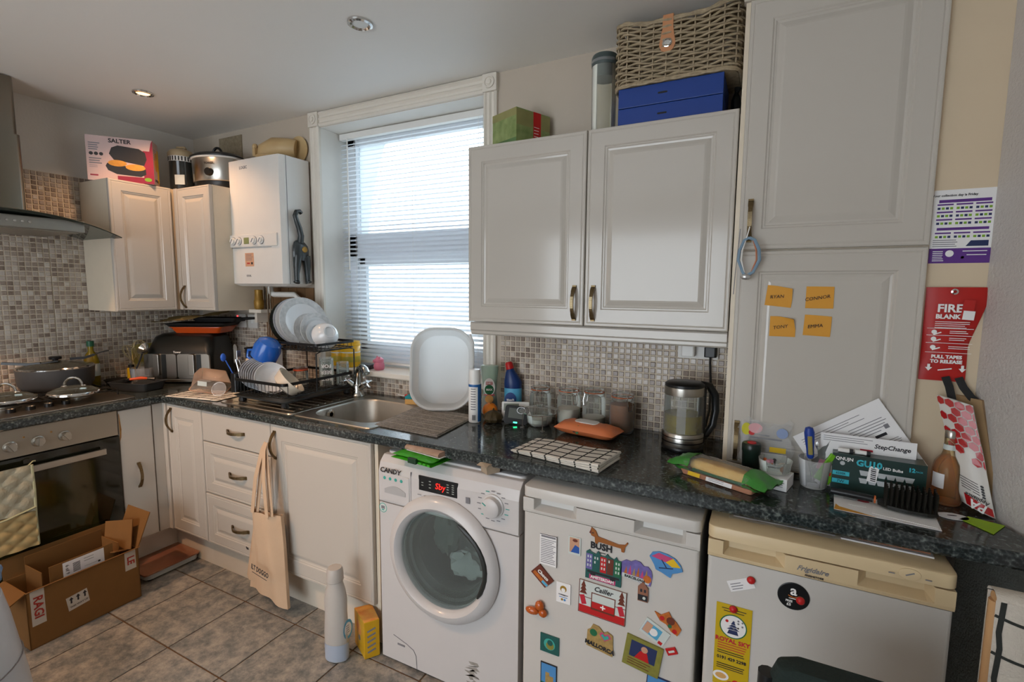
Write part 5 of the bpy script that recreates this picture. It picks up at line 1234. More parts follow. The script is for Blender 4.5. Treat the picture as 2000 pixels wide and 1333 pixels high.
# ------------------------------------------------------------------ sandwich pack
thinglass('film', 'fafaf6', .04, .08); mat('bread', 'd9a04a', .7, var=.25, vs=20, bump=.3, bs=60, col2='edd28c'); mat('pack_green', '3f8f36', .35, coat=.2, var=.12, vs=20); mat('pack_pink', 'c98f72', .4)
t = thing('sandwich_pack', 'filled baguette in a clear and green film packet', 'sandwich', (3.318, -.455, WZ), -.42); t.scale = (.80, .86, .86)
obj('baguette', MB().tube([(-.12, 0, .028), (-.09, 0, .030), (0, 0, .032), (.08, 0, .030), (.125, 0, .026)], [.018, .028, .031, .029, .016], 14), 'bread', t, smooth=True)
obj('filling', MB().box(-.10, .10, -.036, -.012, .016, .024), 'label_green', t)
obj('tray', MB().loft([rr(-.135, .135, -.048, .048, .01, .0), rr(-.142, .142, -.054, .054, .01, .018), rr(-.138, .138, -.05, .05, .01, .018), rr(-.132, .132, -.045, .045, .01, .003)]), 'pack_pink', t)
obj('film', pillow(.31, .115, .066), 'film', t, smooth=True)
def wrapend(s):
    b = MB(); b.grid(8, 8, lambda u, v: (s*(.105+.085*u), (v-.5)*(.118+.02*u)+.004*math.sin(9*u), (.034+.033*max(0, 1-abs(2*v-1)**3)**.5*(1-u)**.6+.004*math.sin(14*v+6*u)*(.3+u))))
    b.grid(8, 8, lambda u, v: (s*(.105+.085*u), (v-.5)*(.118+.02*u)+.004*math.sin(9*u), (.030-.027*max(0, 1-abs(2*v-1)**3)**.5*(1-u)**.6+.003*math.sin(14*v+6*u)*u))); return b
obj('green_end', wrapend(1), 'pack_green', t, smooth=True); obj('green_end', wrapend(-1), 'pack_green', t, smooth=True)
Print(frame((0, -.0555, .012), (1,0,0), (0,.35,1))).rect(-.08, 0, .05, .014, 'yellow').rect(.02, -.001, .10, .014, 'paper').lines(-.02, .003, .08, 2, .005, .0015, 'ink_grey').done(t, 'label')
# ------------------------------------------------------------------ clutter in front of the tall cupboard
mat('bottle_dark', '12231d', .3)
t = thing('dark_bottle', 'small dark green bottle with red disc on its lid', 'bottle', (3.393, -.365, WZ))
obj('bottle', MB().lathe([(.024, 0), (.025, .003), (.026, .075), (.028, .080), (.028, .098), (.025, .103), (.001, .103)], 24), 'bottle_dark', t, smooth=True); obj('cap_disc', MB().lathe([(.013, .103), (.012, .1055), (.001, .106)], 20), 'red', t, smooth=True)
t = thing('card_box', 'small white printed box under the glass bowl of bits', 'box', (3.462, -.418, WZ), -.25)
obj('box', MB().box(-.038, .038, -.040, .04, 0, .036), 'paper', t, bevel=.001); Print(frame((0, -.0402, .018), (1,0,0), (0,0,1))).rect(-.015, .005, .03, .008, 'ink_grey').lines(.005, .006, .028, 3, .006, .0015, 'ink_grey').done(t, 'print')
t = thing('glass_bowl', 'small glass bowl full of metal odds and ends', 'bowl', (3.458, -.415, WZ+.037)); obj('bowl', MB().lathe([(.001, .002), (.032, 0), (.040, .006), (.045, .040), (.043, .040), (.038, .008)], 28, cap=False), 'jar_glass', t, smooth=True)
random.seed(8)
mat('copper', 'a86a3c', .35, .8); mat('pinkish', 'c98a9a', .5)
for i, (nm, lb_, m_) in enumerate((('coin', 'copper coin against the side of the glass bowl', 'copper'), ('screw', 'steel screw lying in the glass bowl', 'chrome'), ('bolt', 'short dark bolt lying in the glass bowl', 'dark_grey'), ('wall_plug', 'orange-brown wall plug on top of the glass bowl', 'seal_orange'), ('battery', 'steel button cell in the glass bowl', 'steel'), ('eraser', 'pink eraser piece in the glass bowl', 'pinkish'), ('key', 'small steel key on the bits in the bowl', 'chrome'), ('clip', 'bent wire clip at the back of the glass bowl', 'steel'))):
    a = i*.8; x, y, z = .022*math.cos(a), .022*math.sin(a), .010+.005*(i % 3)+.012*(i > 2)
    t = thing(nm, lb_, nm.replace('_', ' '), (3.458+x, -.415+y, WZ+.037+z), a)
    if nm in ('coin', 'battery'): obj('disc', MB().at(rot=(.9, .3, 0)).lathe([(.009, -.001), (.0095, 0), (.009, .0015), (.006, .001), (.001, .001)], 16), m_, t, smooth=True)
    elif nm in ('screw', 'bolt', 'wall_plug'): obj('shank', MB().tube([(-.014, 0, 0), (.012, 0, .005)], [.002, .0035], 8), m_, t, smooth=True); obj('head', MB().sphere((.014, 0, .0055), .0055, 8), m_, t, smooth=True)
    elif nm == 'eraser': obj('block', MB().rbox(-.009, .009, -.006, .006, 0, .009, .002), m_, t, bevel=.001)
    else: obj('wire', MB().tube([(-.012, 0, 0), (0, .006, .006), (.012, 0, .002), (.006, -.006, .004)], .0016, 6), m_, t)
t = thing('clear_pouch', 'clear plastic pouch with coloured spots leaning on the cupboard door', 'pouch', (3.43, -.322, .928), rot=(-.03, 0, 0))
obj('pouch', crumple(.142, .140, .0016, 10).grid(1, 1, lambda u, v: ((u-.5)*.142, (v-.5)*.14, -.003)), 'clear_plastic', t, (0, 0, .072), (PI/2, 0, 0), smooth=True)
mat('spot_yellow', 'c9c21e', .5); mat('spot_pink', 'd9a3a6', .5); mat('spot_blue', '8d9fc4', .5)
F = frame((0, -.001, .072), (1,0,0), (0,0,1)); Print(F).disc(-.055, .045, .014, 'spot_yellow', 14, 1.4).disc(-.04, .035, .009, 'red', 14).disc(-.03, .05, .02, 'spot_pink', 18, .8).disc(.045, .042, .016, 'spot_blue', 16).rect(0, .02, .09, .004, 'ink_grey').rect(-.005, .03, .03, .004, 'ink_grey').rect(.035, -.012, .045, .016, 'yellow').rect(0, -.045, .12, .04, 'paper').done(t, 'print')
t = thing('clear_cup', 'clear plastic cup stuffed with packets and pens', 'cup', (3.560, -.375, WZ)); obj('cup', MB().lathe([(.001, .002), (.030, 0), (.034, .005), (.043, .085), (.041, .085), (.032, .006)], 28, cap=False), 'clear_plastic', t, smooth=True)
mat('blue_grip', '1c3f96', .4); mat('grip_tan', '8f8444', .5)
t = thing('screwdriver', 'blue and tan handled screwdriver standing in the clear cup', 'screwdriver', (3.556, -.372, WZ+.012), rot=(.05, -.10, 0))
obj('blade', MB().tube([(0, 0, 0), (0, 0, .075)], .0026, 8), 'chrome', t, smooth=True); obj('grip', MB().lathe([(.007, .072), (.010, .078), (.010, .10), (.0125, .125), (.0135, .15), (.010, .163), (.001, .167)], 18), 'blue_grip', t, smooth=True); obj('grip_inlay', MB().box(-.006, .006, -.0142, -.006, .085, .142), 'grip_tan', t, bevel=.003)
mat('pack_lime', '6fb51e', .4); mat('silver_foil', 'c9cac8', .25, .7)
t = thing('sweet_packet', 'lime green and silver packet sticking out of the clear cup', 'packet', (3.578, -.378, WZ+.02), rot=(.1, .45, .2)); obj('packet', MB().rbox(-.022, .022, -.004, .004, 0, .088, .003), 'pack_lime', t, bevel=.002); Print(frame((0, -.0042, .045), (1,0,0), (0,0,1))).disc(0, .005, .014, 'silver_foil', 12).rect(0, -.016, .02, .01, 'red', .3).rect(.004, .02, .03, .006, 'dark_grey', .5).done(t, 'print')
t = thing('foil_packet', 'crumpled silver packet at the back of the clear cup', 'packet', (3.570, -.352, WZ+.03), rot=(.1, .25, .5)); obj('packet', crumple(.06, .085, .004, 10), 'silver_foil', t, (0, 0, .05), (PI/2, 0, 0), smooth=True); obj('pink_label', MB().box(-.015, .012, -.007, -.005, .02, .05), 'pinkish', t)
t = thing('pen', 'black marker pen leaning in the clear cup', 'pen', (3.568, -.360, WZ+.01), rot=(-.1, .5, 0)); obj('barrel', MB().tube([(0, 0, 0), (0, 0, .09)], .0045, 8), 'white_plastic', t, smooth=True); obj('cap', MB().tube([(0, 0, .09), (0, 0, .122)], .0058, 8), 'black_plastic', t, smooth=True)
# GU10 bulbs box
mat('box_dark', '17332f', .35, coat=.3); mat('cyan', '35b3c4', .4); mat('bulb_grey', 'b9bec0', .35)
t = thing('bulb_box', 'dark teal box of LED spotlight bulbs with a barcode sticker', 'box', (3.707, -.392, WZ), -.075)
obj('box', MB().mat(0).box(-.105, .105, 0, .001, 0, .112).box(-.105, -.104, .001, .062, 0, .112).mat(1).box(.104, .105, .001, .062, 0, .112).mat(0).box(-.104, .104, .061, .062, 0, .112).box(-.104, .104, .001, .061, .111, .112).box(-.104, .104, .001, .061, 0, .001), ['box_dark', 'paper'], t)
F = frame((-.105, 0, 0), (1,0,0), (0,0,1))
Print(F).rect(.022, .055, .040, .012, 'cyan').done(t, 'colour_panel'); Print(F).rect(.022, .032, .040, .012, 'cyan').done(t, 'colour_panel'); P = Print(F)
for r_, y in ((5, .064), (5, .042)):
    P = Print(F)
    for k in range(6): P.poly([(.068+k*.020, y-.006), (.082+k*.020, y-.006), (.086+k*.020, y+.008), (.064+k*.020, y+.008)], 'bulb_grey')
    P.done(t, 'bulb_row')
Print(F).disc(.024, .085, .006, 'bulb_grey', 12).done(t, 'emblem')
text('QNUJN', t, F, .028, .098, .0125, 'white', bold=.0003, lift=.0012); text('GU10', t, F, .085, .092, .024, 'cyan', bold=.0009, lift=.0012); text('LED Bulbs', t, F, .138, .087, .0105, 'white', bold=.0002, lift=.0012); text('12', t, F, .178, .094, .015, 'cyan', bold=.0006, lift=.0012); text('7W', t, F, .022, .032, .012, 'ink', lift=.0012); text('PACK', t, F, .194, .092, .006, 'cyan', lift=.0012); text('6500K', t, F, .022, .055, .009, 'ink', lift=.0012)
P = Print(F @ Matrix.Translation((0, 0, .001))).rect(.095, .066, .022, .044, 'paper', -.12); 
for k in range(7): P.rect(.096, .048+.0055*k, .012, .0022+.001*(k % 2), 'ink', -.12, .0012)
P.done(t, 'barcode_sticker')
P = Print(frame((.105, .03, 0), (0,1,0), (0,0,1))); 
for z in (.085, .058, .028): P.disc(0, z, .007, 'ink', 14).disc(0, z, .0052, 'paper', 14)
P.done(t, 'side_icons')
# letters
t = thing('letter', 'white printed letter leaning at a slant against the tall cupboard', 'letter', (3.66, -.312, .935))
F = frame((0, 0, .10), (.955, 0, .30), (-.30, .04, .955)) if False else frame((0, -.002, .13), (.82, 0, .57), (-.57, .03, .82))
obj('sheet', MB().mx(F).box(-.145, .105, -.15, .065, -.0004, .0004), 'paper', t)
P = Print(F @ Matrix.Translation((0, 0, .0004)))
P.lines(-.13, .045, .18, 3, .007, .0016, 'ink_grey').lines(-.01, .015, .10, 5, .008, .0018, 'ink_grey').rect(.08, -.012, .012, .012, 'ink_grey').rect(.055, -.03, .03, .008, 'ink').rect(-.0, -.045, .012, .012, 'ink_grey').lines(.045, -.05, .05, 4, .006, .0015, 'ink_grey').done(t, 'print')
t = thing('letter', 'debt advice letter standing upright behind the bulb box', 'letter', (3.685, -.352, WZ), rot=(-.02, 0, -.02)); obj('sheet', MB().box(-.112, .112, -.0004, .0004, 0, .158), 'paper', t)
F = frame((0, -.0004, 0), (1,0,0), (0,0,1)); text('StepChange', t, F, .058, .135, .017, 'ink', bold=.0004, shear=.2); Print(F).lines(-.105, .150, .12, 3, .006, .0015, 'ink_grey').rect(.0, .120, .03, .006, 'label_red').done(t, 'print')
t = thing('marker_pack', 'clear blister of white marker pens behind the bulb box', 'pens', (3.66, -.338, WZ+.110)) if False else None
for i, x in enumerate((3.632, 3.672)):
    t = thing('whiteboard_pen', ('left' if i == 0 else 'right')+' of two white marker pens lying end to end on the bulb box', 'pen', (x, -.372, WZ+.1185), -.075)
    obj('barrel', MB().tube([(-.017, 0, 0), (.010, 0, 0)], .006, 10), 'white_plastic', t, smooth=True); obj('cap', MB().tube([(.010, 0, 0), (.019, 0, 0)], .0064, 10), 'ink', t, smooth=True)
# hair brush, leaflets
mat('leaf_yellow', 'd99a2c', .5)
t = thing('leaflet', 'printed leaflet with yellow corner lying under the hairbrush', 'leaflet', (3.715, -.47, WZ), -.10); obj('sheet', MB().box(-.112, .105, -.07, .065, 0, .0012), 'paper', t); Print(frame((0, 0, .0012), (1,0,0), (0,1,0))).poly([(-.112, -.07), (-.02, -.07), (-.10, -.045), (-.108, -.03)], 'leaf_yellow').lines(-.09, .05, .06, 4, .009, .002, 'ink_grey').disc(-.045, .03, .014, 'label_red', 14, .6).rect(-.06, -.01, .04, .012, 'white').done(t, 'print')
t = thing('leaflet', 'second white folded leaflet sticking out under the brush', 'leaflet', (3.755, -.50, WZ+.0014), -.2); obj('sheet', MB().box(-.07, .06, -.03, .03, 0, .001), 'white', t)
mat('brush_black', '191813', .5)
t = thing('hairbrush', 'black vented hairbrush with long bristles in front of the bulb box', 'hairbrush', (3.702, -.448, WZ+.004), -.12)
obj('handle', MB().tube([(-.105, .004, .012), (-.06, .002, .013), (-.01, 0, .012)], [.010, .0105, .009], 12), 'black_plastic', t, smooth=True); obj('collar', MB().tube([(-.008, 0, .012), (-.004, 0, .012)], .0105, 12), 'seal_orange', t, smooth=True)
obj('head', MB().loft([[(x, y*k, z) for y, z in ((-.036, .004), (.036, .004), (.036, .012), (-.036, .012))] for x, k in ((0, .35), (.02, .8), (.06, 1), (.10, .95), (.122, .7))]), 'brush_black', t, smooth=False)
b = MB()
for i in range(10):
    for j in range(5):
        x = .016+i*.0112; y = -.028+j*.014; b.tube([(x, y, .011), (x+random.uniform(-.001, .001), y*1.1-.006, .062)], .0024, 4)
obj('bristles', b, 'brush_black', t)
t = thing('paper_tag', 'white oval paper tag on the worktop beside the brush', 'tag', (3.862, -.435, WZ), .2); obj('tag', MB().prism([(x*1.5, y) for x, y in circ(.022, 20)], 0, .001), 'paper', t); obj('eyelet', MB().prism([(x*1.8, y*.5+.004) for x, y in circ(.006, 12)], .001, .0014), 'ink', t)
# beer bottle
thinglass('beer', 'f0bc62', .18, .08); thinglass('beer_glass', 'f4e6c4', .05, .04)
t = thing('beer_bottle', 'part-full amber glass bottle with silver screw cap', 'bottle', (3.872, -.330, WZ), -.3)
obj('bottle', MB().lathe([(.001, .002), (.031, 0), (.034, .006), (.034, .09), (.030, .112), (.016, .135), (.013, .15), (.0135, .178), (.0125, .186)], 28, cap=False), 'beer_glass', t, smooth=True); obj('beer', MB().lathe([(.031, .005), (.032, .01), (.032, .088), (.028, .11), (.015, .132), (.001, .133)], 24), 'beer', t, smooth=True)
obj('cap', MB().lathe([(.0138, .180), (.0142, .184), (.0142, .198), (.012, .201), (.001, .201)], 20), 'steel', t, smooth=True); obj('neck_label', MB().lathe([(.0146, .148), (.0142, .162)], 20, cap=False), 'sticker_pale', t, smooth=True); obj('body_label', cylpatch(.0345, .045, .085, -2.6, -1.7), 'paper', t, smooth=True)
# plastic mailing bag and brown board in the corner
mat('bag_white', 'd5d0c8', .35, var=.04); mat('bag_red', 'b3181c', .3, coat=.3, var=.08); mat('bag_black', '1b1b1b', .4)
t = thing('plastic_bag', 'white plastic bag with red honeycomb print standing in the corner', 'bag', (3.925, -.39, WZ))
F = frame((0, 0, 0), (.80, -.60, 0), (-.36, .14, .92)) ; F = Matrix.Identity(4)
A_ = Vector((-.085, .085, .290)); B_ = Vector((-.020, .045, .275)); C_ = Vector((.030, -.010, .0)); D_ = Vector((-.028, .030, .02))
def bagp(u, v): 
    p = D_.lerp(C_, u).lerp(A_.lerp(B_, u), v); return p
nb = (C_-D_).cross(A_-D_).normalized()
b = MB(); b.grid(6, 12, lambda u, v: tuple(bagp(u, v)+nb*(.010*math.sin(PI*u)*(1-.5*v)+.003*math.sin(9*v)))); b.grid(6, 12, lambda u, v: tuple(bagp(u, v)-nb*(.012*math.sin(PI*u)*(1-.4*v)))); obj('bag', b, 'bag_white', t, smooth=True)
def on_bag(u, v, k=.0026): return tuple(bagp(u, v)+nb*(.010*math.sin(PI*u)*(1-.5*v)+.003*math.sin(9*v)+k))
hx = MB(); W_, H_ = .085, .30
for j in range(9):
    for i in range(4):
        cu = (i+(.5 if j % 2 else 0))*.0245+.006; cv = .288-j*.0215
        if (i, j) in ((0, 1), (0, 3), (2, 6), (0, 8), (1, 7), (0, 7), (1, 8)) or cv < .13 or (j > 6 and i < 2): continue
        pts = [on_bag(min(1, max(0, (cu+.0125*math.cos(PI/6+PI*k/3))/W_)), min(1, max(0, (cv+.0125*math.sin(PI/6+PI*k/3))/H_))) for k in range(6)]
        hx.add(pts, [(0,1,2,3,4,5)])
obj('honeycomb_print', hx, 'bag_red', t)
pr_ = MB()
for k in range(5):
    pr_.add([on_bag(.20, .27-.024*k), on_bag(.72, .255-.024*k), on_bag(.72, .262-.024*k), on_bag(.20, .277-.024*k)], [(0,1,2,3)])
    c = [on_bag(.82+.05*math.cos(q), .252-.024*k+.011*math.sin(q), .002) for q in [2*PI*z/8 for z in range(8)]]; pr_.add(c, [tuple(range(8))])
obj('list_print', pr_, 'bag_black', t)
rb = MB(); rb.grid(6, 4, lambda u, v: on_bag(.22+.76*u, (.015+.105*v)*(1-.35*u)+.0)); obj('logo_patch', rb, 'bag_red', t)
FB = frame(on_bag(.60, .055, .004), tuple((D_-C_)), tuple(D_-A_)); text('PA', t, FB, 0, 0, .030, 'white', bold=.0008); FB2 = frame(on_bag(.62, .122, .004), tuple((D_-C_)), tuple(D_-A_)); text('Appliance', t, FB2, 0, 0, .013, 'ink', bold=.0002)
mat('board_brown', 'a98a63', .7, var=.15, vs=14)
t = thing('brown_parcel', 'brown paper parcel leaning in the corner behind the plastic bag', 'parcel', (3.922, -.296, WZ)); b = MB(); b.loft([[(.005, -.03, 0), (.045, -.09, 0), (.058, -.075, 0), (.02, .005, 0)], [(-.035, .02, .29), (.008, -.02, .285), (.016, -.008, .285), (-.025, .036, .29)]]); obj('wrap', b, 'board_brown', t)
mat('note_green', '9bc21e', .6)
t = thing('sticky_note', 'lime green sticky note lying flat near the right wall', 'sticky note', (3.912, -.455, WZ)); obj('sheet', WM(t).prism([(3.872, -.446), (3.917, -.511), (3.960, -.440), (3.897, -.417)], WZ, WZ+.0008), 'note_green', t); obj('gum_strip', WM(t).prism([(3.872, -.446), (3.880, -.457), (3.908, -.425), (3.897, -.417)], WZ+.0008, WZ+.001), 'note_green', t)
# ------------------------------------------------------------------ on the tall cupboard and recess wall
mat('note_orange', 'd99a32', .65, var=.04)
DY = -.3005
for lb_, x, z, w, h, rot, s, curl in (('orange sticky note tilted, top left of the four on the cupboard', 3.443, 1.465, .072, .062, -.10, 'RYAN', .014), ('orange sticky note, top right of the four on the cupboard', 3.549, 1.463, .071, .065, 0, 'CONNOR', .002), ('orange sticky note with curled corner, bottom left of the four', 3.457, 1.373, .070, .062, .0, 'TONY', .022), ('orange sticky note, bottom right of the four on the cupboard', 3.548, 1.379, .070, .062, -.04, 'EMMA', .004)):
    t = thing('sticky_note', lb_, 'sticky note', (x, DY, z))
    F = frame((0, 0, 0), (math.cos(rot), 0, math.sin(rot)), (-math.sin(rot), 0, math.cos(rot)))
    b = MB().mx(F).grid(8, 8, lambda u, v: ((u-.5)*w-.5*curl*max(0, u+v-1.35), (v-.5)*h-.5*curl*max(0, u+v-1.35), .0006+curl*max(0, u+v-1.2)**1.5+.001*u))
    obj('sheet', b, 'note_orange', t, smooth=True)
    text(s, t, F, -.006, -.002, .0145, 'ink', rot=.18, shear=.15, lift=.0028)
mat('cord_blue', '7f9bb0', .5, var=.1); mat('cord_orange', 'c07a5a', .5)
t = thing('lanyard', 'tangle of blue cords and headphone wire hung on the cupboard handle', 'lanyard', (3.352, -.336, 1.63))
for k, (m_, dx, r) in enumerate((('cord_blue', -.026, .0042), ('cord_blue', .030, .005), ('cord_orange', .022, .0025), ('white_plastic', -.018, .0018))):
    obj('cord', MB().tube([(0, -.004, .045 if k == 3 else .012), (dx*.5, -.006, .005), (dx*.95, -.004, -.025), (dx*1.05, -.002, -.055), (dx*.5, -.003, -.092), (-.004, -.004, -.105)], r, 7), m_, t, smooth=True)
obj('knot', MB().sphere((-.004, -.005, -.106), .012, 10, (1.3, .6, .8)), 'silver_foil', t, smooth=True)
obj('loose_wire', MB().tube([(-.026, 0, .04), (-.03, 0, -.03), (-.034, .002, -.10), (-.036, .002, -.16)], .0012, 5), 'ink_grey', t)
RY = -.2725
mat('purple', '5d2f86', .5); mat('cal_green', '7fae2c', .5); mat('navy', '23315c', .5)
t = thing('wall_calendar', 'printed waste collection calendar with purple footer on the beige wall', 'calendar', (3.866, RY, 1.66))
obj('sheet', MB().box(-.066, .062, -.0008, 0, -.100, .096), 'paper', t)
F = frame((0, -.0008, 0), (1,0,0), (0,0,1))
P = Print(F).rect(-.002, -.080, .128, .040, 'purple').rect(0, .066, .108, .008, 'purple').rect(0, -.008, .108, .007, 'purple')
for r_, y in enumerate((.057, .037, .017, -.019)):
    for c in range(3):
        P.rect(-.040+c*.040, y, .034, .004, 'purple')
        for k in range(4): P.rect(-.053+c*.040+k*.0088, y-.010, .0062, .006, 'cal_green' if (k+r_+c) % 2 else 'navy')
P.lines(-.060, -.038, .055, 4, .0055, .002, 'ink_grey').poly([(.01, -.055), (.056, -.055), (.056, -.040), (.020, -.040)], 'navy').disc(-.022, -.074, .009, 'paper', 16).rect(.030, -.068, .05, .002, 'white').rect(.034, -.078, .04, .002, 'white').disc(.006, -.076, .0035, 'white', 10).disc(.006, -.085, .0035, 'white', 10)
P.lines(-.058, -.068, .025, 6, .005, .0018, 'white').done(t, 'print')
text('Your collection day is Friday', t, F, -.022, .081, .0082, 'ink', bold=.0002)
mat('blanket_red', 'b81d17', .45, var=.08, vs=8)
t = thing('fire_blanket', 'red fire blanket pouch hanging on the beige wall', 'fire blanket', (3.868, RY, 1.365))
b = MB(); n = 10
def fb(u, v):
    x0 = -.066; x1 = .064-.030*max(0, min(1, (1-v)*2.2-.35)) if v < .9 else .066
    return (x0+(x1-x0)*u, -.004-.014*math.sin(PI*min(1, max(0, u)))**.5*(math.sin(PI*min(.97, max(.03, v)))**.5)+.0025*math.sin(9*v+4*u), -.128+.258*v)
b.grid(n, 16, fb); b.grid(n, 16, lambda u, v: (fb(u, v)[0], -.0005, fb(u, v)[2])); obj('pouch', b, 'blanket_red', t, smooth=True)
F = frame((0, -.0215, 0), (1,0,0), (0,0,1))
text('FIRE', t, F, -.016, .072, .030, 'white', bold=.0009); text('BLANKET', t, F, -.010, .050, .0165, 'white', bold=.0007)
P = Print(F).lines(-.045, .036, .075, 4, .0052, .0016, 'white')
for y in (.018, -.001, -.022, -.048): P.rect(-.012, y, .098, .0012, 'white')
for y in (.008, -.011, -.034): P.disc(-.045, y, .006, 'white', 12).rect(-.038, y-.004, .018, .003, 'white', .4).lines(-.012, y+.003, .045, 2, .005, .0016, 'white')
for x in (-.050, .022): P.rect(x, -.086, .006, .010, 'white').poly([(x-.008, -.090), (x, -.100), (x+.008, -.090)], 'white')
P.rect(-.015, -.094, .03, .003, 'white', .2).done(t, 'print')
text('PULL TAPES', t, F, -.014, -.060, .0125, 'white', bold=.0006); text('TO RELEASE', t, F, -.014, -.073, .0125, 'white', bold=.0006)
obj('eyelet', MB().at((-.010, -.022, .118), (PI/2, 0, 0)).lathe([(.008, 0), (.008, .002), (.004, .003), (.003, 0)], 16, cap=False), 'chrome', t, smooth=True)
obj('inspection_tag', MB().at((.020, -.026, .070), (0, .08, 0)).box(-.012, .012, -.001, .001, -.026, .026), 'blanket_red', t); obj('tag_label', MB().at((.022, -.0275, .055), (0, .08, 0)).box(-.012, .012, -.001, .001, -.012, .012), 'paper', t)
for s, pts in ((0, [(-.01, -.014, -.115), (-.002, -.022, -.14), (.006, -.026, -.175), (.008, -.026, -.19)]), (1, [(.018, -.014, -.115), (.028, -.022, -.14), (.045, -.026, -.165), (.06, -.026, -.178)])):
    obj('pull_tape', MB().sweep(pts, [(-.009,-.0008),(.009,-.0008),(.009,.0008),(-.009,.0008)], (0,-1,0)), 'black_matte', t)
# ------------------------------------------------------------------ on the wall cupboards (right)
TZ = 2.0525
mat('box_green', '4a6a24', .35, var=.5, vs=26, col2='a9b47a'); mat('box_sky', 'a8a468', .4, var=.4, vs=6)
t = thing('tea_box', 'green landscape printed box with red band on the wall cupboard', 'box', (2.486, -.205, TZ), math.radians(67))
# local x: away along right face, local y: left face
b = MB().box(0, .185, 0, .155, 0, .150); obj('carton', b, 'box_green', t, bevel=.0015)
Print(frame((0, 0, 0), (1,0,0), (0,0,1))).rect(.0925, .115, .185, .06, 'box_sky').rect(.112, .075, .042, .150, 'red').lines(.095, .09, .03, 6, .012, .002, 'white').done(t, 'band_print')
Print(frame((0, .155, 0), (0,-1,0), (0,0,1))).rect(.0775, .135, .155, .03, 'box_sky').rect(.0775, .02, .155, .03, 'hedge_leaf').done(t, 'side_print')
obj('flap_seam', MB().box(.02, .16, .05, .052, .150, .1506), 'ink_grey', t)
mat('lid_slate', '4a5655', .4)
t = thing('storage_canister', 'tall clear plastic canister with slate lid on the wall cupboard', 'canister', (2.815, -.115, TZ))
obj('canister', MB().lathe([(.001, .002), (.044, 0), (.046, .004), (.048, .27), (.047, .27), (.044, .006)], 32, cap=False), 'film', t, smooth=True)
obj('lid', MB().lathe([(.0485, .268), (.050, .272), (.050, .300), (.046, .308), (.001, .308)], 32), 'lid_slate', t, smooth=True); obj('seal', MB().lathe([(.0505, .278), (.0515, .283), (.0505, .288)], 32, cap=False), 'clear_plastic', t, smooth=True); obj('lid_plug', MB().lathe([(.045, .225), (.045, .268)], 28), 'lid_slate', t, smooth=True)
mat('sticker_frost', 'c3c8c8', .5); obj('side_label', cylpatch(.0487, .0, .2, -2.9, -1.0), 'sticker_frost', t, smooth=True) if False else None
mat('cobalt', '0f3a8a', .4, var=.06)
for i, lb_ in enumerate(('lower of two flat blue boxes under the wicker hamper', 'upper of two flat blue boxes under the wicker hamper')):
    t = thing('flat_box', lb_, 'box', (3.075, -.12, TZ+i*.068)); obj('box', MB().box(-.173, .173, -.105, .105, 0, .066), 'cobalt', t, bevel=.002); obj('thumb_slot', MB().at((-.02, -.105, .034), (PI/2, 0, 0)).rbox(-.016, .016, -.003, .003, -.0005, .0006, .0028), 'black_matte', t)
# wicker hamper
mat('wicker', 'b8a688', .7, var=.3, vs=60, bump=.2, bs=200); mat('leather', 'c98d62', .5, var=.06)
HZ = TZ+.137; hx0, hx1, hy0, hy1, hh = -.203, .203, -.115, .10, .195
t = thing('wicker_hamper', 'wicker hamper with tan leather strap on top of the blue boxes', 'basket', (3.088, -.115, HZ))
def per(s):      # rounded perimeter with bulged ends, s in 0..1
    pl2 = rrect(hx0, hx1, hy0, hy1, .05, 6); n_ = len(pl2)
    L_ = [0]
    for i in range(n_): L_.append(L_[-1]+(Vector(pl2[(i+1) % n_])-Vector(pl2[i])).length)
    d = (s % 1)*L_[-1]
    for i in range(n_):
        if d <= L_[i+1]+1e-9:
            k = (d-L_[i])/max(1e-9, L_[i+1]-L_[i]); return Vector(pl2[i]).lerp(Vector(pl2[(i+1) % n_]), k), L_[-1]
def wob_top(x): return .022*(max(0, abs(x)-.10)/.10)**.8
NST = 26
b = MB()
PS = [per(k/(NST*4))[0] for k in range(NST*4)]
for r_ in range(19):
    z = .006+r_*hh/19
    pts = []
    for k, p in enumerate(PS):
        ph_ = math.cos(PI*k/4+(PI if r_ % 2 else 0)); q = p.normalized(); zz = z*(1+wob_top(p.x)/hh)
        nrm_ = Vector((0, 0)); a2 = PS[(k+1) % len(PS)]-PS[k-1]; nrm_ = Vector((a2.y, -a2.x)).normalized()
        pts.append((p.x+nrm_.x*.0062*ph_, p.y+nrm_.y*.0062*ph_, zz+.0012*math.sin(k*.9+r_)))
    b.tube(pts, .0038, 5, closed=True)
wv = obj('woven_wall', b, 'wicker', t); wv['kind'] = 'stuff'
b = MB()
for k in range(NST):
    p = PS[k*4]; b.tube([(p.x, p.y, .0), (p.x, p.y, hh+wob_top(p.x))], .003, 5)
st = obj('stakes', b, 'wicker', t); st['kind'] = 'stuff'
b = MB()
for q_ in (0, PI):
    b.tube([(p.x*1.01+.004*math.cos(k*.6+q_), p.y*1.01, hh+wob_top(p.x)+.003*math.sin(k*.6+q_)) for k, p in enumerate(PS)], .005, 6, closed=True)
    b.tube([(p.x*1.01, p.y*1.01, .004+.003*math.sin(k*.6+q_)) for k, p in enumerate(PS)], .005, 6, closed=True)
obj('braided_rim', b, 'wicker', t, smooth=True)
b = MB(); b.grid(24, 6, lambda u, v: (hx0+.01+(hx1-hx0-.02)*u, hy0+.01+(hy1-hy0-.02)*v, hh-.006+wob_top(hx0+.01+(hx1-hx0-.02)*u)+.012*math.sin(PI*v))); obj('lid', b, 'wicker', t, smooth=True)
obj('base', MB().rbox(hx0+.004, hx1-.004, hy0+.004, hy1-.004, 0, .004, .05, 6), 'wicker', t)
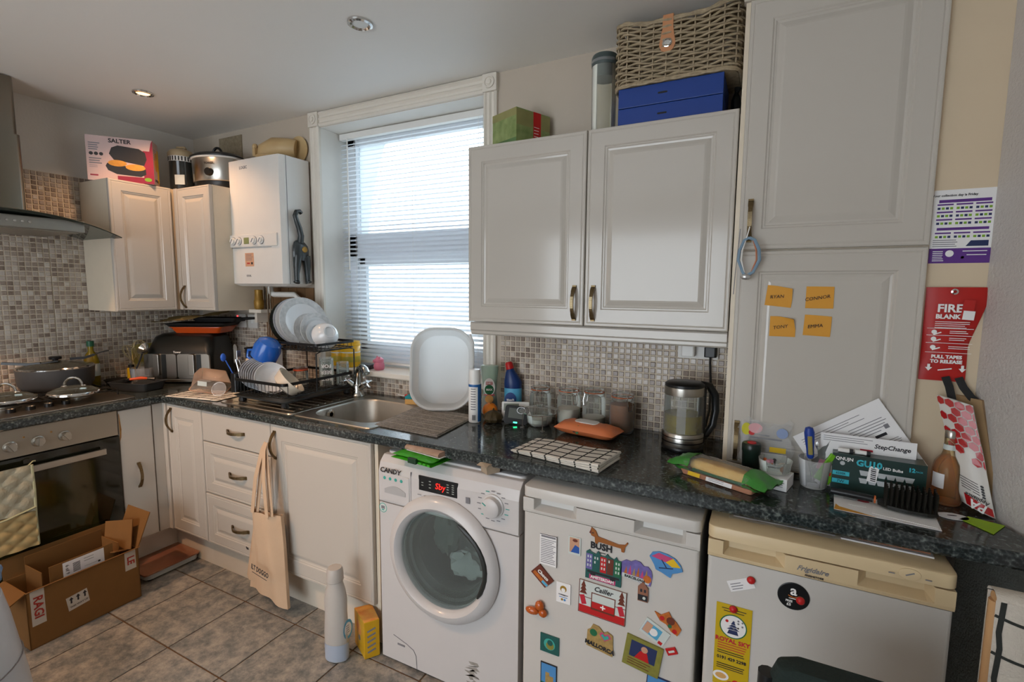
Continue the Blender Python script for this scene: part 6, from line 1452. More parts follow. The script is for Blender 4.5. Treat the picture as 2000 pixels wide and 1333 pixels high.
sp = obj('strap', MB().loft([[(-.022+x, hy0-.003-dy, z) for x, dy in ((-w_, .0), (w_, .0), (w_, .003), (-w_, .003))] for w_, z in ((.017, hh+.012), (.018, hh-.03), (.022, hh-.055), (.026, hh-.075), (.026, hh-.085), (.019, hh-.100), (.008, hh-.106))]), 'leather', t, bevel=.001)
obj('strap_back', MB().box(-.039, -.005, hy0-.004, hy0+.08, hh+.010, hh+.014), 'leather', t)
obj('clasp', MB().at((-.022, hy0-.0065, hh-.078), (PI/2, 0, 0)).lathe([(.014, 0), (.014, .003), (.011, .004), (.009, .002), (.001, .002)], 20, sx=1.15), 'chrome', sp, smooth=True)
t = thing('black_bag', 'dark bag tucked behind the boxes beside the tall cupboard', 'bag', (3.277, -.06, TZ)); random.seed(6); obj('bag', blob(MB(), (0, 0, .06), .055, (.3, .9, 1.05), .12), 'black_matte', t, smooth=True); obj('bag_tie', MB().tube([(0, 0, .12), (.003, .0, .135)], [.008, .012], 8), 'black_matte', t, smooth=True)
# ------------------------------------------------------------------ on the wall cupboards (left)
mat('salter_pink', 'cdb2ad', .3, coat=.3, var=.03); mat('salter_red', '94223a', .3, coat=.3); mat('grill_black', '2c2826', .4); mat('sandwich', 'd99a3c', .6, var=.2, vs=40)
sa = math.atan2(.225, .19); t = thing('appliance_box', 'pink and red printed box of a sandwich grill on the left cupboard', 'box', (.150, -.655, 2.0465), sa)
BW, BH, BD = .298, .235, .105
obj('carton', MB().box(0, BW, 0, BD, 0, BH), 'salter_pink', t, bevel=.0015)
F = frame((0, 0, 0), (1,0,0), (0,0,1))
P = Print(F).rect(.275, .0875, .046, .175, 'salter_red').rect(.215, .016, .166, .032, 'salter_red').poly([(.282, .175), (BW, .175), (BW, BH), (.290, BH*.93)], 'salter_red')
P.poly([(.120, .115), (.255, .095), (.268, .13), (.262, .165), (.235, .183), (.14, .192), (.112, .178), (.100, .145)], 'grill_black').poly([(.092, .058), (.13, .040), (.238, .034), (.262, .048), (.262, .075), (.09, .096), (.082, .08)], 'grill_black').disc(.135, .098, .042, 'sandwich', 20, .40).disc(.215, .082, .045, 'sandwich', 20, .38).disc(.270, .022, .017, 'cal_green', 16, .6)
P.done(t, 'front_print')
P = Print(F)
P.lines(.012, .195, .05, 4, .011, .005, 'ink_grey').lines(.012, .115, .06, 3, .012, .0055, 'ink_grey').lines(.012, .078, .045, 2, .008, .002, 'ink_grey')
for k in range(3): P.disc(.022+k*.022, .140, .009, 'grill_black', 14)
P.rect(.03, .028, .035, .008, 'salter_red').done(t, 'front_text')
text('SALTER', t, F, .150, .213, .030, 'ink', bold=.0008, lift=.001)
FS = frame((BW, 0, 0), (0,1,0), (0,0,1)); Print(FS).disc(.055, .13, .035, 'sandwich', 16, 1.5).rect(.09, .11, .03, .18, 'yellow').lines(.01, .19, .05, 6, .01, .003, 'ink_grey').done(t, 'side_print'); text('SALTER', t, FS, .05, .025, .018, 'ink', bold=.0005, lift=.001)
mat('steamer_cream', 'b9a684', .4, var=.08); mat('smoked_dark', '2b3030', .15, coat=.4)
t = thing('halogen_steamer', 'cream lidded steamer with dark glass body behind the pink box', 'steamer', (.27, -.235, 2.0465))
obj('body', MB().lathe([(.060, 0), (.064, .005), (.064, .16), (.066, .165)], 28), 'smoked_dark', t, smooth=True); obj('vent_band', MB().lathe([(.067, .165), (.067, .195)], 28, cap=False), 'white_plastic', t, smooth=True)
b = MB()
for k in range(26): a = 2*PI*k/26; b.mx(Matrix.Rotation(a, 4, 'Z')).box(.0665, .068, -.003, .003, .168, .192)
obj('vent_slots', b, 'black_matte', t); obj('lid', MB().lathe([(.069, .195), (.070, .215), (.058, .232), (.03, .243), (.001, .246)], 28), 'steamer_cream', t, smooth=True)
obj('lid_handle', MB().tube([(-.03, -.01, .243), (-.02, -.01, .255), (.02, .01, .255), (.03, .01, .243)], .007, 8), 'steamer_cream', t, smooth=True); obj('window', MB().box(-.005, .05, -.064, -.058, .03, .085), 'sticker_pale', t, rot=(0, 0, .5))
t = thing('slow_cooker', 'oval steel slow cooker with black lid beside the boiler', 'slow cooker', (.498, -.160, 2.0465), .25); t.scale = (1.12, 1.12, 1.12)
oval = dict(sx=1.0, sy=.74)
obj('base', MB().lathe([(.118, 0), (.122, .006), (.124, .035)], 36, **oval), 'black_plastic', t, smooth=True); obj('shell', MB().lathe([(.127, .035), (.130, .038), (.134, .145), (.132, .15)], 36, **oval), 'steel', t, smooth=True); obj('rim', MB().lathe([(.135, .15), (.139, .153), (.138, .158), (.13, .158)], 36, **oval), 'white_plastic', t, smooth=True)
obj('lid', MB().lathe([(.144, .158), (.145, .164), (.12, .178), (.06, .188), (.001, .190)], 36, **oval), 'black_plastic', t, smooth=True); obj('lid_handle', MB().tube([(.026*math.cos(PI*k/10), 0, .188+.030*math.sin(PI*k/10)) for k in range(11)], .0065, 8), 'black_plastic', t, smooth=True)
obj('dial', MB().at((.035, -.100, .075), (PI/2, 0, 0)).lathe([(.020, -.01), (.020, .006), (.017, .010), (.001, .011)], 20), 'black_plastic', t, smooth=True); text('TOWER', t, frame((.035, -.0965, .118), (1,.06,0), (0,0,1)), 0, 0, .015, 'ink', bold=.0003, lift=.001)
# ------------------------------------------------------------------ cat ornament on the boiler side
mat('cat_grey', '333b3d', .35, coat=.3, var=.12, vs=20)
t = thing('cat_ornament', 'dark grey ornament of a walking cat seen from behind, on the boiler side', 'ornament', (1.0865, -.095, 1.505))
b = MB()
def ring(cy, cz, ry, rx, n=16): return [(rx*(.35+.65*max(-.5, math.cos(a))) , cy+ry*math.sin(a), cz) for a in [2*PI*k/n for k in range(n)]]
b.loft([ring(-.005, .125, .042, .026), ring(-.004, .145, .050, .034), ring(-.003, .18, .051, .036), ring(-.004, .205, .046, .034), ring(-.008, .225, .034, .026), ring(-.010, .235, .015, .012)])
for s in (-1, 1): b.tube([(.014, s*.026, .15), (.016, s*.034, .10), (.014, s*.036, .05), (.014, s*.036, .012), (.016, s*.040, .004)], [.026, .020, .014, .013, .018], 10)
b.tube([(.016, -.008, .22), (.020, -.004, .26), (.022, -.016, .30), (.022, -.030, .335), (.022, -.040, .365), (.022, -.030, .388), (.022, -.010, .392), (.022, .0, .382)], [.018, .016, .015, .014, .013, .012, .012, .011], 10)
obj('cat_body', b, 'cat_grey', t, smooth=True)
obj('gold_badge', MB().at((.036, .004, .185), (0, PI/2, 0)).lathe([(.017, 0), (.015, .004), (.001, .005)], 16), 'gold_jar', t, smooth=True, sc=(1, 1, 1)); 
for s in (-1, 1): obj('paw', MB().sphere((.018, s*.040, .008), .018, 10, (1, .9, .45)), 'cat_grey', t, smooth=True)
# ------------------------------------------------------------------ oven glove, tote bag, floor things
mat('glove_green', 'aaa38c', .85, var=.1, vs=14, bump=.3, bs=120); mat('glove_pattern', 'bda06a', .85, var=.5, vs=30, col2='8a7c58'); mat('glove_trim', 'a9a886', .8)
t = thing('oven_glove', 'quilted beige double oven glove hanging on the oven door handle', 'oven glove', (.626, -1.225, .70))
def quilt(y0, y1, z0, z1, n=28):
    b = MB(); b.grid(n, n, lambda u, v: (.006+.008*abs(math.sin(PI*(u*2.4+v*2.8)))**.6*abs(math.sin(PI*(u*2.4-v*2.8)))**.6, y0+(y1-y0)*u, z0+(z1-z0)*v)); b.grid(1, 1, lambda u, v: (0, y0+(y1-y0)*u, z0+(z1-z0)*v)); return b
obj('upper_quilt', quilt(-.10, .085, -.19, .012), 'glove_green', t, smooth=True)
obj('pocket_quilt', quilt(-.10, .083, -.345, -.192), 'glove_pattern', t, (.006, 0, 0), smooth=True)
obj('edge_binding', MB().tube([(.008, .086, .012), (.008, .088, -.1), (.009, .085, -.2), (.012, .084, -.345)], .005, 6).tube([(.014, -.10, -.205), (.016, -.01, -.195), (.014, .085, -.175)], .004, 6), 'glove_trim', t, smooth=True)
obj('hanging_loop', MB().tube([(.004, .075, .010), (-.006, .095, .022), (-.012, .105, .020)], .0025, 6), 'glove_trim', t)
mat('canvas', 'cdb092', .85, var=.08, vs=8, bump=.15, bs=300)
t = thing('tote_bag', 'natural cotton tote bag with printed lettering hanging from the cupboard handle', 'bag', (1.462, -.615, .78))
random.seed(2)
def tote(u, v, side):
    w = .19+.075*(1-v)**1.2; x = (u-.5)*w+.006*(1-v)-.012
    return (x, -.012-side*(.012+.020*math.sin(PI*u)*(.4+.6*(1-v)))+.008*math.sin(5*u+3*v)+.006*math.sin(13*u+2*v), -.70+.39*v-.03*u*(1-v)+.015*math.sin(3*u)*(1-v))
b = MB(); b.grid(14, 16, lambda u, v: tote(u, v, 1)); b.grid(14, 16, lambda u, v: tote(u, v, -.2)); 
for s in (0, 1): b.grid(1, 16, lambda u, v: tuple(Vector(tote(s, v, 1)).lerp(Vector(tote(s, v, -.2)), u)))
b.grid(14, 1, lambda u, v: tuple(Vector(tote(u, 0, 1)).lerp(Vector(tote(u, 0, -.2)), v)))
obj('bag', b, 'canvas', t, smooth=True)
b = MB(); b.grid(6, 14, lambda u, v: (-.105-.075*(1-v)+u*.09*(1-.3*v)+.006*math.sin(9*u), -.008-.018*math.sin(PI*u), -.69+.33*v+.03*(1-u)*(1-v)+.02*u)); obj('side_fold', b, 'canvas', t, smooth=True)
for dx in (-.055, .045):
    for dy in (0, -.014): obj('strap', MB().sweep([(dx+dy, -.028+dy, -.315), (dx*.55+dy, -.022+dy, -.15), (dx*.12+dy*.3, -.014+dy*.5, -.02), (0, -.008, .012)], [(-.011,-.001),(.011,-.001),(.011,.001),(-.011,.001)], (0,-1,0)), 'canvas', t, smooth=True)
F = frame((.004, -.060, -.560), (1, .0, -.16), (.1, 0, 1)); text('ILT DOGGO', t, F, .0, .0, .034, 'ink', bold=.0008, xs=.62, lift=.010); Print(F @ Matrix.Translation((0, 0, .010))).rect(-.0, -.024, .10, .003, 'ink').done(t, 'underline')
F = frame((-.125, -.036, -.50), (.95, -.25, -.1), (.1, 0, 1)); Print(F @ Matrix.Translation((0, 0, .002))).disc(0, 0, .012, 'ink', 12, .5).disc(.014, .004, .008, 'ink', 10, .6).done(t, 'fold_print')
# bathroom scales
mat('scale_red', '7a3a2e', .12, coat=.5, var=.45, vs=5, col2='a4785a'); mat('scale_base', 'b9bcb8', .4)
t = thing('bathroom_scales', 'flat scales with reddish glass top and pale base on the floor', 'scales', (.63, -.655, 0), 0)
obj('base', WM(t).rbox(.530, .728, -.785, -.525, .008, .036, .03, 5), 'scale_base', t, bevel=.003); obj('glass_top', WM(t).rbox(.525, .738, -.795, -.523, .037, .045, .015, 5), 'scale_red', t, bevel=.001)
for x in (.55, .71):
    for y in (-.76, -.55): obj('foot', MB().cyl(.012, 0, .009, 10), 'black_plastic', t, rel(t, (x, y, 0)))
# cardboard carton
t = thing('cardboard_box', 'open brown cardboard carton with fragile tape on the floor', 'box', (.70, -1.06, .001), .02)
cx0, cx1, cy0, cy1, ch, ct = -.070, .125, -.20, .205, .245, .004
b = MB().box(cx0, cx1, cy0, cy1, 0, ct); obj('bottom', b, 'card_in', t)
obj('front_panel', MB().box(cx1-ct, cx1, cy0, cy1, ct, ch), 'card', t); obj('back_panel', MB().box(cx0, cx0+ct, cy0, cy1, ct, ch), 'card', t); obj('left_panel', MB().box(cx0, cx1, cy0, cy0+ct, ct, ch), 'card', t); obj('right_panel', MB().box(cx0, cx1, cy1-ct, cy1, ct, ch), 'card', t)
def flap(name, p0, p1, d, m='card'):
    p0, p1, d = Vector(p0), Vector(p1), Vector(d); n_ = (p1-p0).cross(d).normalized()*.002
    vs = [p0-n_, p1-n_, p1+d-n_, p0+d-n_, p0+n_, p1+n_, p1+d+n_, p0+d+n_]; obj(name, MB().add([tuple(v) for v in vs], [(0,3,2,1),(4,5,6,7),(0,1,5,4),(1,2,6,5),(2,3,7,6),(3,0,4,7)]), m, t)
flap('flap', (cx0, cy0, ch), (cx0, cy1, ch), (-.02, 0, .085), 'card_in'); flap('flap', (cx0+.01, cy1, ch), (cx1, cy1, ch), (.012, .055, .155), 'card'); flap('flap', (cx0, cy0, ch), (cx1, cy0, ch), (0, -.075, -.04), 'card_in'); flap('flap', (cx1, cy0, ch), (cx1, cy1, ch), (.025, .01, -.012) if False else (.010, .004, .006), 'card')
mat('tape_white', 'c9c0b4', .4); mat('tape_red', 'a8342a', .4)
FC = frame((cx1, 0, 0), (0,1,0), (0,0,1)); 
Print(FC).rect(-.165, .17, .045, .15, 'tape_white').done(t, 'fragile_tape'); Print(FC).rect(.17, .20, .045, .09, 'tape_white').done(t, 'fragile_tape'); P = Print(FC).rect(-.035, .125, .075, .062, 'tape_white', .12)
for k in range(3): P.rect(-.058+k*.024, .130+k*.003, .006, .018, 'ink').poly([(-.066+k*.024, .137+k*.003), (-.050+k*.024, .137+k*.003), (-.058+k*.024, .149+k*.003)], 'ink')
P.done(t, 'arrow_label'); text('RAGI', t, FC, -.165, .17, .042, 'tape_red', rot=-PI/2, bold=.001, lift=.0012); text('LE', t, FC, .17, .20, .040, 'tape_red', rot=-PI/2, bold=.001, lift=.0012); text('THIS WAY UP', t, FC, -.032, .108, .0105, 'ink', rot=.12, lift=.0012)
t = thing('cardboard_box', 'smaller open carton with white address label inside the big carton', 'box', (.705, -1.045, .040), .03)
obj('front_panel', MB().box(.082, .085, -.125, .105, .01, .262), 'card', t); obj('back_panel', MB().box(-.060, -.057, -.15, .13, .01, .285), 'card_in', t); obj('side_panel', MB().box(-.057, .082, .127, .130, .01, .25), 'card', t); obj('side_panel', MB().box(-.057, .082, -.15, -.147, .01, .25), 'card_in', t); obj('bottom', MB().box(-.060, .085, -.15, .13, 0, .01), 'card_in', t)
FL = frame((.085, -.01, .222), (0,1,.0), (0,0,1)); P = Print(FL).rect(.005, 0, .15, .068, 'paper')
for k in range(8): P.rect(-.022, -.020+.0052*k, .026, .0028, 'ink')
P.lines(.005, .02, .05, 4, .012, .002, 'ink_grey').rect(.06, -.018, .009, .008, 'ink').done(t, 'address_label'); text('6 of 9', t, FL, -.055, 0, .018, 'ink', rot=-PI/2, lift=.0012)
obj('end_flap', MB().mx(Matrix.Translation((.035, .148, .215)) @ frame((0, 0, 0), (.80, .25, .12), (.1, .30, .95))).box(-.075, .075, -.02, .115, -.002, .002), 'card', t); obj('fold_tab', MB().mx(Matrix.Translation((.035, .148, .215)) @ frame((-.005, -.012, -.02), (.80, .25, .12), (.3, -.8, .3))).box(-.07, .07, 0, .06, -.002, .002), 'card', t)
# detergent bottle and yellow box
m, N, L, p = newmat('milky_plastic', .35); p.inputs['Base Color'].default_value = (*lin('d8d3cc'), 1); p.inputs['Transmission Weight'].default_value = .35; p.inputs['Subsurface Weight'].default_value = .0
mat('softener_blue', 'a9b4c4', .4)
t = thing('detergent_bottle', 'tall translucent detergent bottle standing on the floor tiles', 'bottle', (1.955, -.705, .001), .35)
L = [[(x, y, z) for x, y in [(hx_*math.cos(a), hy_*math.sin(a)) for a in [2*PI*k/28 for k in range(28)]]] for z, hx_, hy_ in ((0, .043, .028), (.006, .048, .033), (.12, .049, .034), (.20, .044, .032), (.25, .046, .033), (.29, .040, .030), (.325, .030, .026), (.335, .026, .024))]
obj('bottle', MB().loft(L), 'milky_plastic', t, smooth=True); obj('liquid_level', MB().loft([[(x*1.012, y*1.012, min(z, .075)+.001) for x, y, z in l] for l in (L[0], L[1], L[2])], caps=(False, False)), 'softener_blue', t, smooth=True)
obj('cap', MB().lathe([(.030, .330), (.033, .334), (.031, .375), (.026, .385), (.001, .386)], 24), 'milky_plastic', t, smooth=True)
Print(frame((.045, .0, .13), (.35, .94, 0), (0,0,1)) @ Matrix.Translation((0, 0, .004))).disc(0, 0, .024, 'bleach_label', 18, 1.7).disc(0, 0, .018, 'paper', 16, 1.6).lines(-.010, .015, .02, 4, .009, .003, 'ink_grey').done(t, 'label')
mat('tabs_yellow', 'd9a81e', .4, coat=.2, var=.12, vs=12); mat('tabs_orange', 'd9662a', .4, var=.4, vs=30, col2='e8c060')
t = thing('tablet_box', 'yellow box of dishwasher tablets between cupboard and washing machine', 'box', (2.058, -.642, .001), 0)
pts = [(-.105, .035), (.002, -.02), (.036, .030), (-.06, .09)]
obj('carton', MB().prism(pts, 0, .155), 'tabs_yellow', t, bevel=.002); obj('top_print', MB().prism([(x*.96-.001, y*.96+.001) for x, y in pts], .1552, .1556), 'tabs_orange', t)
F = frame((.002, -.02, .0), (.036-.002, .05, 0), (0,0,1)); P = Print(F)
for k in range(5): P.rect(.028, .03+.022*k, .034, .008, 'ink_grey', .3)
P.done(t, 'side_print'); F = frame((-.105, .035, 0), (.107, -.055, 0), (0,0,1)); Print(F).disc(.055, .10, .03, 'tabs_orange', 14).disc(.06, .06, .012, 'ink_grey', 10).done(t, 'front_print')
# laundry tub at the left edge and blue towel
mat('bin_white', 'c3ccd6', .3, coat=.2, var=.04); mat('towel_blue', '6f8fb5', .95, var=.35, vs=60, bump=1., bs=90)
t = thing('laundry_bin', 'pale blue-white plastic laundry bin at the left edge', 'bin', (1.22, -1.635, .001))
obj('bin', MB().lathe([(.25, 0), (.262, .01), (.245, .2), (.215, .42), (.20, .50), (.18, .50), (.20, .3)], 40), 'bin_white', t, smooth=True); obj('seam', MB().tube([(.2350*math.cos(q), .2350*math.sin(q), .29) for q in [2*PI*k/40 for k in range(40)]], .002, 5, closed=True), 'ink_grey', t)
t = thing('bath_towel', 'fluffy blue towel bundled on the laundry bin', 'towel', (1.21, -1.545, .505)); random.seed(9); obj('towel', blob(MB(), (0, 0, .045), .13, (1, .9, .36), .08, 26), 'towel_blue', t, smooth=True)
# ------------------------------------------------------------------ things on the washing machine and fridges
mat('bag_lime', '3aa51e', .45, var=.1, vs=10); mat('bag_stripe', '173b22', .5)
t = thing('shopping_bag', 'folded lime green shopping bag on the washing machine', 'bag', (2.305, -.595, .8490), -.12)
for k in range(2): obj('fold', pillow(.205-.008*k, .125, .014), 'bag_lime', t, (0, .004*k, .013*k), smooth=True)
obj('dark_band', MB().box(-.01, .03, -.066, -.055, .004, .024), 'bag_stripe', t, bevel=.002)
P = Print(frame((.06, -.0635, .012), (1,0,0), (0,0,1)))
for k in range(3): P.rect(-.01+.02*k, .0, .013, .008, 'bag_lime')
P.done(t, 'lettering_blocks')
mat('magazine', 'c3a896', .5, var=.6, vs=26, col2='8a6a52')
t = thing('magazine', 'rolled magazine resting on the green bag', 'magazine', (2.325, -.592, .8790), -.14)
obj('cover', MB().sweep([(-.085, 0, .009), (.085, 0, .009)], [(-.030, -.008), (.024, -.008), (.032, -.003), (.032, .004), (.024, .010), (-.028, .010), (-.034, .004), (-.034, -.003)]), 'magazine', t, smooth=True); obj('pages', MB().box(-.08, .09, -.028, .022, -.0005, .0015), 'paper', t)
mat('paperbag', 'b3a28c', .7, var=.15, vs=20)
t = thing('crumpled_carton', 'small crumpled grey carton on the washing machine corner', 'carton', (2.585, -.588, .8490), -.5); obj('carton', MB().loft([[(-.022, -.018, 0), (.022, -.02, 0), (.024, .03, 0), (-.02, .03, 0)], [(-.026, -.016, .02), (.021, -.022, .022), (.026, .03, .018), (-.018, .032, .02)], [(-.019, -.020, .036), (.024, -.014, .034), (.020, .028, .036), (-.022, .03, .035)]]), 'paperbag', t); obj('open_flap', MB().add([(-.019, -.020, .036), (.024, -.014, .034), (.028, -.03, .030), (-.020, -.038, .026)], [(0,1,2,3)]), 'paperbag', t)
t = thing('plastic_sheet', 'clear plastic sleeve poking out on top of the cream fridge', 'sleeve', (3.48, -.50, .8515)); b = MB(); b.grid(10, 6, lambda u, v: ((u-.5)*.26, -.085+.17*v, .004+.010*math.sin(PI*v)*abs(math.sin(5*u))+.002*math.sin(20*u))); obj('sleeve', b, 'clear_plastic', t, smooth=True); obj('insert', MB().box(-.12, .12, -.06, .08, 0, .003), 'paper', t)
t = thing('folder', 'dark red folder under the worktop on the cream fridge', 'folder', (3.715, -.49, .8515), -.05); obj('cover', MB().box(-.09, .08, -.075, .08, .005, .009), 'scale_red', t); obj('papers', MB().box(-.10, .085, -.085, .075, 0, .004), 'paper', t)
# ------------------------------------------------------------------ fridge magnets (door plane y=-.626)
MY = -.6268
def magnet(label, x, z, w, h, base='paper', rot=0., th=.003, poly=None, name='fridge_magnet'):
    t = thing(name, label, 'magnet', (x, MY, z))
    F = frame((0, 0, 0), (math.cos(rot), 0, math.sin(rot)), (-math.sin(rot), 0, math.cos(rot)))
    pl3 = poly if poly else [(-w/2, -h/2), (w/2, -h/2), (w/2, h/2), (-w/2, h/2)]
    obj('plate', MB().mx(F).prism(pl3, 0, th), base, t, bevel=.0004)
    return t, F @ Matrix.Translation((0, 0, th))
mat('mag_brown', '6a2f1c', .4); mat('mag_teal', '1f5a55', .3); mat('mag_sky', '4f8fc9', .35); mat('mag_sand', 'b99a5c', .5, var=.3, vs=90); mat('mag_violet', '7a6fb8', .4, var=.3, vs=60); mat('mag_pink', 'c9487a', .4); mat('mag_gold', 'a8842c', .35, .3); mat('mag_olive', '8c8a3c', .45, var=.2, vs=60); mat('dog_brown', '9a5a1e', .45); mat('skin', 'c99a7c', .6); mat('mag_orange', 'd0742c', .4, var=.3, vs=80)
t, F = magnet('white fridge magnet printed with lines of small text, top left', 2.830, .647, .060, .105, 'paper'); Print(F).rect(0, .044, .05, .006, 'ink_grey').lines(-.026, .034, .052, 14, .006, .002, 'ink_grey').rect(0, .0505, .06, .002, 'ink').rect(.029, 0, .002, .105, 'ink').done(t)
t, F = magnet('framed photo magnet of a person in blue, beside the text magnet', 2.918, .684, .040, .058, 'sticker_pale'); Print(F).rect(0, .002, .032, .048, 'skin').poly([(-.012, -.022), (.016, -.022), (.016, -.002), (.002, .004)], 'blue').disc(.002, .012, .008, 'skin', 12).disc(.002, .018, .0085, 'mag_brown', 12, .6).done(t)
dogp = [(-.062, .018), (-.058, .034), (-.050, .030), (-.044, .026), (-.036, .010), (.028, .002), (.046, .006), (.054, .016), (.056, .012), (.048, -.002), (.046, -.018), (.038, -.018), (.036, -.008), (-.034, -.006), (-.036, -.014), (-.044, -.012), (-.046, .006), (-.056, .008)]
t, F = magnet('brown sausage dog magnet above the maker lettering', 3.028, .722, .1, .05, 'dog_brown', -.03, .004, dogp); Print(F).disc(-.052, .018, .0022, 'ink', 8).poly([(-.058, .030), (-.064, .016), (-.056, .014)], 'mag_brown').done(t)
FB_ = frame(rel(T1, (2.995, MY, .700)), (1,0,0), (0,0,1)); text('BUSH', D1, FB_, .008, 0, .028, 'ink', bold=.0012); Print(FB_).rect(.008, -.018, .028, .0025, 'ink').done(D1, 'brand_underline')
hp_ = [(-.056, -.046), (.056, -.046), (.056, .036), (.044, .036), (.038, .046), (.030, .036), (.018, .040), (.010, .048), (.002, .038), (-.010, .038), (-.018, .050), (-.026, .038), (-.040, .042), (-.046, .048), (-.056, .040)]
t, F = magnet('canal houses magnet with a pink city name plate', 3.012, .637, .11, .09, 'mag_teal', -.02, .004, hp_)
P = Print(F)
for k, c in enumerate(('mag_violet', 'mag_teal', 'red', 'mag_brown', 'label_green')):
    x = -.045+k*.022; P.rect(x, .010, .019, .05, c)
    for q in range(3):
        for s in (-1, 1): P.rect(x+s*.004, .026-.014*q, .004, .008, 'sticker_pale')
P.rect(0, -.022, .10, .006, 'ink').rect(-.002, -.037, .082, .015, 'mag_pink'); 
for x in (-.032, .03): P.disc(x, -.028, .009, 'ink', 12, .6)
P.done(t); text('AMSTERDAM', t, F, -.002, -.037, .0125, 'white', bold=.0005, lift=.0012)
bp = [(-.046, -.022), (.044, -.032), (.048, .0), (.044, .016), (.034, .026), (.022, .024), (.012, .034), (-.004, .036), (-.016, .028), (-.030, .030), (-.044, .020)]
t, F = magnet('skyline magnet in purple and orange right of the canal houses', 3.110, .652, .09, .06, 'mag_violet', -.02, .004, bp); P = Print(F)
for k in range(6): x = -.03+k*.012; P.poly([(x-.005, -.012), (x+.005, -.012), (x+.002, .012+.006*(k % 2))], ('mag_orange', 'mag_pink', 'mag_sand')[k % 3])
P.rect(0, -.020, .080, .013, 'sticker_pale', -.06).disc(.034, -.012, .012, 'mag_orange', 10).done(t); text('BARCELONA', t, F, -.002, -.020, .0105, 'ink', rot=-.06, bold=.0004, lift=.0012)
sp_ = [(-.046, .016), (-.038, .030), (-.020, .036), (.004, .034), (.026, .026), (.042, .010), (.048, -.006), (.034, -.014), (.020, -.020), (.016, -.034), (.004, -.030), (-.010, -.024), (-.026, -.020), (-.032, -.006)]
t, F = magnet('fan-shaped pink and blue seaside magnet at the upper right', 3.193, .696, .1, .07, 'mag_sky', -.02, .004, sp_); Print(F).poly([(-.04, .018), (-.02, .033), (.02, .026), (.0, .010)], 'mag_pink').poly([(.0, .010), (.02, .026), (.042, .004), (.018, .0)], 'yellow').rect(-.004, .004, .003, .026, 'navy', .6).rect(.002, -.008, .04, .003, 'navy', .2).done(t)
t, F = magnet('tilted chocolate bar magnet with orange lettering at the left', 2.812, .556, .064, .044, 'mag_brown', -.62, .006, [(-.036, -.020), (.030, -.026), (.036, .016), (-.030, .024)]); Print(F).rect(0, -.012, .06, .012, 'mag_orange', -.06).rect(.02, -.014, .022, .010, 'bleach_label').done(t); text('Choco', t, F, 0, .005, .016, 'white', bold=.0006, lift=.0014)
t, F = magnet('square white magnet with a gold flame emblem', 2.884, .517, .048, .068, 'paper'); Print(F).disc(0, .014, .011, 'mag_gold', 16).disc(0, .010, .007, 'white', 12).rect(0, -.006, .032, .003, 'ink_grey').rect(0, -.014, .028, .002, 'mag_sky').disc(-.004, -.022, .004, 'mag_gold', 10).disc(.005, -.022, .004, 'mag_sky', 10).done(t); text('PARIS', t, F, 0, -.006, .006, 'ink', lift=.0014)
t, F = magnet('large rectangular red and white alpine scene magnet', 3.010, .526, .148, .108, 'sticker_pale', -.03, .003); P = Print(F).rect(0, -.040, .144, .024, 'red').rect(0, 0, .148, .002, 'mag_brown').rect(.004, -.006, .076, .056, 'mag_brown').rect(.004, .006, .070, .026, 'sticker_pale').rect(.004, -.018, .070, .020, 'red').rect(.004, -.018, .016, .004, 'white').rect(.004, -.018, .004, .016, 'white')
for s in (-1, 1):
    for k in range(3): P.poly([(s*.060-.012+.002*k, .010+.012*k), (s*.060+.012-.002*k, .010+.012*k), (s*.060, .030+.012*k)], 'mag_brown')
    P.rect(s*.060, -.010, .016, .03, 'label_red', .3)
for x, y, w_, h_ in ((0, .0535, .148, .002), (0, -.0535, .148, .002), (-.0735, 0, .002, .108), (.0735, 0, .002, .108)): P.rect(x, y, w_, h_, 'mag_brown')
P.done(t); text('Cailler', t, F, .002, .036, .022, 'ink', shear=.3, bold=.0003, lift=.0012)
t, F = magnet('small red gabled house magnet under the skyline magnet', 3.133, .598, .03, .05, 'scale_red', 0, .006, [(-.015, -.030), (.015, -.030), (.015, .012), (0, .032), (-.015, .014)]); Print(F).rect(-.005, .004, .006, .009, 'ink').rect(.006, .004, .006, .009, 'ink').disc(.003, -.018, .005, 'paper', 10).rect(0, -.018, .028, .018, 'ink').disc(.004, -.018, .0045, 'sticker_pale', 10, 1, .0012).done(t)
t = thing('fridge_magnet', 'shiny orange balloon-dog shaped magnet at the left', 'magnet', (2.797, MY-.010, .437)); mat('balloon', 'b8571a', .2, coat=.4); obj('balloon', MB().sphere((.008, 0, .016), .016, 12, (1, .7, 1.1)).sphere((-.018, 0, -.008), .016, 12, (1.5, .7, .8)).sphere((.020, 0, -.006), .014, 12, (1.1, .7, 1)), 'balloon', t, smooth=True); obj('magnet_back', MB().box(-.006, .012, .003, .010, -.008, .008), 'black_matte', t)
t, F = magnet('orange Spanish map magnet with flowers at the right', 3.208, .520, .07, .07, 'mag_orange', .0, .004, [(-.040, .028), (-.022, .022), (.0, .038), (.010, .020), (.022, .012), (.036, -.006), (.026, -.028), (.008, -.020), (-.006, -.002), (-.024, .004)]); Print(F).disc(-.018, .014, .007, 'red', 10).disc(.006, .012, .012, 'mag_brown', 12).disc(.018, -.016, .007, 'red', 10).disc(.004, -.004, .006, 'label_green', 8).done(t)
t, F = magnet('postage stamp shaped magnet of a coastal view, tilted', 3.170, .482, .075, .052, 'sticker_pale', -.45, .003); Print(F).rect(-.008, 0, .05, .036, 'bleach_label').disc(-.002, -.002, .012, 'paper', 14).rect(-.022, 0, .02, .034, 'skin').rect(.027, -.018, .012, .010, 'red').done(t)
t, F = magnet('small red wax-seal tab magnet below the stamp', 3.220, .440, .03, .02, 'red', .5, .004); Print(F).rect(0, 0, .018, .006, 'sticker_pale').done(t)
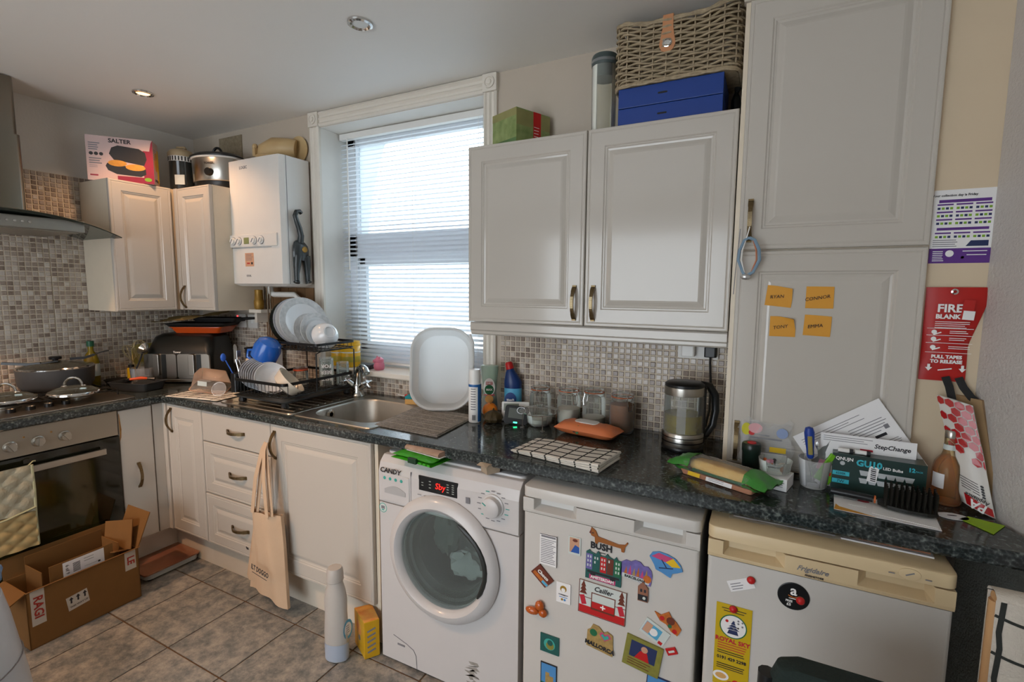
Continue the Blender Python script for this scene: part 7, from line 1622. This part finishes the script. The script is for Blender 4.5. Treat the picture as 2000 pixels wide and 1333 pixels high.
t, F = magnet('olive photo frame magnet with a person in a red jumper', 3.138, .397, .108, .098, 'mag_olive', -.14, .006); Print(F).rect(0, .012, .076, .052, 'navy').poly([(-.022, -.014), (.022, -.014), (.012, .014), (-.008, .014)], 'red').disc(.003, .022, .010, 'skin', 12).lines(-.04, -.022, .08, 3, .008, .002, 'mag_brown').done(t)
t, F = magnet('island scenery magnet with heart and dark lettering', 3.008, .402, .085, .08, 'mag_sand', -.05, .004, [(-.042, -.034), (.042, -.042), (.042, -.018), (.038, .026), (.020, .034), (.010, .026), (-.006, .040), (-.026, .042), (-.034, .024), (-.042, .018)]); Print(F).poly([(.014, .0), (-.004, .018), (.004, .028), (.014, .022), (.026, .028), (.034, .016)], 'mag_pink').poly([(.014, .004), (.002, .017), (.007, .023), (.014, .017), (.023, .023), (.028, .015)], 'teal', .0012).disc(-.022, .016, .012, 'label_green', 10).done(t); text('MALLORCA', t, F, 0, -.024, .018, 'ink', rot=-.08, bold=.0008, lift=.0014)
t, F = magnet('dark green framed magnet with a coiled creature', 2.840, .326, .066, .062, 'mag_teal', 0, .004); Print(F).disc(.0, .0, .020, 'teal', 14).disc(.002, -.004, .014, 'mag_olive', 14).disc(.002, .006, .010, 'mag_teal', 12).done(t)
t, F = magnet('castle against blue sky magnet at the bottom left', 2.838, .215, .058, .082, 'ink', 0, .003); Print(F).rect(0, 0, .052, .076, 'mag_sky').rect(-.004, -.012, .014, .044, 'mag_sand').rect(.010, -.018, .014, .034, 'mag_sand').rect(0, -.033, .052, .010, 'label_green').done(t)
t, F = magnet('landscape magnet cut off by the bottom edge of the photo', 3.192, .318, .080, .055, 'navy', -.06, .003); Print(F).rect(0, .004, .074, .040, 'mag_sky').rect(0, -.014, .074, .016, 'label_green').rect(.01, .006, .02, .018, 'sticker_pale').done(t)
# cream fridge notes
MY2 = -.6400
def dome(label, x, z, parent=None):
    t = thing('fridge_magnet', label, 'magnet', (x, MY2-.0018, z)); obj('dome', MB().at(rot=(PI/2, 0, 0)).lathe([(.009, 0), (.010, .003), (.008, .007), (.004, .0095), (.001, .010)], 18), 'red', t, smooth=True); obj('magnet_base', MB().at(rot=(PI/2, 0, 0)).lathe([(.0105, 0), (.0105, .001)], 18), 'scale_red', t); return t
t = thing('appointment_card', 'small white card held tilted on the cream-topped fridge', 'card', (3.392, MY2, .702)); F = frame((0, 0, 0), (.90, 0, .43), (-.43, 0, .90)); obj('card', MB().mx(F).box(-.034, .030, -.014, .016, 0, .0012), 'paper', t); Print(F @ Matrix.Translation((0, 0, .0012))).lines(-.028, .006, .035, 3, .007, .002, 'ink_grey').poly([(.020, .016), (.030, .016), (.030, -.004)], 'ink').done(t)
dome('red dome magnet holding the white card', 3.413, .722)
t = thing('round_sticker', 'round black voucher badge with white letter on the fridge', 'badge', (3.511, MY2, .706)); obj('disc', MB().at(rot=(PI/2, 0, 0)).lathe([(.036, 0), (.036, .001), (.034, .0015), (.001, .0015)], 36), 'black_plastic', t, smooth=False)
F = frame((0, -.0016, 0), (1,0,0), (0,0,1)); text('a', t, F, .0, .015, .036, 'white', bold=.0006); P = Print(F)
for k in range(7): a = -.9+.3*k; P.rect(.012*math.sin(a), .004-.006*math.cos(a), .0045, .002, 'mag_orange', a*.7)
P.rect(0, -.006, .02, .002, 'white').done(t); text('FREE', t, F, -.009, -.014, .0075, 'white', bold=.0002); text('£5', t, F, -.009, -.023, .010, 'white', bold=.0003)
dome('red dome magnet on the black round badge', 3.527, .700)
t = thing('takeaway_menu', 'yellow takeaway menu with pagoda picture pinned to the fridge', 'menu', (3.377, MY2, .515)); mat('menu_yellow', 'c9ab14', .4, var=.04); obj('sheet', MB().box(-.044, .044, -.0012, 0, -.115, .122), 'menu_yellow', t)
F = frame((0, -.0012, 0), (1,0,0), (0,0,1)); P = Print(F).disc(0, .062, .034, 'label_green', 30).disc(0, .062, .031, 'paper', 30)
P.poly([(-.014, .040), (.014, .040), (.010, .052), (-.010, .052)], 'navy').poly([(-.016, .053), (.016, .053), (.006, .060), (-.006, .060)], 'navy').poly([(-.011, .061), (.011, .061), (.004, .067), (-.004, .067)], 'navy').poly([(-.006, .068), (.006, .068), (0, .080)], 'navy').disc(-.016, .075, .004, 'red', 12)
for k in range(9): P.disc(.012+.012*math.sin(k*2.1), .070+.012*math.cos(k*1.7), .0028, 'ink_grey', 6)
P.lines(-.036, .008, .072, 3, .007, .002, 'label_red', .1).lines(-.036, -.014, .07, 2, .006, .002, 'ink', .1).lines(-.036, -.052, .07, 3, .006, .0022, 'ink', .2).disc(-.024, -.088, .020, 'paper', 20, .7).disc(-.024, -.088, .014, 'sponge_tan', 16, .6).disc(.014, -.100, .010, 'red', 14).rect(0, .110, .06, .002, 'ink').rect(0, .103, .05, .002, 'ink').done(t)
text('ROYAL SKY', t, F, 0, .019, .0165, 'label_red', bold=.0006); text('0191 429 2298', t, F, 0, -.034, .0120, 'ink', bold=.0004)
dome('red dome magnet pinning the top of the yellow menu', 3.375, .628); dome('red dome magnet pinning the bottom of the yellow menu', 3.378, .408)
# ------------------------------------------------------------------ chair back at the bottom and checked towel on the right
mat('chair_green', '1c2a26', .85, var=.15, vs=40, bump=.3, bs=200); mat('chair_wood', 'a9834f', .5, var=.15, vs=10)
t = thing('dining_chair', 'dark padded chair back in front of the cream fridge', 'chair', (3.575, -1.03, .001))
b = MB(); b.loft([[(x*k, y+dy, z) for x, y in rrect(-.125, .125, -.022, .022, .02, 5)] for k, dy, z in ((.86, .03, .50), (.95, .015, .60), (1, 0, .70), (.97, -.004, .765), (.90, -.006, .790), (.70, -.008, .800))]); obj('backrest', b, 'chair_green', t, smooth=True)
obj('seat', MB().rbox(-.20, .20, -.42, .02, .43, .48, .05, 5, .015), 'chair_green', t, smooth=True)
for s in (-1, 1):
    obj('back_post', MB().tube([(s*.13, .03, .0), (s*.13, .03, .45), (s*.128, .012, .62), (s*.126, .0, .745), (s*.126, 0, .755)], [.015, .016, .015, .014, .012], 10), 'chair_wood', t, smooth=True)
    obj('post_cap', MB().tube([(s*.126, -.002, .700), (s*.126, -.002, .762)], [.0175, .017], 10), 'black_plastic', t, smooth=True)
    obj('leg', MB().tube([(s*.17, -.38, 0), (s*.16, -.36, .43)], [.013, .017], 10), 'chair_wood', t, smooth=True)
mat('towel_pale', 'cfc6b8', .85, var=.05, vs=60, bump=.3, bs=250); mat('towel_rail', 'c79a6a', .5)
t = thing('wooden_stool', 'pale wooden stand at the right edge carrying the checked towel', 'stand', (3.888, -.79, .001))
for x in (-.050, .05): obj('post', MB().tube([(x, 0, 0), (x, 0, .885)], .012, 10), 'towel_rail', t, smooth=True)
obj('rail', MB().tube([(-.055, 0, .888), (.06, 0, .888)], .014, 10), 'towel_rail', t, smooth=True); obj('foot_bar', MB().box(-.06, .06, -.12, .12, 0, .02), 'towel_rail', t)
t = thing('tea_towel', 'white towel with thick black checks hung at the right edge', 'tea towel', (3.888, -.79, .50))
def tw(u, v): return ((u-.5)*.115, -.020-.004*math.sin(7*u)-.01*(1-v), -.10+.495*v)
b = MB(); b.grid(10, 24, tw); b.grid(10, 24, lambda u, v: (tw(u, v)[0], .020, tw(u, v)[2])); b.grid(10, 6, lambda u, v: (tw(u, 1)[0], -.024*math.cos(PI*v)+(-.0), .395+.014*math.sin(PI*v))); obj('cloth', b, 'towel_pale', t, smooth=True)
sb = MB()
for u in (.08, .62): sb.sweep([(tw(u, k/16)[0]+.002*math.sin(k*2.1), tw(u, k/16)[1]-.001, tw(u, k/16)[2]) for k in range(17)], [(-.004,-.0012),(.004,-.0012),(.004,.0012),(-.004,.0012)], (0,-1,0))
for k in range(7): sb.sweep([(tw(u, 0)[0], tw(u, .04+.15*k)[1]-.0012, tw(u, .04+.15*k)[2]-.03*u) for u in [j/10 for j in range(11)]], [(-.0025,-.001),(.0025,-.001),(.0025,.001),(-.0025,.001)], (0,-1,0))
obj('stripes', sb, 'towel_stripe', t)
